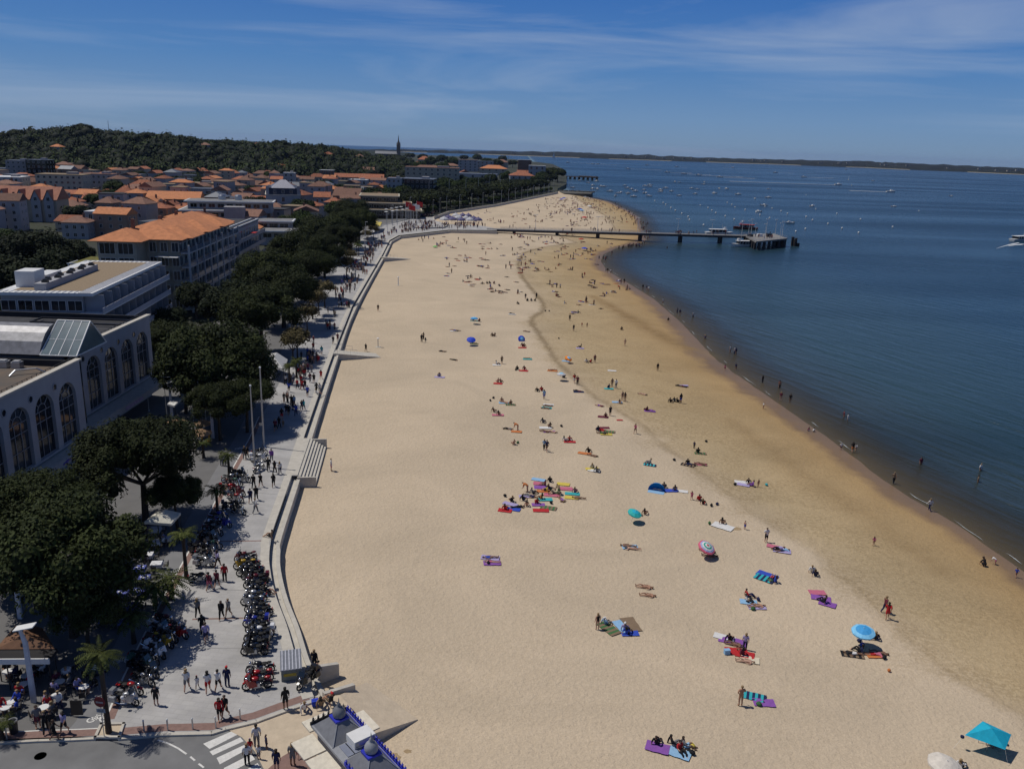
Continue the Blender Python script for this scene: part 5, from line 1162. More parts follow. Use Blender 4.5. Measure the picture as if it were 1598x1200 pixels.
canopy([(261,630),(272,633),(300,607),(293,604)],3.2,3.3,'narrow white striped awning in front of the arcaded hall',cm('white_canvas',(.6,.6,.6),.8))
canopy([(576,352),(582,347),(596,347),(593,353)],3,4,'bright yellow awning near the far bend of the promenade',cm('yellow_canvas',(.70,.55,.12),.8))
canopy([(112,846),(140,835),(190,838),(165,850)],2.8,3.3,'dull red awning half hidden under the huge pine',cm('dull_red_canvas',(.14,.05,.045),.8))
canopy([(560,362),(575,358),(586,361),(575,366)],3,3.2,'grey flat shelter among the far promenade crowd',cm('grey_canvas',(.42,.42,.42),.8))
p=at(28,1032,2.6); t=thing('terrace_cover','pergola',(p.x,p.y,0),R(4),None,'flat white edged cover over the round cafe tables'); MB().box(-1,.7,2.45,6.4,1.4,.28).build('roof',M_['dark'],t); MB().box(-1,0-.02,2.40,6.5,.10,.45).build('fascia',M_['white'],t)
for x in (-4,-1,2): MB().tube((x,.3,0),(x,.3,2.45),.05,n=5).build('post',M_['dark'],t)
def frame_pergola():
    a=at(296,617,2.8);b=at(366,616,2.8);c=at(378,608,2.8); t=thing('pergola_frame','pergola',(a.x,a.y,0),0,None,'thin white pipe frame pergola under the broad umbrella pine'); q=[Vector((0,0,2.8)),b-Vector((a.x,a.y,0)),c-Vector((a.x,a.y,0)),at(300,634,2.8)-Vector((a.x,a.y,0)),at(320,635,2.8)-Vector((a.x,a.y,0))]
    f=MB()
    for i,j in ((0,1),(1,2),(0,3),(3,4)): f.tube(q[i],q[j],.05,n=5)
    f.build('beam',M_['white'],t)
    for k in range(5): MB().tube((q[k].x,q[k].y,0),q[k],.04,n=5).build('post',M_['white'],t)
frame_pergola()
def parasol(loc,r,h,cols,label,group=None,square=False,tilt=(0,0),name='parasol',sides=8,au=None):
    t=thing(name,'parasol',loc,rnd.random(),group,label,au); t.rotation_euler=(tilt[0],tilt[1],rnd.random())
    MB().tube((0,0,-.3),(0,0,h+.05),.022,n=6).build('pole',M_['white'],t)
    b=MB(); n=sides; rings=len(cols); pr=[(r*(i)/rings,h-.34*r*((i)/rings)**1.6) for i in range(rings+1)]
    for i in range(rings):
        for k in range(n):
            a0,a1=2*math.pi*k/n,2*math.pi*(k+1)/n; am=(a0+a1)/2; (r0,z0),(r1,z1)=pr[i],pr[i+1]; sag=.0
            b.add([(r0*math.cos(a0),r0*math.sin(a0),z0),(r1*math.cos(a0),r1*math.sin(a0),z1),(r1*math.cos(am)*.965,r1*math.sin(am)*.965,z1+.0),(r1*math.cos(a1),r1*math.sin(a1),z1),(r0*math.cos(a1),r0*math.sin(a1),z0)],[(0,1,2,3,4)],i)
    r1,z1=pr[-1]
    for k in range(n):
        a0,a1=2*math.pi*k/n,2*math.pi*(k+1)/n; am=(a0+a1)/2
        b.add([(r1*math.cos(a0),r1*math.sin(a0),z1),(r1*math.cos(am)*.965,r1*math.sin(am)*.965,z1),(r1*math.cos(a1),r1*math.sin(a1),z1),(r1*math.cos(a1),r1*math.sin(a1),z1-.13),(r1*math.cos(am)*.965,r1*math.sin(am)*.965,z1-.15),(r1*math.cos(a0),r1*math.sin(a0),z1-.13)],[(0,5,4,1),(1,4,3,2)],rings-1)
    b.build('canopy',cols,t)
    b=MB()
    for k in range(n): a=2*math.pi*k/n; b.tube((0,0,h-.55),(r*.6*math.cos(a),r*.6*math.sin(a),h-.2*r),.008,n=3)
    b.build('rib',M_['steel'],t); MB().ball(0,0,h+.06,.035,n=6).build('finial',M_['white'],t); return t
for px,py,r in ((311,671,1.5),(276,655,1.4),(316,657,1.2)):
    p=at(px,py,2.3); p.z=0; parasol(p,r,2.4,[cm('tan_canvas',(.30,.19,.11),.8)]*2,None,'tan parasols on the terrace',au='tan cafe parasol on the shaded terrace')
for i,(px,py,c) in enumerate([(315,683,'y'),(326,679,'y'),(282,671,'w'),(375,590,'w'),(388,597,'w')]):
    p=at(px,py,.9); p.z=0; t=thing('menu_stand','stand',p,R(20),None,None,('orange' if c=='y' else 'white')+' rounded stand on the shaded terrace'); m=cm('orange_plastic',(.55,.24,.02),.5) if c=='y' else M_['white']
    MB().lathe([(.25,0),(.28,.1),(.1,.2),(.1,.9),(.30,1.0),(.42,1.25),(.35,1.5),(.05,1.55)],n=12).build('body',m,t,True)
for i,(px,py) in enumerate([(270,677)]): 
    p=at(px,py,.8); t=thing('ice_cream_counter','counter',(p.x,p.y,0),R(25),None,'long white counter board beside the tan parasols'); MB().box(0,0,.85,1.8,.5,.08).build('countertop',M_['white'],t); MB().box(0,0,0,1.6,.4,.85).build('cabinet',M_['dark'],t)
# lamp columns
def lampcol(px,py,H,lab,au=None,w=.34):
    p=at(px,py); t=thing('lamp_column','street lamp',(p.x,p.y,0),0,'tall white lamp columns',lab,au)
    b=MB(); w2=w
    b.box(0,0,0,w*1.1,w*.55,H*.8,0,0,.8,1.); 
    b.add([(-w*.44,-w*.27,H*.8),(w*.44,-w*.27,H*.8),(w*.44,w*.27,H*.8),(-w*.44,w*.27,H*.8),(-w*1.05,-w*.2,H*.99),(-w*.6,-w*.2,H),(-w*.6,w*.2,H),(-w*1.05,w*.2,H*.99)],[(0,1,5,4),(1,2,6,5),(2,3,7,6),(3,0,4,7),(4,5,6,7)]); b.build('column',cm('pale_lavender_paint',(.50,.51,.56),.5),t)
    b=MB(); b.box(0,0,-.04,1.5,.62,.07); o=b.build('lamp_head',M_['white'],t,loc=(w*.35,0,H+.12)); o.rotation_euler=(R(6),R(-14),0)
lampcol(53,1095,6.1,'tall white lamp column with slanted panel head by the cafe tables'); lampcol(332.5,684,6.0,'white lamp column in front of the shaded terrace'); lampcol(478,477,6,None,'white lamp column among the young plane trees'); lampcol(452,512,6,None,'white lamp column among the young plane trees'); lampcol(269,657,5.8,None,'white lamp column in front of the arcaded hall'); lampcol(32,965,5.5,None,'white lamp column standing in deep pine shade')
def pole(px,py,H,lab=None,au=None,r=.09,ball=True,name='flagpole',cat='flagpole',grp=None,m=None):
    p=at(px,py); t=thing(name,cat,(p.x,p.y,0),0,grp,lab,au); MB().tube((0,0,0),(0,0,H),r,r*.6,8).build('pole',m or M_['stone'],t)
    if ball: MB().ball(0,0,H+.08,r*1.3,n=6).build('finial',M_['white'],t)
    MB().lathe([(r*2,0),(r*2,.12),(r*1.1,.25)],n=8).build('base_plate',M_['steel'],t); return t
t=pole(412,697,11,'taller of the two pale poles on the promenade above the white scooter',r=.13,grp='twin poles'); MB().box(-.25,0,3.0,.5,.1,.35).build('bracket',M_['steel'],t)
pole(397.5,726,10.5,'pale pole standing right next to the parked white motorcycle',r=.12,grp='twin poles')
pole(232.5,642,3.4,'short thin post near the arcaded hall',r=.06,name='post',cat='post'); t=pole(261,655,6.9,'slim lamp post with ball head before the arcaded hall',r=.07,name='lamp_post',cat='street lamp'); MB().box(.5,0,6.5,1,.08,.06).build('arm',M_['white'],t)
def slamp(x,y,z,H,au,grp,r=.07):
    t=thing('street_lamp','street lamp',(x,y,z),0,grp,None,au); MB().tube((0,0,0),(0,0,H),r,r*.7,5).build('pole',M_['steel'],t); MB().box(.35,0,H,.9,.3,.12).build('lamp_head',M_['white'],t)
i=0
for s in np.linspace(0,1,17):
    y=495+s*320; slamp(float(xw(y))-1.6,y,.1,9,'slim grey street lamp beside the far walk','street lamps along the far walk',r=.11+.06*s)
for s in np.linspace(0,1,8):
    y=560+s*240; slamp(float(xw(y))-24-8*s,y,0,17,'tall mast light rising over the far trees','tall masts behind the far walk',r=.13)
for px,py,H in [(569,397,9),(571,392,11),(612,352,10),(620,351,9),(640,352,14),(651,356,9),(590,372,7),(576,352,6),(605,360,8)]:
    p=at(px,py); slamp(p.x,p.y,0,H,'street lamp on the crowded esplanade','street lamps on the esplanade',r=.1)
# banner flags
for i,(px,py,c) in enumerate([(638,358,'r'),(645,356,'w'),(633,351,'r'),(650,350,'r')]):
    p=at(px,py); t=thing('flagpole','flag',(p.x,p.y,0),R(20),None,None,('red' if c=='r' else 'white')+' flag flying on a pole on the esplanade'); MB().tube((0,0,0),(0,0,12),.09,.05,5).build('pole',M_['white'],t)
    b=MB(); vs=[]; 
    for k in range(7): 
        for z in (9.4,11.8): vs.append((k*.55,.25*math.sin(k*1.2),z-.12*k))
    b.add(vs,[(2*k,2*k+2,2*k+3,2*k+1) for k in range(6)]); b.build('flag',cm('flag_red',(.45,.03,.03),.8) if c=='r' else M_['white'],t)
# white shade lamps cluster on esplanade
for i in range(14):
    px=603+ (i%7)*8+rnd.uniform(-2,2); py=350-(i%7)*1.6+(i//7)*5; p=at(px,py); t=thing('canopy_lamp','street lamp',(p.x,p.y,0),0,'white topped lamps of the esplanade',None,'street lamp with wide white disc top'); MB().tube((0,0,0),(0,0,7.5),.09,n=5).build('pole',M_['steel'],t); MB().lathe([(.1,7.4),(1.0,7.5),(1.05,7.62),(.1,7.8)],n=10).build('lamp_head',M_['white'],t)
# bollards
for i,(px,py) in enumerate([(225,1141),(262,1139),(301,1137.5),(337,1135.5),(375,1122.5),(11,1153),(410,1108)][:6]):
    p=at(px,py); t=thing('bollard','bollard',p,0,'steel bollards along the kerb',None,'steel bollard with white top on the kerb'); MB().tube((0,0,0),(0,0,.85),.055,n=10).build('post',M_['steel'],t); MB().lathe([(.06,.85),(.065,.9),(.03,.95),(.001,.96)],n=10).build('cap',M_['white'],t)
# sign at planter
def sign():
    p=at(168,1146); t=thing('road_sign','sign',(p.x-.05,p.y-.35,0),R(-6),None,'round red no entry sign with a lower plate in front of the slim palm')
    MB().tube((0,0,0),(0,0,3.3),.03,n=8).build('post',M_['steel'],t)
    def disc(r,z,y,m,nm): 
        n=24; b=MB(); b.add([(r*math.cos(2*math.pi*i/n),y,z+r*math.sin(2*math.pi*i/n)) for i in range(n)]+[(r*math.cos(2*math.pi*i/n),y+.03,z+r*math.sin(2*math.pi*i/n)) for i in range(n)],[tuple(range(n)),tuple(range(n,2*n))[::-1]]+[(i,n+i,n+(i+1)%n,(i+1)%n) for i in range(n)]); return b.build(nm,m,t)
    d=disc(.40,2.95,-.07,cm('sign_red',(.16,.015,.02),.5),'sign_plate'); MB().box(0,-.085,2.87,.52,.012,.13).build('white_bar',cm('sign_white',(.30,.25,.25),.5),d)
    MB().box(.02,-.06,2.12,.62,.03,.30).build('lower_plate',cm('sign_grey',(.26,.29,.33),.5),t)
    cu=bpy.data.curves.new('lettering','FONT'); cu.body='SAUF'; cu.size=.18; cu.align_x='CENTER'; o=bpy.data.objects.new('lettering',cu); COL.objects.link(o); o.parent=t; o.location=(.02,-.08,2.2); o.rotation_euler=(R(90),0,0); cu.materials.append(M_['dark']); 
    bpy.context.view_layer.update(); me=bpy.data.meshes.new_from_object(o); o2=bpy.data.objects.new('lettering',me); o2.parent=t; o2.location=o.location; o2.rotation_euler=o.rotation_euler; bpy.data.objects.remove(o); COL.objects.link(o2); o2.name='lettering'
sign()
t=thing('menu_board','sign',at(121,1117),R(5),None,'dark free standing panel on the cafe terrace'); MB().box(0,0,.1,.8,.05,1.2).build('panel',M_['dark'],t)
p=at(12,1150); t=thing('litter_bin','bin',p+Vector((.15,.5,0)),0,None,'dark round litter bin behind the kerb bollard'); MB().lathe([(.26,0),(.3,.9),(.31,.95),(.2,1.02),(.02,1.03)],n=14).build('body',M_['dark'],t); MB().lathe([(.315,.9),(.32,.96),(.315,1.0)],n=14).build('rim',M_['steel'],t)
# striped locker by the wall
def locker():
    p=at(455,1057); t=thing('storage_locker','locker',p,R(16),None,'long metal locker with ribbed lid and yellow tagged side beside the sea wall')
    MB().box(0,.9,0,1.5,2.6,.95).build('body',cm('grey_green_metal',(.16,.18,.18),.5),t); l=MB().box(0,.9,.95,1.62,2.7,.06)
    for k in range(6): l.box(-.65+k*.26,.9,1.01,.09,2.7,.05,0,1)
    l.build('lid',[cm('ribbed_grey',(.17,.18,.21),.45),cm('ribbed_light',(.42,.43,.48),.45)],t)
    MB().box(-.1,-.411,.42,.95,.012,.25).build('painted_tag',cm('tag_yellow',(.40,.30,.05),.7),t)
locker()
# kiosk with blue cresting and domes
def kiosk():
    P=at(485,1131,3.3); Q=at(540,1107,3.3); Rr=at(609,1177,3.3); u=(Q-P); w=u.length; v=(Rr-Q); l=v.length; ang=math.atan2(-v.y,-v.x)-math.pi/2
    ang=math.atan2(u.y,u.x); t=thing('domed_kiosk','kiosk',(P.x,P.y,-.12),ang,None,'grey roofed kiosk with two domes, blue cresting and cream awnings on the slipway')
    Z=3.3+.12; l=max(l,7.6)
    ZN=cm('slate_panel',(.17,.175,.19),.5); BLU=cm('cobalt_paint',(.02,.03,.42),.45,spec=.5); LG=cm('light_grey_metal',(.27,.28,.30),.5); CR=cm('cream_awning',(.62,.57,.47),.8)
    MB().box(w/2,-l/2,0,w-.6,l-.6,Z-.15).build('wall',M_['render'],t)
    MB().box(w/2,-l/2,Z-.15,w,l,.18).build('roof_slab',LG,t)
    for yc in (-1.5,-5.6):
        b=MB().box(w/2,yc,Z+.03,w*.92,2.7,.95,0,0,.30,.30).build('hipped_roof',ZN,t)
        d=MB().box(w/2,yc,Z+.9,.95,.95,.14).build('dome_base',BLU,t)
        MB().lathe([(.34,Z+1.02),(.42,Z+1.15),(.43,Z+1.4),(.34,Z+1.6),(.20,Z+1.75),(.09,Z+1.83),(.14,Z+1.92),(.05,Z+2.0),(.025,Z+2.3),(.001,Z+2.45)],w/2,yc,14).build('dome',LG if yc<-4 else ZN,d,True)
        for s in (-1,1):
            MB().tube((w/2+s*w*.46,yc-1.35,Z+.04),(w/2+s*.35,yc-.4,Z+.98),.05,n=4).build('hip_ridge',LG,t)
    for x in (w*.28,w*.45): MB().box(x,-3.55,Z+.03,.5,1.2,.05).build('skylight',cm('blue_grey_glass',(.2,.22,.28),.3),t)
    a=MB().box(w*.72,-3.3,Z+.03,1.5,1.1,.55).build('air_unit',M_['white'],t); MB().box(w*.72,-3.858,Z+.15,1.3,.012,.35).build('unit_grille',M_['steel'],a)
    # cresting : row of little fleur shapes
    def crest(x0,y0,x1,y1,m,nm='cresting'):
        b=MB(); d=Vector((x1-x0,y1-y0,0)); n=int(d.length/.34); b.box((x0+x1)/2,(y0+y1)/2,Z+.0,abs(x1-x0)+.08,abs(y1-y0)+.08,.22)
        for i in range(n):
            p=Vector((x0,y0,0))+d*((i+.5)/n); b.box(p.x,p.y,Z+.2,.16,.16,.14,0,0,.5).ball(p.x,p.y,Z+.40,.09,n=6).tube((p.x,p.y,Z+.44),(p.x,p.y,Z+.62),.03,.004,n=4)
            if i%2==0: b.tube((p.x,p.y,Z+.24),(p.x+d.x/n*.5,p.y+d.y/n*.5,Z+.36),.02,n=3)
        b.build(nm,m,t)
    crest(w,-.1,w,-l,BLU); crest(0,-4.6,0,-l,BLU); crest(0,0,w,0,M_['dark'])
    MB().box(w-.55,-l*.5,Z+.04,.9,l*.98,.03).build('gutter_band',BLU,t)
    def awn(x,y,dx,dy,m,rz=0): MB().box(0,0,0,dx,dy,.10).build('awning',m,t,loc=(x,y,Z-.62),rz=rz)
    awn(-.75,-1.15,1.5,1.9,CR); awn(-.75,-3.2,1.5,1.9,CR); awn(w*.35,.65,w*.75,1.2,CR); awn(w+.65,-1.2,1.2,2.2,CR)
    b=MB()
    for k in range(9): b.box(-.75,-4.6-.22*k-.1,Z-.62,1.7,.215,.10,0,k%2)
    b.build('awning',[cm('pink_awning',(.60,.36,.30),.8),CR],t)
    MB().ball(w+.15,-l+.3,1.6,.12,n=8).build('lamp',M_['white'],t)
kiosk()
b=MB().box(0,0,0,.5,.4,.4).tube((-.2,0,.4),(.2,0,.4),.03,n=4); o=b.build('cool_bag',cm('cobalt_bag',(.02,.05,.45),.7),loc=at(492,1099,-.0),rz=.4); tag(o,'blue cool bag standing between the people seated on the kerb','bag')
# ---------- pier ----------
def pier():
    a=at(775,357,.3); b1=at(1165,367.5,.3); d=b1-a; L_=math.hypot(d.x,d.y); ang=math.atan2(d.y,d.x); t=thing('pier','pier',(a.x,a.y,0),ang,None,'long slender jetty on dark piles reaching out from the beach into the bay')
    DK=cm('pier_concrete',(.22,.21,.20),.85); PD=cm('pier_piles',(.045,.04,.04),.9)
    MB().box(L_/2-2,0,-.3,L_+6,5,.55).build('deck',DK,t); MB().box(L_/2,-2.56,-.95,L_+2,.25,.75).box(L_/2,2.56,-.95,L_+2,.25,.75).build('beam',PD,t)
    for x in (9,31,52,74,95,116,134): 
        MB().box(x,0,-7,1.3,3.8,6.3).build('pile',PD,t)
    for s in (-1,1):
        f=MB()
        for z in (.55,.9,1.25): f.tube((2,s*2.4,z),(L_,s*2.4,z),.035,n=4)
        x=2
        while x<L_: f.tube((x,s*2.4,.2),(x,s*2.4,1.3),.03,n=4); x+=2
        f.build('railing',M_['steel'],t)
    for x in (20,52,73,94,112,128):
        l=MB().tube((x,2.2,.2),(x,2.2,7.5),.11,.08,6).build('lamp_post',M_['white'],t); MB().box(x-.6,2.2,7.4,1.1,.5,.2).box(x+.6,2.2,7.4,1.1,.5,.2).build('lamp_head',M_['white'],l)
    # head platform
    C=[at(1160,366,.3),at(1207,364.5,.3),at(1229,372,.3),at(1180,377,.3)]
    rel=[Matrix.Rotation(-ang,3,'Z')@(p-Vector((a.x,a.y,0))) for p in C]
    MB().prism([(p.x,p.y) for p in rel],-.4,.3).build('head_deck',DK,t)
    m=sum(rel,Vector())/4
    for i in range(4):
        p,q=rel[i],rel[(i+1)%4]
        n=6
        for k in range(n): r_=p.lerp(q,(k+.5)/n).lerp(m,.04); MB().box(r_.x,r_.y,-7,1.0,1.0,6.6).build('pile',PD,t)
        f=MB().tube((p.x,p.y,1.25),(q.x,q.y,1.25),.04,n=4).tube((p.x,p.y,.8),(q.x,q.y,.8),.03,n=4); 
        for k in range(9): r_=p.lerp(q,k/9); f.tube((r_.x,r_.y,.3),(r_.x,r_.y,1.3),.04,n=4)
        f.build('railing',M_['steel'],t)
        if i%2==0 or True:
            for s in (.2,.75):
                r_=p.lerp(q,s).lerp(m,.1); l=MB().tube((r_.x,r_.y,.3),(r_.x,r_.y,8),.12,.08,6).build('lamp_post',M_['white'],t); MB().box(r_.x,r_.y,8,1.4,.5,.2).build('lamp_head',M_['white'],l)
    for k in range(3): MB().box(m.x-8+k*5,m.y,.3,2.6,2.,1.1+.3*k).build('hut',M_['dark'] if k!=1 else M_['white'],t)
    pp=at(1239,384,-4); t2=thing('mooring_dolphin','mooring post',(pp.x,pp.y,-7),0,None,'dark cluster of mooring piles standing off the end of the pier')
    for x,y,h in ((-1,0,7.6),(.8,.4,7.0),(0,-.9,6.6),(1.8,-.8,4.6)): MB().tube((x,y,0),(x,y,h),.75,n=8).build('pile',PD,t2)
    pp=at(1170,383,-4); t3=thing('mooring_post','mooring post',(pp.x,pp.y,-7),0,None,'dark squared pile beside the white ferry at the pier head'); MB().box(0,0,0,1.6,1.6,8.0,0,0,.95).build('pile',PD,t3)
pier()
def pier2():
    a=at(875,275,-.5); b1=at(933,278,-.5); d=b1-a; L_=math.hypot(d.x,d.y); t=thing('pier','pier',(a.x,a.y,0),math.atan2(d.y,d.x),None,'distant wooden jetty beyond the wooded point'); MB().box(L_/2,0,-1,L_,6,.9).build('deck',M_['wood'],t)
    for k in range(9): MB().box(k*L_/8.5+2,0,-7,1.6,5,6).build('pile',M_['wood'],t)
    MB().box(L_*.75,0,-.1,L_*.45,9,1.4).build('platform',M_['wood'],t)
pier2()
def groyne():
    pts=[at(870,299,-2),at(895,300,-2),at(925,303.5,-3),at(922,306,-3),at(880,303.5,-2)]
    g=MB(); t=thing('stone_groyne','breakwater',pts[0],0,None,'low dark stone groyne at the end of the crowded beach'); o=pts[0]
    g.prism([(p.x-o.x,p.y-o.y) for p in pts],-3,1.0); 
    for i in range(60): 
        s=rnd.random(); p=pts[0].lerp(pts[2],s)-o; g.box(p.x+rnd.uniform(-3,3),p.y+rnd.uniform(-6,3),.7,rnd.uniform(1,3),rnd.uniform(1,3),rnd.uniform(.5,1.3),rnd.random()*3)
    g.build('rock_mass',cm('groyne_rock',(.10,.095,.08),.95),t); MB().box(20,0,1.1,42,1.2,.3).build('walkway',M_['stone'],t)
groyne()
# ---------- boats ----------
def hull(b,L_,W_,H,z0=-.3,mi=0):
    S=[(-.5,.85),(-.3,.98),(0,1),(.25,.86),(.42,.45),(.5,.03)]; vs=[]
    for s,wf in S: vs+=[(s*L_,-W_/2*wf,H*(1+.25*max(0,s)*2)),(s*L_*.96,-W_/2*wf*.6,z0),(s*L_*.96,W_/2*wf*.6,z0),(s*L_,W_/2*wf,H*(1+.25*max(0,s)*2))]
    f=[(0,1,2,3)]
    for i in range(5): 
        for k in range(3): f.append((4*i+k,4*(i+1)+k,4*(i+1)+k+1,4*i+k+1))
        f.append((4*i+3,4*(i+1)+3,4*(i+1),4*i))
    return b.add(vs,f,mi)
def boat(L_=6):
    t=thing('motorboat','boat',(0,0,-50)); hull(MB(),L_,L_*.34,.75).build('hull',M_['white'],t); MB().box(.05*L_,0,.75,L_*.3,L_*.22,.75,0,0,.7).build('cabin',M_['white'],t); MB().box(.05*L_+L_*.13,0,1.0,.05,L_*.2,.4).build('windshield',M_['glass'],t); MB().box(-.48*L_,0,.3,.4,.4,.9).build('outboard_motor',M_['dark'],t); return t
BO=boat(); bu=[]
BOATS=[(894,293.5,0),(980,302,0),(992,299,20),(965,302,0),(1007,291,160),(1085,303,10),(1060,306,0),(1088,296,180),(1152,304,0),(1178,311,80),(938,291,40),(942,292,0),(952,299,0),(979,294,0),(986,296,30),(1005,297,0),(1015,292,0),(1030,300,0),(1039,294,0),(1199,309,0),(1060,285,170),(918,286,0),(930,283,30),(1232,349,200),(1395,323,0),(905,282,20),(1098,288,0),(1008,302,60),(975,290,0),(1048,299,20)]
rb=random.Random(12); BOATS+=[(rb.uniform(900,1120),rb.uniform(283,312),rb.uniform(0,360)) for _ in range(22)]+[(rb.uniform(1120,1500),rb.uniform(280,335),rb.uniform(0,360)) for _ in range(9)]
fst=True
for px,py,a in BOATS:
    p=at(px,py,-4); s=.95+.35*((px*7)%5)/5
    if fst: BO.location=p; BO.rotation_euler.z=R(a); BO['group']='small motorboats moored in the bay'; AUTO.append((BO,'small white motorboat on the blue water')); fst=False
    else: dup(BO,p,R(a),'small motorboats moored in the bay',None,'small white motorboat on the blue water',scale=s)
WK=cm('wake_foam',(.62,.64,.66),.7)
def wake(p,a,L_,w0,w1,name='wake'):
    d=Vector((-math.cos(a),-math.sin(a),0)); pts=[p+d*(L_*k/8)+Vector((0,0,.03)) for k in range(9)]; ws=[w0+(w1-w0)*k/8*(.8+.4*((k*7)%3)/2) for k in range(9)]; o=ribbon(pts,ws).build('wake_foam',WK); tag(o,'thin white wake trailing behind a speeding boat','wake',kind='stuff')
for px,py,a,L_ in [(886,254,180,130),(925,256.5,180,90),(933,256.5,0,40),(980,264,180,90),(1041,269.5,185,60),(1067,272,180,60),(1090,274,178,95),(1123,277,172,70),(1056,261,180,40),(1144,262,0,30),(1254,277,180,70),(1308,289,0,190),(1320,265,180,60),(1010,258,180,50),(1210,270,180,50),(1390,300,0,60)]:
    p=at(px,py,-4); dup(BO,p,R(a),'speedboats crossing the bay',None,'white speedboat trailing a wake across the bay',scale=2.2); q=p.copy(); wake(q,R(a),L_,4.5,8)
# sail and beacon
p=at(1324,281,-4); t=thing('channel_marker','buoy',p,0,None,'slim white channel marker standing in open water'); MB().lathe([(1.2,-1),(1.2,.8),(.4,1.6),(.3,6.5),(.6,6.6),(.6,7.4),(.01,7.8)],n=8).build('body',M_['white'],t)
for px,py,lab in ((863,247,'sailing boat with tall white sail before the far shore'),(793,247,'small distant white sail left of the tall sailing boat')):
    p=at(px,py,-4); t=thing('sailing_boat','boat',p,0,None,lab); k=proj(p)[2]; s=k/F*(1 if px>800 else .5); hull(MB(),9*s*.5,3,1.2).build('hull',M_['white'],t); MB().add([(-1*s,0,1.5),(3.2*s,0,1.5),(1*s,0,9*s),(-1*s,.3,1.5)],[(0,1,2),(0,3,2)]).build('sail',M_['white'],t)
BUOYS=[(1022,314),(1035,317),(1039,320),(1047,325),(1054,329),(1064,334),(1074,339),(1076,344),(1093,321),(1105,325),(1111,329),(1117,333),(1132,338),(1146,343),(1135,317),(1142,320),(1147,324),(1163,328),(1180,332),(1186,336),(1201,341),(1194,323),(1205,326),(1219,330),(1229,334),(1258,339),(1268,344),(1273,327),(1292,350),(1306,334),(1314,357),(1257,358),(1343,343),(1340,364),(1393,355),(1098,352),(1159,347),(1242,362),(1434,330),(1258,305)]
bm=MB().ball(0,0,.3,.65,n=8).mesh('buoy',M_['white'],True)
for i,(px,py) in enumerate(BUOYS):
    o=link('buoy',bm,None,at(px,py,-4)); tag(o,None,'buoy','white mooring buoys off the pier'); AUTO.append((o,'round white mooring buoy floating off the pier'))
# ferries
def ferry(px,py,L_,a,lab,roof,hm=None):
    p=at(px,py,-4); t=thing('passenger_boat','boat',p,R(a),None,lab); hull(MB(),L_,L_*.3,1.3).build('hull',hm or M_['white'],t); MB().box(-.05*L_,0,1.3,L_*.55,L_*.24,1.5).build('cabin',M_['glass'],t); MB().box(-.05*L_,0,2.8,L_*.62,L_*.27,.18).build('roof',roof,t)
    for k in range(5): 
        for s in (-1,1): MB().box(-.3*L_+k*L_*.125,s*L_*.122,1.3,.18,.12,1.5).build('window_post',M_['white'],t)
    MB().box(.2*L_,0,2.98,1.2,1.2,1.1).build('wheelhouse',M_['white'],t); MB().tube((.1*L_,0,3),(.1*L_,0,6),.06,n=4).build('mast',M_['white'],t)
    f=MB()
    for s in (-1,1): f.tube((.25*L_,s*L_*.1,2.3),(.47*L_,s*L_*.02,2.5),.04,n=4)
    f.build('rail',M_['steel'],t); return t
RD=cm('red_canopy',(.40,.05,.03),.7)
ferry(1122,366,16,5,'white passenger boat moored along the pier before its head',M_['white']); ferry(1163,358,15,170,'boat with bright red canopy behind the pier head',RD,cm('dark_red_hull',(.12,.03,.025),.6)); ferry(1159,385,13,195,'white passenger boat with open stern at the near side of the pier head',M_['white'])
ferry(1593,376,17,25,'white passenger boat with red trim speeding at the right hand edge of the bay'.replace(' at the right hand edge of the bay',' and throwing a curved wake'),M_['white'])
p=at(1590,380,-4)
pts=[at(x,y,-3.96) for x,y in [(1590,379),(1583,380.5),(1576,382),(1568,384),(1561,386),(1555,388)]]; o=ribbon(pts,[1.0,1.8,1.3,.7,.4,.12]).build('wake_foam',WK); tag(o,'curved white wake behind the big passenger boat','wake',kind='stuff')
pts=[at(x,y,-3.95) for x,y in [(1597,381),(1590,382),(1583,382.5),(1574,384)]]; o=ribbon(pts,[1.6,2.2,1.6,.6]).build('wake_foam',WK); tag(o,'white splash beside the big passenger boat','wake',kind='stuff')
# festival tents on the esplanade
TV=cm('violet_canvas',(.10,.09,.19),.7); TWm=cm('white_canvas2',(.5,.5,.52),.7)
for i,(px,py,r,c) in enumerate([(693,349,2.6,'v'),(700,346,2.4,'v'),(706,349,2.8,'v'),(714,347,2.2,'w'),(720,350,2.4,'v'),(727,347,2.0,'w'),(733,350,2.4,'v'),(739,348,2.3,'v'),(746,350,2.4,'v'),(711,343,2.2,'v'),(722,343,2.2,'v'),(731,343.5,2.2,'v'),(717,346,1.6,'w')]):
    p=at(px,py,0); t=thing('festival_tent','tent',p,i*.7,'festival tents on the esplanade',None,('dark violet' if (c=='v' and i%3) else 'white')+' domed festival tent'); m=TV if (c=='v' and i%3) else TWm
    MB().lathe([(r,1.9),(r*.92,2.5),(r*.6,3.1),(r*.2,3.5),(.05,4.0)],n=8).build('canopy',m,t)
    for k in range(4): a=math.pi/2*k+.4; MB().tube((r*.9*math.cos(a),r*.9*math.sin(a),0),(r*.9*math.cos(a),r*.9*math.sin(a),1.95),.07,n=4).build('leg',M_['steel'],t)
# esplanade round wall
pts=[at(x,y) for x,y in [(645,356),(665,357),(690,356),(694,354)]]; o=strip('planter_wall',pts,0,.7,1.2,.7,M_['stone'],-.1); tag(o,'low dark curved planter wall on the esplanade','wall')
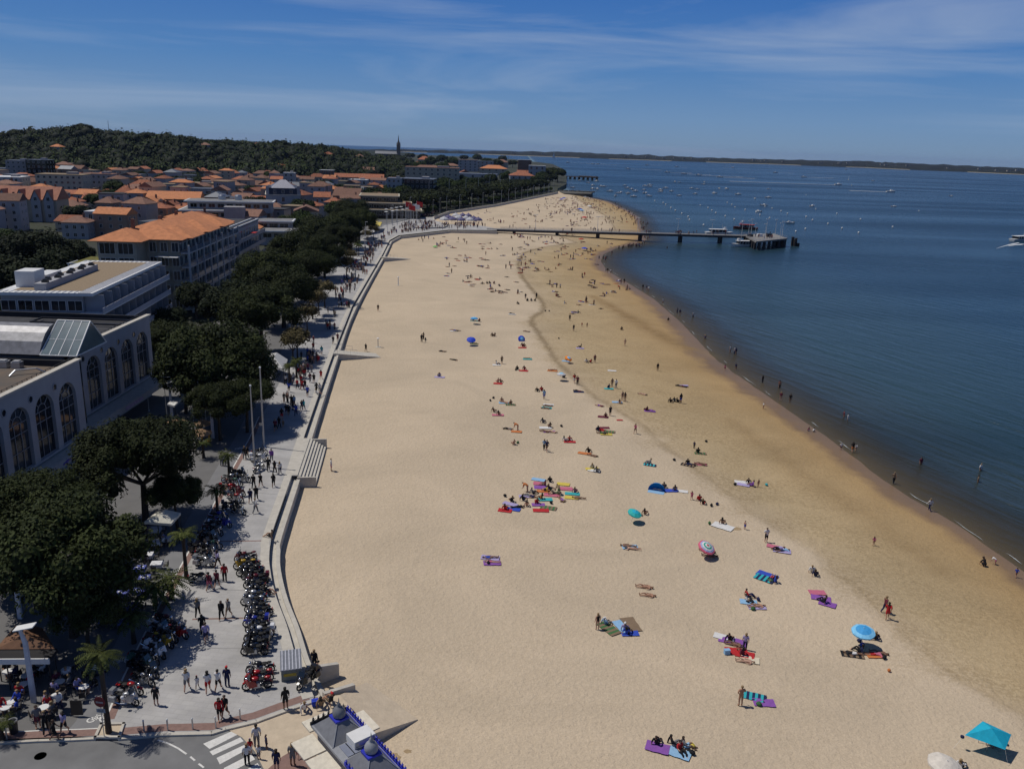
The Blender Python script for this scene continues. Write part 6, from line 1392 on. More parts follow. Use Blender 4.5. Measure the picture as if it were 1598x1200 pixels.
# beach posts
def bpost(px,py,h,lab,m):
    p=at(px,py,-1.5); p.z=sand_z(p.x,p.y); t=thing('beach_shower','shower post',p,0,None,lab); MB().tube((0,0,-.2),(0,0,h),.09,n=8).build('post',m,t); MB().ball(0,0,h,.32,.32,.12,n=8).build('head',M_['white'],t); MB().lathe([(.6,0),(.6,.06),(.02,.07)],n=10).build('base',M_['stone'],t)
bpost(590,541,1.9,'white topped shower post on the sand near the beach ramp',M_['steel']); bpost(621.5,445,2.6,'slim blue post standing alone on the empty sand',cm('pale_blue_paint',(.2,.32,.5),.5))
# ---------- people ----------
V3=Vector
def stand_j():
    J={'pel':(0,0,.95),'wai':(0,0,1.10),'che':(0,.01,1.32),'nec':(0,.015,1.49),'hd0':(0,0,1.56),'hd1':(0,-.005,1.64),'hd2':(0,.0,1.70)}
    for s,n in ((-1,'L'),(1,'R')):
        J.update({f'sh{n}':(s*.18,.01,1.42),f'el{n}':(s*.24,.03,1.15),f'wr{n}':(s*.26,-.03,.91),f'hi{n}':(s*.10,0,.88),f'kn{n}':(s*.11,-.02,.49),f'an{n}':(s*.115,.03,.09),f'to{n}':(s*.13,-.15,.035)})
    return {k:V3(v) for k,v in J.items()}
def pose(kind):
    J=stand_j()
    def mv(d):
        for k,v in d.items(): J[k]=V3(v)
    if kind=='w': mv({'knL':(-.10,-.16,.52),'anL':(-.11,-.24,.13),'toL':(-.12,-.42,.10),'knR':(.10,.06,.50),'anR':(.11,.32,.16),'toR':(.12,.22,.04),'elL':(-.23,.16,1.18),'wrL':(-.22,.12,.95),'elR':(.23,-.10,1.17),'wrR':(.21,-.26,1.0)})
    if kind=='a': mv({'elL':(-.30,.02,1.20),'wrL':(-.14,-.16,1.15),'elR':(.32,.06,1.20),'wrR':(.16,-.02,1.0)})
    if kind=='i':
        for k in ('pel','wai','che','nec','hd0','hd1','hd2','shL','shR'): J[k]=V3((J[k].x,J[k].y+.10*(J[k].z-.95)/.5,J[k].z-.83))
        mv({'hiL':(-.10,-.04,.11),'hiR':(.10,-.04,.11),'knL':(-.17,-.42,.38),'knR':(.17,-.44,.34),'anL':(-.12,-.70,.07),'anR':(.13,-.74,.07),'toL':(-.13,-.86,.05),'toR':(.14,-.91,.05),'elL':(-.28,-.10,.36),'wrL':(-.22,-.34,.34),'elR':(.28,.20,.32),'wrR':(.26,.26,.06)})
    if kind=='h':
        for k in ('pel','wai','che','nec','hd0','hd1','hd2','shL','shR'): J[k]=V3((J[k].x,J[k].y-.06*(J[k].z-.95)/.5,J[k].z-.40))
        mv({'hiL':(-.10,-.05,.52),'hiR':(.10,-.05,.52),'knL':(-.13,-.45,.50),'knR':(.13,-.45,.50),'anL':(-.12,-.42,.09),'anR':(.12,-.48,.09),'toL':(-.12,-.58,.04),'toR':(.12,-.65,.04),'elL':(-.27,-.12,.76),'wrL':(-.18,-.36,.72),'elR':(.27,-.12,.76),'wrR':(.18,-.36,.72)})
    if kind=='b':
        c,s=math.cos(R(70)),math.sin(R(70)); o=V3((0,0,.92))
        for k in ('wai','che','nec','hd0','hd1','hd2','shL','shR'):
            v=J[k]-o; J[k]=V3((v.x,v.y*c-v.z*s,v.y*s+v.z*c))+o
        mv({'elL':(-.2,-.50,.80),'wrL':(-.16,-.56,.55),'elR':(.2,-.50,.80),'wrR':(.16,-.60,.55),'pel':(0,.02,.93)})
    if kind=='c':
        for k in ('pel','wai','che','nec','hd0','hd1','hd2','shL','shR'): J[k]=V3((J[k].x,J[k].y-.30*(J[k].z-.95)/.5+.12,J[k].z-.68))
        mv({'hiL':(-.10,.10,.26),'hiR':(.10,.10,.26),'knL':(-.16,-.28,.42),'knR':(.16,-.28,.42),'anL':(-.13,.02,.09),'anR':(.13,.02,.09),'toL':(-.14,-.15,.04),'toR':(.14,-.15,.04),'elL':(-.24,-.34,.42),'wrL':(-.16,-.46,.20),'elR':(.24,-.34,.42),'wrR':(.16,-.46,.20)})
    if kind in 'lp':
        if kind=='l': mv({'knL':(-.12,-.14,.50),'elL':(-.34,.03,1.25),'wrL':(-.36,0,1.0),'elR':(.34,.03,1.2),'wrR':(.30,-.02,.98)}) 
        else: mv({'elL':(-.40,-.04,1.40),'wrL':(-.20,-.06,1.62),'elR':(.40,-.04,1.40),'wrR':(.20,-.06,1.64),'toL':(-.12,-.04,-.08),'toR':(.12,-.04,-.08),'anL':(-.14,0,.07),'anR':(.14,0,.07)})
        for k in J: v=J[k]; J[k]=V3((v.x,v.z-.9,(-v.y if kind=='l' else v.y)+.125))
    return J
RAD={'pel':.15,'wai':.13,'che':.15,'nec':.06,'hd0':.082,'hd1':.102,'hd2':.082,'sh':.078,'el':.052,'wr':.034,'hi':.108,'kn':.070,'an':.047,'to':.042}
EDG=[('pel','wai','waist'),('wai','che','chest'),('che','nec','neck'),('nec','hd0','head'),('hd0','hd1','head'),('hd1','hd2','headtop')]
for n in 'LR': EDG+=[('che','sh'+n,'shoulder'),('sh'+n,'el'+n,'uparm'),('el'+n,'wr'+n,'forearm'),('pel','hi'+n,'pelvis'),('hi'+n,'kn'+n,'thigh'),('kn'+n,'an'+n,'calf'),('an'+n,'to'+n,'foot')]
BODY={}
def body(kind):
    if kind in BODY: return BODY[kind]
    J=pose(kind); names=list(J); co=[J[k] for k in names]; rad=[RAD.get(k,RAD.get(k[:2],.05)) for k in names]; edges=[(names.index(a),names.index(b)) for a,b,_ in EDG]
    # hands : palm, four fingers and a thumb
    for n in 'LR':
        w=J['wr'+n]; d=(w-J['el'+n]).normalized(); side=d.cross(V3((0,1,0)) if abs(d.y)<.8 else V3((0,0,1))).normalized(); lat=side.cross(d).normalized()
        co.append(w+d*.055); rad.append(.030); ip=len(co)-1; edges.append((names.index('wr'+n),ip))
        for j,(o,l) in enumerate(((-.030,.060),(-.010,.072),(.010,.068),(.029,.052))):
            a=w+d*.095+lat*o; co.append(a); rad.append(.0095); i1=len(co)-1; edges.append((ip,i1)); co.append(a+d*l*.55+side*.012); rad.append(.0085); edges.append((i1,i1+1)); co.append(a+d*l+side*.032); rad.append(.0075); edges.append((i1+1,i1+2))
        a=w+d*.05+lat*(-.045); co.append(a); rad.append(.011); i1=len(co)-1; edges.append((ip,i1)); co.append(a+d*.045+lat*(-.018)+side*.01); rad.append(.009); edges.append((i1,i1+1))
    me=bpy.data.meshes.new('b'); me.from_pydata([tuple(c) for c in co],edges,[]); o=bpy.data.objects.new('b',me); COL.objects.link(o)
    m=o.modifiers.new('s','SKIN'); m.use_smooth_shade=True; m.branch_smoothing=.6
    for i,r in enumerate(rad):
        sv=me.skin_vertices[0].data[i]; sv.radius=(r,r*(.72 if i<3 and kind not in 'x' else 1)); sv.use_root=(i==0)
    for nm,rr in (('pel',(.185,.125)),('wai',(.16,.112)),('che',(.19,.125))): me.skin_vertices[0].data[names.index(nm)].radius=rr
    s2=o.modifiers.new('u','SUBSURF'); s2.levels=1; s2.render_levels=1
    dg=bpy.context.evaluated_depsgraph_get(); ev=bpy.data.meshes.new_from_object(o.evaluated_get(dg)); bpy.data.objects.remove(o)
    vs=np.array([v.co for v in ev.vertices]); fs=[tuple(p.vertices) for p in ev.polygons]; nr=np.array([v.normal for v in ev.vertices])
    D=[];reg=[]
    for a,b,r in EDG:
        A=np.array(J[a]);B=np.array(J[b]); ab=B-A; t=np.clip(((vs-A)@ab)/(ab@ab),0,1); D.append(np.linalg.norm(vs-(A+t[:,None]*ab),axis=1)-(.03 if r in('thigh','chest','waist') else 0)); reg.append(r)
    rg=np.array(reg)[np.argmin(np.array(D),0)]
    # face : nose, eyes, mouth, ears added to the same body mesh
    b=MB(); hc=J['hd1']; up=(J['hd2']-J['hd0']).normalized(); lt=V3((1,0,0)); fw=up.cross(lt).normalized()
    if kind in 'l' : fw=V3((0,0,1))
    elif kind=='p': fw=V3((0,0,-1))
    elif fw.y>0: fw=-fw
    n0=hc+fw*.088-up*.005; b.add([tuple(n0+up*.03),tuple(n0-up*.02+lt*.016),tuple(n0-up*.02-lt*.016),tuple(n0-up*.015+fw*.03)],[(0,2,3),(0,3,1),(1,3,2)])
    for s in (-1,1):
        p=hc+fw*.082+up*.022+lt*s*.034; b.ball(p.x,p.y,p.z,.011,n=5,mi=1); p=hc+lt*s*.095; b.ball(p.x,p.y,p.z,.014,.022,.028,n=5)
    p=hc+fw*.082-up*.048; b.ball(p.x,p.y,p.z,.022,.008,.007,n=5,mi=2)
    full=MB(); full.add([tuple(v) for v in vs],fs,0); full.v+=b.v; n=len(vs); full.f+=[tuple(i+n for i in f) for f in b.f]; full.m+=b.m
    SK=cm('skin_tanned',(.36,.20,.13),.6); bm_=full.mesh('person',[SK,cm('eye_dark',(.02,.015,.012),.4),cm('lips',(.28,.09,.08),.6)],True)
    BODY[kind]=dict(vs=vs,fs=fs,nr=nr,rg=rg,J=J,mesh=bm_,up=up,fw=fw,hc=hc,cl={}); return BODY[kind]
REG={'shirt':(('waist','chest','shoulder','uparm'),.014),'long_shirt':(('waist','chest','shoulder','uparm','forearm'),.014),'shorts':(('pelvis','thigh'),.013),'trousers':(('pelvis','thigh','calf'),.013),'trunks':(('pelvis',),.012),'swimsuit':(('pelvis','waist','chest'),.008),'bikini':(('pelvis',),.008)}
def cloth(kind,c):
    B=body(kind)
    if c in B['cl']: return B['cl'][c]
    if c=='hair':
        hc,up,fw=B['hc'],np.array(B['up']),np.array(B['fw']); d=B['vs']-np.array(hc); hd=np.isin(B['rg'],('head','headtop','neck'))&((d@up>.035)|((d@fw<.0)&(d@up>-.06)))&(np.linalg.norm(d,axis=1)<.16); sel=hd;off=.016
    elif c=='long_hair':
        hc,up,fw=B['hc'],np.array(B['up']),np.array(B['fw']); d=B['vs']-np.array(hc); sel=np.isin(B['rg'],('head','headtop','neck','chest','shoulder'))&((d@up>.035)|((d@fw<.015)&(d@up>-.26)))&(np.linalg.norm(d-np.outer(d@up,up),axis=1)<.13)&(d@fw<.08); off=.024
    elif c=='cap':
        hc,up,fw=B['hc'],np.array(B['up']),np.array(B['fw']); d=B['vs']-np.array(hc); sel=np.isin(B['rg'],('head','headtop'))&(d@up>.025); off=.02
    else:
        rs,off=REG[c]; sel=np.isin(B['rg'],rs)
        if c in ('shorts',):   # stop above the knee
            for n in 'LR':
                A=np.array(B['J']['hi'+n]);K=np.array(B['J']['kn'+n]); t=((B['vs']-A)@(K-A))/((K-A)@(K-A)); near=np.linalg.norm(B['vs']-(A+np.clip(t,0,1)[:,None]*(K-A)),axis=1)<.13; sel&=~(near&(t>.72)&(B['rg']=='thigh'))
    idx=[f for f in B['fs'] if sum(sel[i] for i in f)>=(len(f)+1)//2]
    us=sorted({i for f in idx for i in f}); mp={i:k for k,i in enumerate(us)}; vv=B['vs'][us]+B['nr'][us]*off
    b=MB().add([tuple(v) for v in vv],[tuple(mp[i] for i in f) for f in idx])
    if c=='cap':
        hc,up,fw=B['hc'],B['up'],B['fw']; lt=V3((1,0,0)); q=hc+up*.04+fw*.09; b.add([tuple(q+lt*.08),tuple(q-lt*.08),tuple(q-lt*.05+fw*.08-up*.01),tuple(q+lt*.05+fw*.08-up*.01)],[(0,1,2,3)])
    B['cl'][c]=b.mesh(c,[M_['white']],True); return B['cl'][c]
CC=dict(k=(.012,.012,.014),w=(.62,.61,.6),r=(.42,.02,.025),b=(.03,.07,.42),n=(.015,.02,.07),g=(.16,.16,.17),p=(.48,.13,.20),y=(.58,.46,.08),o=(.52,.17,.05),t=(.03,.36,.40),l=(.36,.31,.52),G=(.05,.14,.05),B=(.24,.42,.62),m=(.13,.02,.04),c=(.62,.55,.42),v=(.22,.08,.34),e=(.20,.14,.09),T=(.04,.36,.38))
CN=dict(k='black',w='white',r='red',b='blue',n='navy',g='grey',p='pink',y='yellow',o='orange',t='teal',l='lavender',G='green',B='light blue',m='maroon',c='cream',v='purple',e='brown',T='turquoise')
FAB={k:mat('fabric_'+CN[k].replace(' ','_'),c,.85,.12,9) for k,c in CC.items()}
SKN=[mat('skin_light',(.46,.28,.20),.6,.08,9),mat('skin_tanned',(.36,.20,.13)),mat('skin_brown',(.20,.11,.07),.6,.08,9)]
HRN=[mat('hair_black',(.010,.008,.007),.6,.2,20),mat('hair_brown',(.035,.02,.012),.6,.2,20),mat('hair_blond',(.24,.16,.08),.6,.2,20)]
PNAME={'s':'standing','w':'walking','a':'standing with bent arms','i':'sitting on the ground','l':'lying face up','p':'lying face down','b':'bending forward','c':'crouching','h':'sitting on a chair'}
pr_=random.Random(44); NP=[0]
def person(kind,loc,rz,top,bot,sc_=1.,hat=None,wade=False,group=None,seated=None):
    B=body(kind); t=link('person',B['mesh'],None,loc,rz); s=sc_*pr_.uniform(.98,1.1); t.scale=(s,s,s); setm(t,pr_.choice(SKN)); tag(t,None,'person',group); NP[0]+=1
    def add(c,m,nm): o=link(nm,cloth(kind,c),t); setm(o,m)
    if top not in 'u': add('shirt' if pr_.random()<.75 else 'long_shirt',FAB[top],'shirt')
    if bot in 'u': add('trunks',FAB[pr_.choice('knbr')],'swimwear') ; 
    elif top=='u': add('trunks' if pr_.random()<.5 else 'swimsuit' if kind in 'ilps' and pr_.random()<.3 else 'shorts' if kind in 'sw' else 'bikini',FAB[bot],'swimwear')
    else: add('trousers' if (bot in 'kng' and pr_.random()<.6) else 'shorts',FAB[bot],'trousers' if False else 'shorts')
    if hat: add('cap',FAB[hat],'cap')
    if not (hat and pr_.random()<.4): add('long_hair' if pr_.random()<.45 else 'hair',pr_.choice(HRN),'hair')
    who='small child' if sc_<.8 else 'person'
    cl=(f'in {CN[bot]} swimwear' if bot!='u' else 'in swimwear') if top=='u' else (f'all in {CN[top]}' if top==bot else f'in {CN[top]} top and {CN.get(bot,"dark")} bottoms')
    pn='wading in shallow water' if wade else PNAME[kind]
    AUTO.append((t,f'{who} {cl}'+(f' and {CN[hat]} cap' if hat else '')+f' {pn}')); return t
def sandpt(px,py):
    p=at(px,py,-1.6)
    for _ in range(5): z=sand_z(p.x,p.y); p=at(px,py,z)
    return p
def parse(S):
    for tok in S.split():
        a=tok.split(','); yield float(a[0]),float(a[1]),a[2],a[3],a[4],(float(a[5]) if len(a)>5 and a[5] else None),(a[6] if len(a)>6 else None)
# beach : x,y,pose,top,bottom[,heading,hat]   (upper-case K before the pose = child)
BEACH='''765,871,l,u,b,95 768,878,p,u,p,90 980,853,l,u,r,80 987,857,p,u,g,85 932,982,s,u,k,200 975,984,i,l,w,160,w 978,990,i,b,k,140 944,975,i,B,g,120,w
1006,917,l,u,w,262 1011,930,l,u,p,265 1127,818,i,u,k,150 1162,826,Ks,u,b,120 1104,861,l,u,r,250 1108,868,l,u,o,262 1195,846,a,w,k,10 1215,857,l,l,k,290 1222,860,p,B,n,285
1204,904,l,G,r,150 1210,909,i,b,n,200 1267,893,i,w,g,150 1272,899,i,n,k,150 1286,941,i,k,k,210 1165,939,i,w,k,60 1181,947,l,u,p,275 1166,931,i,r,n,80
1138,1000,i,k,k,140 1146,1007,l,u,v,250 1162,1014,s,l,n,160 1158,1022,i,m,r,190 1163,1033,l,u,r,260 1155,1101,a,u,r,190 1024,1162,i,k,k,150 1049,1163,i,k,g,90 1061,1172,i,r,k,20 1068,1166,i,g,B,80
1363,851,Kw,p,u,160 1536,884,c,k,k,200 1553,881,Kb,w,p,230 1585,901,Kw,b,u,170 1380,956,w,m,n,110 1384,966,w,r,r,160 1358,995,l,n,k,100 1366,998,i,k,n,150 1330,1021,l,k,w,80 1343,1018,i,n,k,230 1364,1022,p,p,r,265 1372,1020,l,u,o,255
1545,1161,i,l,n,150 1562,1159,i,n,b,160 1556,1166,i,b,k,150 1480,1200,i,k,k,150 1498,1198,i,w,k,130 1474,1201,i,r,k,120
849,623,s,B,b,190 845,610,i,r,k,170 838,611,i,k,k,160 855,634,l,u,b,275 852,638,l,u,t,270 902,611,l,m,k,255 783,627,i,u,k,170 788,629,l,u,p,250 797,631,i,u,m,180 770,643,i,u,k,140 778,648,i,u,r,170 793,670,l,g,k,270 808,672,b,o,u,250
802,694,i,u,r,200 847,660,i,g,n,150 858,667,i,u,k,190 851,674,l,u,n,260 862,675,l,u,m,260 849,702,w,B,k,190 853,705,w,n,e,200 881,689,i,w,g,120 889,688,i,r,w,160 936,634,l,m,v,250 945,651,i,u,m,170 952,649,s,k,k,200 938,672,l,r,r,255 933,672,i,n,k,180 940,677,l,k,G,260 991,677,w,p,e,150
967,630,i,u,b,160 971,625,s,u,e,200 975,627,s,u,k,160 918,706,i,k,k,150 925,712,l,u,k,250 924,731,i,c,k,170 931,737,i,g,g,150 
823,768,b,o,u,250 858,752,i,k,k,170 850,758,i,m,e,240 853,767,i,y,k,250 866,771,l,G,k,290 872,773,b,e,G,200 897,769,i,p,k,160 903,778,l,u,k,80 876,780,p,u,v,200 845,779,i,o,k,210 838,786,i,r,e,190 822,790,i,u,e,180 816,781,i,k,n,150 799,783,i,k,k,200 808,792,p,k,k,290 788,796,i,r,r,160 827,775,l,n,g,250 831,771,i,g,k,120 857,765,i,n,G,120
1061,603,l,k,k,260 1067,604,l,k,m,262 1046,628,i,k,k,150 1052,627,i,k,w,160 1057,628,i,k,k,120 1062,629,s,k,b,200 1003,616,l,u,g,250 1013,641,l,v,u,255 1009,641,i,m,k,200 1089,707,i,k,G,170 1083,700,Ks,n,k,150 1014,724,i,g,g,250 1073,724,i,k,k,160 1079,726,l,k,n,265 1094,725,l,u,p,260 1036,762,i,e,k,160 1053,766,i,e,b,170
1079,780,Kw,p,p,160 1091,781,i,r,k,170 1097,787,i,k,r,150 1006,803,i,u,w,150 992,804,l,k,k,260 1168,755,i,k,w,150 1174,759,i,v,v,240 1183,760,Ks,u,k,190 1191,638,Ks,w,u,100 1261,673,Kc,m,w,120 1269,674,Kc,w,k,120 1312,702,Ks,w,m,160 1330,706,w,k,o,170 1335,704,Kw,w,u,160 1394,755,w,e,k,170 1450,797,w,w,n,200
658,534,s,k,k,190 661,530,a,e,k,140 664,534,Ks,k,g,160 691,549,l,e,k,270 708,562,p,k,k,250 686,588,i,l,k,190 708,516,l,u,b,270 713,517,l,k,k,90 740,501,l,e,k,260 748,502,i,m,k,200 739,536,l,e,G,260 768,525,i,e,k,170 772,525,i,u,m,200 815,541,i,m,r,150 818,541,i,u,k,160 822,518,l,u,l,260 823,560,l,u,n,80 775,569,i,w,n,80 783,568,s,e,k,200 807,577,i,k,k,170 818,577,i,m,r,160 862,578,l,u,o,90 777,597,i,u,k,200 781,597,i,u,r,150 880,590,i,k,k,180 885,563,i,e,o,200
590,486,w,k,e,190 571,549,w,k,k,170 916,511,Ks,u,r,170 908,510,Ks,r,u,180 895,517,s,k,g,200 889,501,s,k,k,180 970,515,i,e,k,170 975,540,w,u,e,190 1026,579,s,k,e,190 906,543,i,k,n,250 928,566,s,m,k,180 922,566,i,r,k,200 915,566,i,w,k,160 950,606,i,n,e,190 955,604,s,u,n,190 961,606,w,w,g,170 896,598,w,r,w,200 901,601,w,m,k,180
912,432,w,r,u,180 909,434,i,m,w,170 921,446,l,k,k,260 967,452,b,r,k,240 1043,500,i,k,e,170 1131,578,Kw,p,m,160 760,443,i,k,k,170 764,443,i,k,n,160 771,443,i,m,k,190 779,447,i,n,k,150 744,436,l,r,u,260 806,441,l,k,g,260 792,453,l,k,k,260 808,475,i,k,k,150 799,490,l,k,k,260 820,467,s,k,g,180 823,470,i,k,k,180 837,466,s,k,k,170 835,470,i,k,G,200 829,470,i,g,k,170 517,735,s,w,p,100 685,588,i,k,k,180'''
WADE='''1437,724,s,m,u,10 1530,734,s,w,u,30 1526,752,s,e,u,60 1317,650,s,m,u,90 1323,655,s,w,u,60 1218,625,s,m,u,150 1233,627,s,k,u,160 1148,578,w,n,u,140 1100,528,c,n,u,160 1061,491,s,n,u,170 1003,452,s,k,u,160 1009,453,s,n,u,150 1012,454,s,w,u,140 969,444,s,e,u,160 974,443,s,k,u,170 948,426,s,k,u,160 953,427,s,w,u,150 1041,388,s,k,u,150'''
for px,py,k,t_,b_,h,hat in parse(BEACH):
    ks=k[0]=='K'; k=k[-1]; p=sandpt(px,py); person(k,p,R(h if h is not None else pr_.uniform(0,360)),t_,b_,.66 if ks else 1.,hat,group='people on the beach')
for px,py,k,t_,b_,h,hat in parse(WADE):
    p=at(px,py,-4); z=max(sand_z(p.x,p.y),-4.75); p.z=z; person(k,p,R(h),t_,b_,1,hat,True,group='people wading in the shallow water')
PROM='''292,1077,w,w,g,180 308,1074,Kw,w,w,200,r 325,1080,w,w,r,185 341,1077,w,w,k,175 355,1071,s,n,n,190,r 343,1122,w,r,k,20 352,1119,w,k,k,350 446,1106,s,k,k,200 401,1165,s,w,g,190 416,1168,Ks,n,n,120 404,1184,Ks,w,g,160 391,1176,Ks,r,w,200,v 386,1193,s,w,k,210 432,1202,s,n,n,190,c 457,1194,s,g,g,170 467,1182,Kw,p,p,200
346,966,w,k,k,20 357,962,w,g,e,350 316,988,w,k,k,200 322,1002,w,l,n,210 327,921,w,m,p,180 339,917,w,m,k,170 351,907,s,r,k,190 340,885,w,l,k,160 491,1043,s,k,k,160 244,1100,s,k,k,180
396,762,w,k,k,190 407,760,w,k,k,170 427,760,w,k,k,200 391,785,w,n,n,180 400,781,w,k,k,180 399,801,w,w,g,170 419,735,w,k,k,190 429,740,w,k,k,180 437,740,w,w,n,190 424,721,w,v,g,180 382,716,w,k,g,20 386,717,w,k,k,10 346,727,s,g,g,180 351,727,s,w,k,170 430,673,w,m,k,190 436,669,w,k,k,180 442,667,Kw,e,e,190 447,647,w,k,n,200 451,648,w,k,k,190 455,633,w,k,k,180 459,633,w,B,n,190 471,641,w,n,k,180 474,641,w,t,n,170 462,649,w,b,n,190
471,607,w,m,k,180 480,619,w,b,n,190 494,613,w,k,k,200 499,613,s,w,g,190 464,607,w,r,k,180 472,608,w,r,m,170 476,608,w,k,n,190 490,598,w,k,k,180 484,597,w,m,g,190 501,592,w,r,r,180 465,588,w,r,k,190 475,591,s,r,g,180 460,573,w,n,k,190 494,563,w,w,r,180 497,567,w,r,r,200 502,554,w,t,w,190 489,548,w,r,n,180 480,556,w,b,k,170 520,537,w,k,g,190 527,533,w,m,m,180 529,480,w,w,k,190 533,481,w,k,k,180 537,481,w,w,k,170 541,480,w,p,k,180 544,481,w,k,k,200 512,491,s,k,k,100 521,491,s,g,k,260 509,511,s,g,k,120 515,511,s,k,k,240 554,451,w,k,k,180 
470,600,w,r,k,190 458,597,w,w,n,200 468,582,w,k,r,170 478,577,w,g,n,180 451,612,w,b,k,190 446,600,w,w,k,180 440,655,s,k,r,190 484,571,w,k,k,190 72,1143,w,k,k,200 86,1156,w,k,k,120 101,1143,w,l,k,350 94,1112,w,w,n,200 60,1135,s,g,m,20 82,1143,s,k,e,190 326,883,w,k,k,170 309,962,w,g,k,200'''
SEAT='''423,838,i,e,k,260 416,925,i,k,e,80 475,1108,i,w,m,200 501,1102,i,e,e,190 517,1096,i,k,e,230,r 493,1052,c,g,n,150 494,615,i,w,w,100'''
for px,py,k,t_,b_,h,hat in parse(PROM):
    ks=k[0]=='K'; k=k[-1]; sl__=py>1140 and px>378; p=at(px,py,-.118 if sl__ else -.12 if (py>1150) else 0); person(k,p,R(h+pr_.uniform(-15,15)),t_,b_,.66 if ks else 1.,hat,group='people strolling on the promenade')
for px,py,k,t_,b_,h,hat in parse(SEAT):
    p=at(px,py,.03); person(k,p,R(h),t_,b_,1.,hat,group='people resting on the sea wall and kerb')
# cafe guests
n=0
for (q,a,i,k) in CAFE:
    if (i*3+k*5)%10<6 and n<26: person('h',q+V3((0,0,0)),a-math.pi/2+math.pi if False else a+math.pi/2,'nkbrwgml'[(i+k)%8],'kngb'[(i+k)%4],1.,None,group='guests seated at the cafe'); n+=1
print('persons',NP[0])
# distant crowd : tiny figures, one mass each
def crowd(name,pts,label,surf):
    b=MB(); g=random.Random(len(pts)); mats=[FAB[k] for k in 'kknnwrgbme']+[SKN[1],SKN[0]]
    for (x,y,kind) in pts:
        z=surf(x,y); c=g.randrange(10); c2=g.choice([0,1,2,6,10,10]); s=g.uniform(.9,1.05)
        if kind=='s':
            for d in (-.09,.09): b.tube((x+d,y,z),(x+d,y,z+.85*s),.07,.09,5,c2)
            b.tube((x,y,z+.8*s),(x,y,z+1.42*s),.15,.19,6,c if g.random()<.8 else 10); b.tube((x-.23,y,z+.8),(x-.2,y,z+1.4*s),.045,n=4,mi=10).tube((x+.23,y,z+.8),(x+.2,y,z+1.4*s),.045,n=4,mi=10); b.ball(x,y,z+1.6*s,.12,n=6,mi=g.choice([0,0,11]))
        elif kind=='i':
            b.tube((x,y,z),(x+.05,y+.05,z+.6),.17,.17,6,g.choice([c,10])); b.ball(x,y,z+.75,.12,n=6,mi=0); b.path([(x,y,z+.12),(x+.4,y-.1,z+.4),(x+.7,y-.2,z+.05)],[.1,.08,.05],5,g.choice([0,10])) 
        else:
            a=g.choice([0,0,3.1,.4,-.4]); dx,dy=math.cos(a),math.sin(a); b.tube((x,y,z+.13),(x+.55*dx,y+.55*dy,z+.14),.17,.15,6,g.choice([10,c])).tube((x+.5*dx,y+.5*dy,z+.12),(x+1.3*dx,y+1.3*dy,z+.1),.13,.06,5,g.choice([10,0,1])).ball(x-.25*dx,y-.25*dy,z+.15,.12,n=6,mi=0)
            if g.random()<.7: m_=g.choice([4,5,7,9,3]); b.box(x+.4*dx,y+.4*dy,z-.03,1.9,.9,.055,a,m_)
    o=b.build(name,mats); tag(o,label,name.replace('_',' '),kind='stuff'); return o
g=random.Random(99)
def scat(poly,n,kinds,clump=3):
    ox=[];P=poly; xs_=[p[0] for p in P]; ys_=[p[1] for p in P]
    def ins(x,y):
        c=False;j=len(P)-1
        for i in range(len(P)):
            if (P[i][1]>y)!=(P[j][1]>y) and x<(P[j][0]-P[i][0])*(y-P[i][1])/(P[j][1]-P[i][1])+P[i][0]: c=not c
            j=i
        return c
    while len(ox)<n:
        x=g.uniform(min(xs_),max(xs_)); y=g.uniform(min(ys_),max(ys_))
        if not ins(x,y): continue
        for _ in range(g.randint(1,clump)): ox.append((x+g.gauss(0,3.2),y+g.gauss(0,1.0),g.choice(kinds)))
    return ox
mid=[(670,368),(780,364),(980,376),(930,398),(945,425),(990,452),(900,500),(850,450),(800,470),(700,440),(690,400)]
P1=scat(mid,215,'silill')+scat([(790,365),(900,366),(925,395),(880,430),(800,420)],95,'silill')+scat([(620,368),(700,362),(700,400),(650,398)],12,'sil')
crowd('beach_crowd',[(sandpt(x,y).x,sandpt(x,y).y,k) for x,y,k in P1],'many small sunbathers on the sand this side of the pier',sand_z)
P2=scat([(770,349),(800,330),(850,312),(880,304),(930,312),(975,330),(990,348),(900,354)],260,'siillls')+scat([(850,318),(900,306),(940,316),(960,332),(890,335)],170,'silll')+scat([(690,340),(760,330),(790,345),(760,348)],22,'sil')+scat([(955,318),(975,326),(997,342),(1003,352),(985,350)],40,'s')
crowd('far_beach_crowd',[(sandpt(x,y).x,sandpt(x,y).y,k) for x,y,k in P2],'dense crowd of tiny bathers on the beach beyond the pier',sand_z)
P3=scat([(452,640),(480,600),(515,545),(545,480),(560,440),(530,450),(500,500),(470,560),(440,620)],26,'s',3)+scat([(560,440),(575,410),(598,380),(612,368),(600,366),(575,385),(552,415),(530,450),(528,470),(548,462)],150,'s',4)+scat([(612,366),(655,360),(760,354),(752,350),(690,352),(655,345),(625,352),(600,368)],230,'s',4)+scat([(470,600),(500,560),(495,545),(470,560),(455,600)],16,'s')
P3+= [(x,y,'s') for x,y,_ in scat([(650,342),(676,336),(700,326),(775,315),(850,301),(862,298),(770,311),(700,322),(660,335)],150,'s',3)]
crowd('promenade_crowd',[(at(x,y).x,at(x,y).y,k) for x,y,k in P3],'dense crowd strolling along the far promenade and esplanade',lambda x,y:0)
P4=scat([(790,356.5),(1150,366),(1150,367.5),(790,358.5)],46,'s',3)+scat([(1165,367),(1205,366),(1220,372),(1180,374)],16,'s')
crowd('pier_crowd',[(at(x,y,.3).x,min(max(at(x,y,.3).y,0),1e4),k) for x,y,k in P4],'small figures walking along the pier deck',lambda x,y:.28)
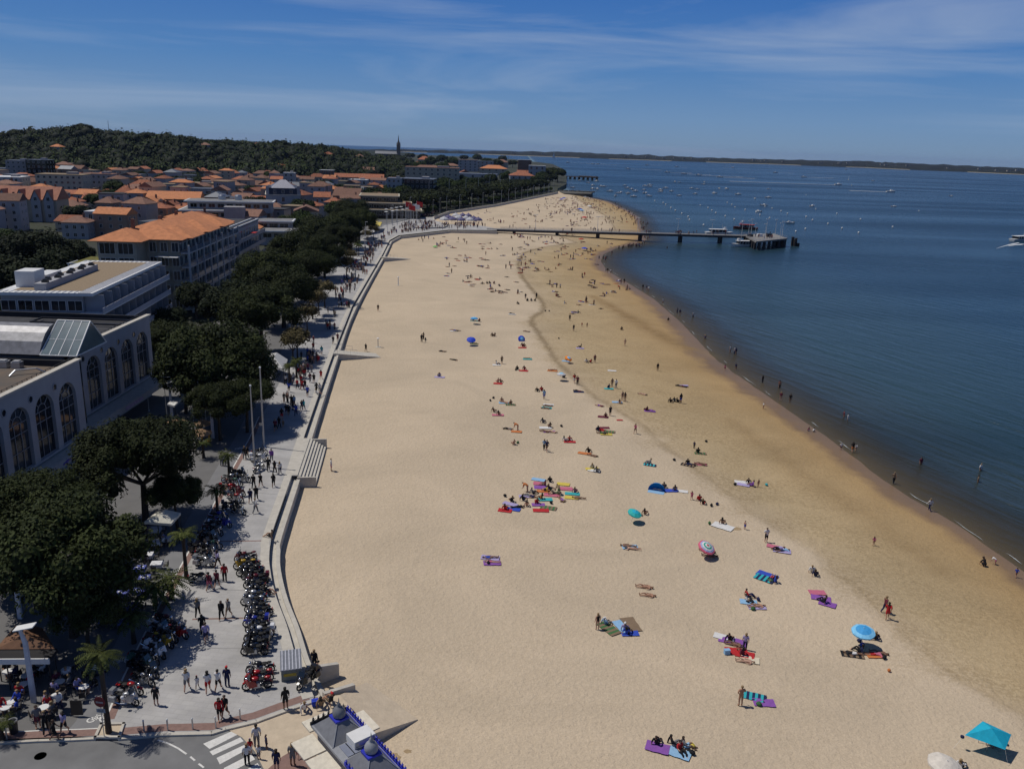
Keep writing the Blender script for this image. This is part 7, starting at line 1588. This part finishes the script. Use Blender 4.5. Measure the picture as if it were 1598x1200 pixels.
P5=scat([(935,404),(960,388),(1004,380),(1010,384),(960,392),(944,408)],26,'s')+scat([(944,424),(1060,492),(1120,545),(1230,628),(1240,624),(1130,536),(1070,482),(955,420)],9,'s',2)+scat([(1000,345),(1010,350),(1012,372),(1003,374)],14,'s')
crowd('paddling_crowd',[(at(x,y,-4).x,at(x,y,-4).y,k) for x,y,k in P5],'small paddling figures along the curved waterline near the pier',lambda x,y:-4.15)
# ---------- towels, parasols, bags on the sand ----------
TOW='''765,871,l,0 768,879,v,0 983,854,B,8 1128,822,w,-35,1.4 1210,854,p,-25 1220,860,l,-20 1197,898,b,-30,1.3 1193,903,t,-30,1.2 1168,940,B,-10 1181,948,l,0 1281,934,v,-20 1291,943,v,-35 1130,995,w,-20 1143,1001,v,-15,1.3 1149,1017,r,-10 1162,1022,r,-15 1170,1030,c,-10 1178,1088,t,-25 1192,1097,v,-5 1026,1167,v,-25 1060,1176,B,-30 1330,1022,k,-5 1366,1023,o,-5 950,981,G,-60,1.2 984,975,e,-70,1.3 983,989,b,10 969,978,B,-70 856,632,w,0 853,637,T,0 903,612,n,5 786,629,B,0 797,632,G,0 777,648,p,0 806,674,o,0 851,668,w,0 857,674,v,0 889,690,r,0 941,651,m,0 942,668,m,0 951,674,G,-8 946,678,y,0 963,628,B,0 912,708,o,-15 924,732,y,0 927,735,w,-15 840,749,B,-25 842,755,p,-10 845,761,v,0 848,767,o,-5 879,756,y,0 882,763,p,0 893,771,T,0 892,777,y,0 861,773,p,0 851,780,T,0 840,788,v,0 856,793,G,-20 844,797,r,10 800,795,b,-20 796,787,l,-20 788,797,r,-10 821,775,l,15 1093,708,G,0 1014,726,t,-10 1073,726,k,-20 1093,725,p,0 1046,766,b,0 1063,767,w,-10 1160,757,l,-15 1157,753,w,-10 1014,642,v,0 740,501,T,0 740,537,G,0 823,561,T,0 777,599,r,0 815,543,r,0 817,579,r,0 862,579,o,0 955,579,w,0 950,607,T,0 905,544,l,0 686,589,l,0 708,517,w,0 921,447,e,-5 883,564,B,-10 775,570,w,0 1067,602,l,0 961,443,o,0 967,656,r,10,.6 745,437,r,0 799,491,w,0 1275,925,p,-5 714,378,G,0,.8'''
tw={}
def towel(px,py,c,ang,s):
    p=sandpt(px,py); key=c
    if key not in tw:
        b=MB(); nx,ny=8,4; rr=random.Random(ord(c)); vs=[]
        for i in range(nx+1):
            for j in range(ny+1): x,y=(i/nx-.5)*1.9,(j/ny-.5)*1.0; vs.append((x,y+.02*math.sin(i*1.7),.025+.018*rr.random()))
        for i in range(nx):
            for j in range(ny): q=i*(ny+1)+j; b.f.append((q,q+ny+1,q+ny+2,q+1)); b.m.append((i%2) if c in 'tkG' else 0)
        b.v=vs; tw[key]=b.mesh('towel',[FAB[c],FAB[{'t':'n','l':'w','w':'B','B':'w','k':'e','G':'e','e':'w'}.get(c,'w')]])
    # lies on the sloping sand
    o=link('towel',tw[key],None,p+V3((0,0,.05)),R(ang+pr_.uniform(-9,9))); o.scale=(s*pr_.uniform(.85,1.05),s*pr_.uniform(.8,1.1),1); tag(o,None,'towel','beach towels spread on the sand'); AUTO.append((o,f'{CN[c]}{" striped" if c in "tkG" else ""} towel spread on the sand'))
for tok in TOW.split():
    a=tok.split(','); towel(float(a[0]),float(a[1]),a[2],float(a[3]),float(a[4]) if len(a)>4 else 1.)
def bp(px,py,dz=1.75): 
    p=at(px,py,-1.7+dz)
    for _ in range(5): z=sand_z(p.x,p.y); p=at(px,py,z+dz)
    p.z=z; return p
SKYB=cm('azure_canvas',(.05,.30,.62),.7); SKY2=cm('pale_azure_canvas',(.20,.52,.78),.7); TQ=cm('turquoise_canvas',(.02,.42,.55),.7); RB=cm('royal_blue_canvas',(.02,.06,.50),.7); GT=cm('sea_green_canvas',(.03,.42,.40),.7)
parasol(bp(1348,981),1.02,2.0,[SKYB,SKYB,SKY2],'sky blue round parasol above a person lying in its shade',tilt=(.12,-.1)); parasol(bp(1472,1184),1.2,1.8,[cm('offwhite_canvas',(.62,.57,.5),.8)]*3,'off white parasol at the lower beach with people under it',tilt=(.15,0))
parasol(bp(1096,844),.98,1.75,[cm('parasol_red',(.5,.06,.05)),cm('parasol_white',(.66,.66,.64)),cm('parasol_green',(.03,.34,.26)),cm('parasol_white',(.66,.66,.64)),cm('parasol_lilac',(.36,.40,.62)),cm('parasol_rose',(.6,.12,.2))],'parasol with white, green and red rings tilted over the sand',tilt=(.45,.1))
parasol(bp(735,528,1.5),1.0,1.8,[RB]*2,'royal blue parasol on the open sand',tilt=(.4,0)); parasol(bp(740,496,1.6),.95,1.8,[SKY2,SKYB],'pale blue parasol beyond the royal blue one'); parasol(bp(986,797,1.4),.85,1.6,[TQ,GT],'sea green parasol beside two sunbathers',tilt=(.3,.1)); parasol(bp(812,525,.9),.85,1.2,[SKY2,RB],'small blue half open parasol low on the sand',tilt=(1.0,.4)); parasol(bp(876,583,1.4),.85,1.6,[SKY2,cm('white_canvas2',(.5,.5,.52))],'pale cyan parasol on the weed line'); parasol(bp(884,557,1.2),.8,1.4,[SKY2,cm('orange_canvas',(.8,.25,.03))],'cyan and orange parasol on the damp sand',tilt=(.5,0)); 
parasol(bp(679,385,.5),1.0,.9,[cm('lime_canvas',(.12,.5,.10))]*2,'bright green low sunshade on the far sand'); parasol(bp(907,373,1.2),1.4,1.6,[cm('red_canopy',(.4,.05,.03))]*2,'red parasol near the foot of the pier'); parasol(bp(912,388,1.),1.4,1.6,[RB]*2,'blue sunshade on the damp sand near the pier')
for i,(px,py,c) in enumerate([(905,327,'b'),(908,329,'B'),(920,322,'w'),(880,310,'b'),(876,312,'b'),(912,340,'r'),(1002,0,'x')][:6]):
    p=at(px,py,-1); p.z=sand_z(p.x,p.y); parasol(p,1.9,2.0,[FAB[c]]*2,None,'parasols on the beach beyond the pier',au=f'{CN[c]} parasol on the crowded far beach')
# angular turquoise sunshade
def shade():
    p=bp(1546,1142,1.7); t=thing('beach_sunshade','sunshade',p,R(20),None,'angular turquoise sunshade stretched on two poles near the lower right corner'.replace(' near the lower right corner',' over seated people'))
    v=[(-1.6,.75,1.25),(.25,.95,1.9),(1.75,-.35,1.35),(.15,-1.25,1.1),(0,0,2.05)]
    MB().add(v,[(0,4,1)[::-1],(1,4,2)[::-1],(2,4,3)[::-1],(3,4,0)[::-1]]).build('canopy',[cm('turquoise_shade',(.01,.36,.52),.6)],t)
    for x,y,z in (v[4],v[1]): MB().tube((x,y,-.2),(x,y,z),.025,n=6).build('pole',M_['steel'],t)
    for x,y,z in (v[0],v[2],v[3]): MB().tube((x,y,z),(x*1.35,y*1.35,0),.008,n=3).build('guy_line',M_['white'],t)
    MB().ball(-1.75,.8,1.1,.16,n=6).build('ballast_bag',FAB['n'],t)
shade()
# blue pop-up tent
p=bp(1025,761,.5); t=thing('beach_tent','tent',p,R(-20),None,'blue pop up beach tent with a person beside it')
b=MB(); vs=[];n=8
for j in range(5):
    e=math.pi/2*j/4
    for i in range(n+1): a=math.pi*(i/n)+.0; vs.append((1.15*math.cos(a)*math.cos(e*.98),.85*math.sin(a)*math.cos(e*.98),1.15*math.sin(e)))
b.add(vs,[(j*(n+1)+i,j*(n+1)+i+1,(j+1)*(n+1)+i+1,(j+1)*(n+1)+i) for j in range(4) for i in range(n)]).build('shell',cm('bright_blue_nylon',(.01,.22,.55),.6),t,True); MB().box(0,-.1,.01,2.1,1.4,.03).build('groundsheet',FAB['B'],t)
# bags, balls, boxes
def bag(px,py,c,kind,lab=None):
    p=sandpt(px,py)
    if kind=='bag': b=MB().ball(0,0,.16,.26,.18,.17,n=8).path([(-.12,0,.3),(0,0,.42),(.12,0,.3)],[.015]*3,4); nm='beach_bag'
    elif kind=='ball': b=MB().ball(0,0,.14,.15,n=10); nm='ball'
    else: b=MB().box(0,0,0,.5,.35,.36,.3,0,.94).box(0,0,.36,.52,.37,.06,.3); nm='cool_box'
    o=b.build(nm,FAB[c],loc=p+V3((0,0,.03)),rz=px,smooth=kind!='box'); tag(o,lab,nm.replace('_',' ')); 
    if not lab: AUTO.append((o,f'{CN[c]} {nm.replace("_"," ")} lying on the sand'))
for px,py,c,k in [(944,969,'w','bag'),(1184,1101,'G','bag'),(1080,1177,'k','bag'),(1080,1166,'y','bag'),(1134,1020,'B','box'),(1107,818,'G','bag'),(770,622,'k','bag'),(765,626,'k','bag'),(808,692,'G','bag'),(1110,790,'k','bag'),(1119,788,'n','bag'),(1387,1048,'o','ball'),(1175,952,'G','bag'),(1183,937,'n','bag'),(1196,758,'t','bag'),(1147,757,'k','bag'),(1345,1008,'b','bag'),(1341,1002,'n','bag'),(1380,1028,'k','bag'),(872,529,'k','bag'),(851,486,'k','bag'),(857,486,'k','bag'),(788,775,'k','bag'),(860,786,'k','bag'),(876,666,'k','bag'),(1102,690,'k','bag'),(762,880,'k','bag'),(805,578,'k','bag'),(1052,719,'k','bag'),(858,750,'k','ball')]: bag(px,py,c,k)
for (px,py,r_) in ((1148,825,1.0),(1150,824,.6),(612,1180,.9),(636,1172,.5)):
    p=sandpt(px,py); b=MB(); rr=random.Random(int(px)); vs=[(0,0,.16)]; n=12
    for i in range(n): a=2*math.pi*i/n; q=r_*rr.uniform(.7,1.2); vs.append((q*math.cos(a),q*.7*math.sin(a),-.08))
    b.add(vs,[(0,1+i,1+(i+1)%n) for i in range(n)]); o=b.build('sand_heap',mat('dug_sand',(.33,.24,.14),.95,.25,4),loc=p,smooth=True); tag(o,None,'sand heap'); AUTO.append((o,'small heap of dug damp sand'))
# ---------- labels : every repeat gets the place that singles it out ----------
LM=[((53,1095),0,'the cafe lamp column'),((168,1146),0,'the planter palm'),((242,844),0,'the cream canopy tables'),((332,684),0,'the terrace lamp column'),((405,715),0,'the twin poles'),((474,712),0,'the beach steps'),((455,1057),0,'the ribbed locker'),((545,1160),0,'the domed kiosk'),((350,1165),0,'the zebra crossing'),((560,548),-1,'the stone ramp'),((430,565),0,'the grey tent'),((478,477),0,'the plane tree lamp'),((600,400),0,'the far wall bend'),((291,902),0,'the tall bare palm'),((358,745),0,'the short palm'),((423,838),0,'the person on the wall'),
((1348,998),-2,'the sky blue parasol'),((1475,1195),-2,'the off white parasol'),((1100,855),-2,'the ringed parasol'),((738,533),-2,'the royal blue parasol'),((990,802),-2,'the sea green parasol'),((1558,1160),-2,'the turquoise sunshade'),((1025,766),-2,'the blue tent'),((965,980),-2,'the patterned mats'),((843,775),-2,'the big towel cluster'),((1155,1101),-2,'the bikini woman'),((1148,1015),-2,'the red and purple towels'),((1046,1168),-2,'the lavender towel group'),((766,875),-2,'the lone sunbathing pair'),((1010,922),-2,'the couple facing away'),((621,445),-1.5,'the lone blue post'),((590,541),-1.5,'the white shower post'),((880,588),-2,'the cyan parasol'),((742,500),-2,'the pale blue parasol'),((815,528),-2,'the half open parasol'),((1195,900),-2,'the bright blue towel'),((1536,884),-3,'the black crouching figure'),((1382,960),-3,'the two red walkers'),((1450,797),-4,'the shoreline walker'),((1330,706),-4,'the orange bag carrier'),((1053,628),-3,'the black clad group'),((849,623),-2,'the standing light blue figure'),((850,703),-2,'the strolling pair'),((940,672),-2,'the green striped towel'),
((790,357),0,'the pier foot'),((1000,362),0,'the pier middle'),((1195,370),0,'the pier head'),((1239,384),-4,'the mooring piles'),((717,348),0,'the violet tents'),((900,301),-2,'the stone groyne'),((1308,289),-4,'the long wake'),((1324,281),-4,'the channel marker'),((863,247),-4,'the tall sail'),((1590,376),-4,'the big passenger boat'),((1060,300),-4,'the moored boats'),
((95,735),0,'the near arcade'),((200,600),0,'the glass gable'),((200,500),0,'the gravel roof'),((292,488),0,'the orange roofed residence'),((385,440),0,'the shaded balconies'),((350,330),0,'the white roof edges'),((470,338),0,'the mansard hotel'),((590,330),0,'the stepped office'),((640,316),0,'the dark glass block'),((680,298),0,'the long cream block'),((622,252),0,'the church'),((42,346),0,'the gabled villa'),((95,312),0,'the cream apartments'),((220,313),0,'the white three storey house'),((270,330),0,'the brown gabled hall'),((450,300),0,'the lilac tower'),((429,275),0,'the broad orange roof'),((815,288),0,'the orange villa'),((865,290),0,'the wooded point'),((178,270),0,'the hill antenna'),((30,290),0,'the blank grey block'),((355,272),0,'the many gabled villa')]
LMP=[(at(p[0],p[1],z),n) for p,z,n in LM]
ORD=['first','second','third','fourth','fifth','sixth','seventh','eighth','ninth','tenth','eleventh','twelfth','thirteenth','fourteenth','fifteenth','sixteenth','seventeenth','eighteenth','nineteenth','twentieth']
def phrase(x,y):
    best=None
    for p,n in LMP:
        sc_=math.hypot(p.x,p.y); d=math.hypot((p.x-x),(p.y-y)*.75)/sc_
        if best is None or d<best[0]: best=(d,p,n)
    d,p,n=best; dx,dy=x-p.x,(y-p.y); dist=math.hypot(dx,dy); sea=n
    if dist<1.0: return 'right at '+n,dist
    w='beyond' if dy>abs(dx) else 'this side of' if -dy>abs(dx) else 'seaward of' if dx>0 else 'landward of'
    return w+' '+n,dist
G={}
for o,base in AUTO:
    x,y=o.location.x,o.location.y; ph,d=phrase(x,y); G.setdefault(base+' '+ph,[]).append((d,o,base,ph))
for k,l in G.items():
    if len(l)==1: l[0][1]['label']=k; continue
    l.sort(key=lambda a:a[0])
    for i,(d,o,base,ph) in enumerate(l):
        o_=ORD[i] if i<len(ORD) else f'{i+1}th'
        o['label']=f'{base}, {o_} one {ph}'
def shorten(l):
    for a,b in ((' on the ground',''),(' in the shade',''),('spread on the sand, ',''),(' with panniers',''),(' trailing a wake across the bay',' with wake'),(' lying on the sand,',','),(' and ',' & '),(' made of',''),(' with bent arms',''),(' dining table laid with plates',' dining table'),('rendered ',''),(' bottoms',' below'),(' tiled',''),('small child','child'),(' of the',''),(' among the',' by'),(' on a chair',''),(' in shallow water',''),('this side of','before')):
        if len(l.replace(',','').split())<=16: break
        l=l.replace(a,b,1)
    return l
for o,_b in AUTO: o['label']=shorten(o['label'])
seen={}
for o in sc.objects:
    if o.parent is None and 'label' in o: seen.setdefault(o['label'],[]).append(o)
print('dup labels',{k:len(v) for k,v in seen.items() if len(v)>1})
print('objects',len(sc.objects))
# ---------- air over the bay ----------
hz=MB().box(0,11700,-100,52000,25400,230).build('haze',bpy.data.materials.new('haze_air')); hm=hz.data.materials[0]; hm.use_nodes=True
for n_ in list(hm.node_tree.nodes):
    if n_.type=='BSDF_PRINCIPLED': hm.node_tree.nodes.remove(n_)
pv=hm.node_tree.nodes.new('ShaderNodeVolumePrincipled'); pv.inputs['Color'].default_value=(.5,.65,1,1); pv.inputs['Density'].default_value=.000022; pv.inputs['Anisotropy'].default_value=.2
hm.node_tree.links.new(pv.outputs[0],[n for n in hm.node_tree.nodes if n.type=='OUTPUT_MATERIAL'][0].inputs['Volume'])
tag(hz,kind='stuff'); hz['label']='thin blue air over the town and the bay'
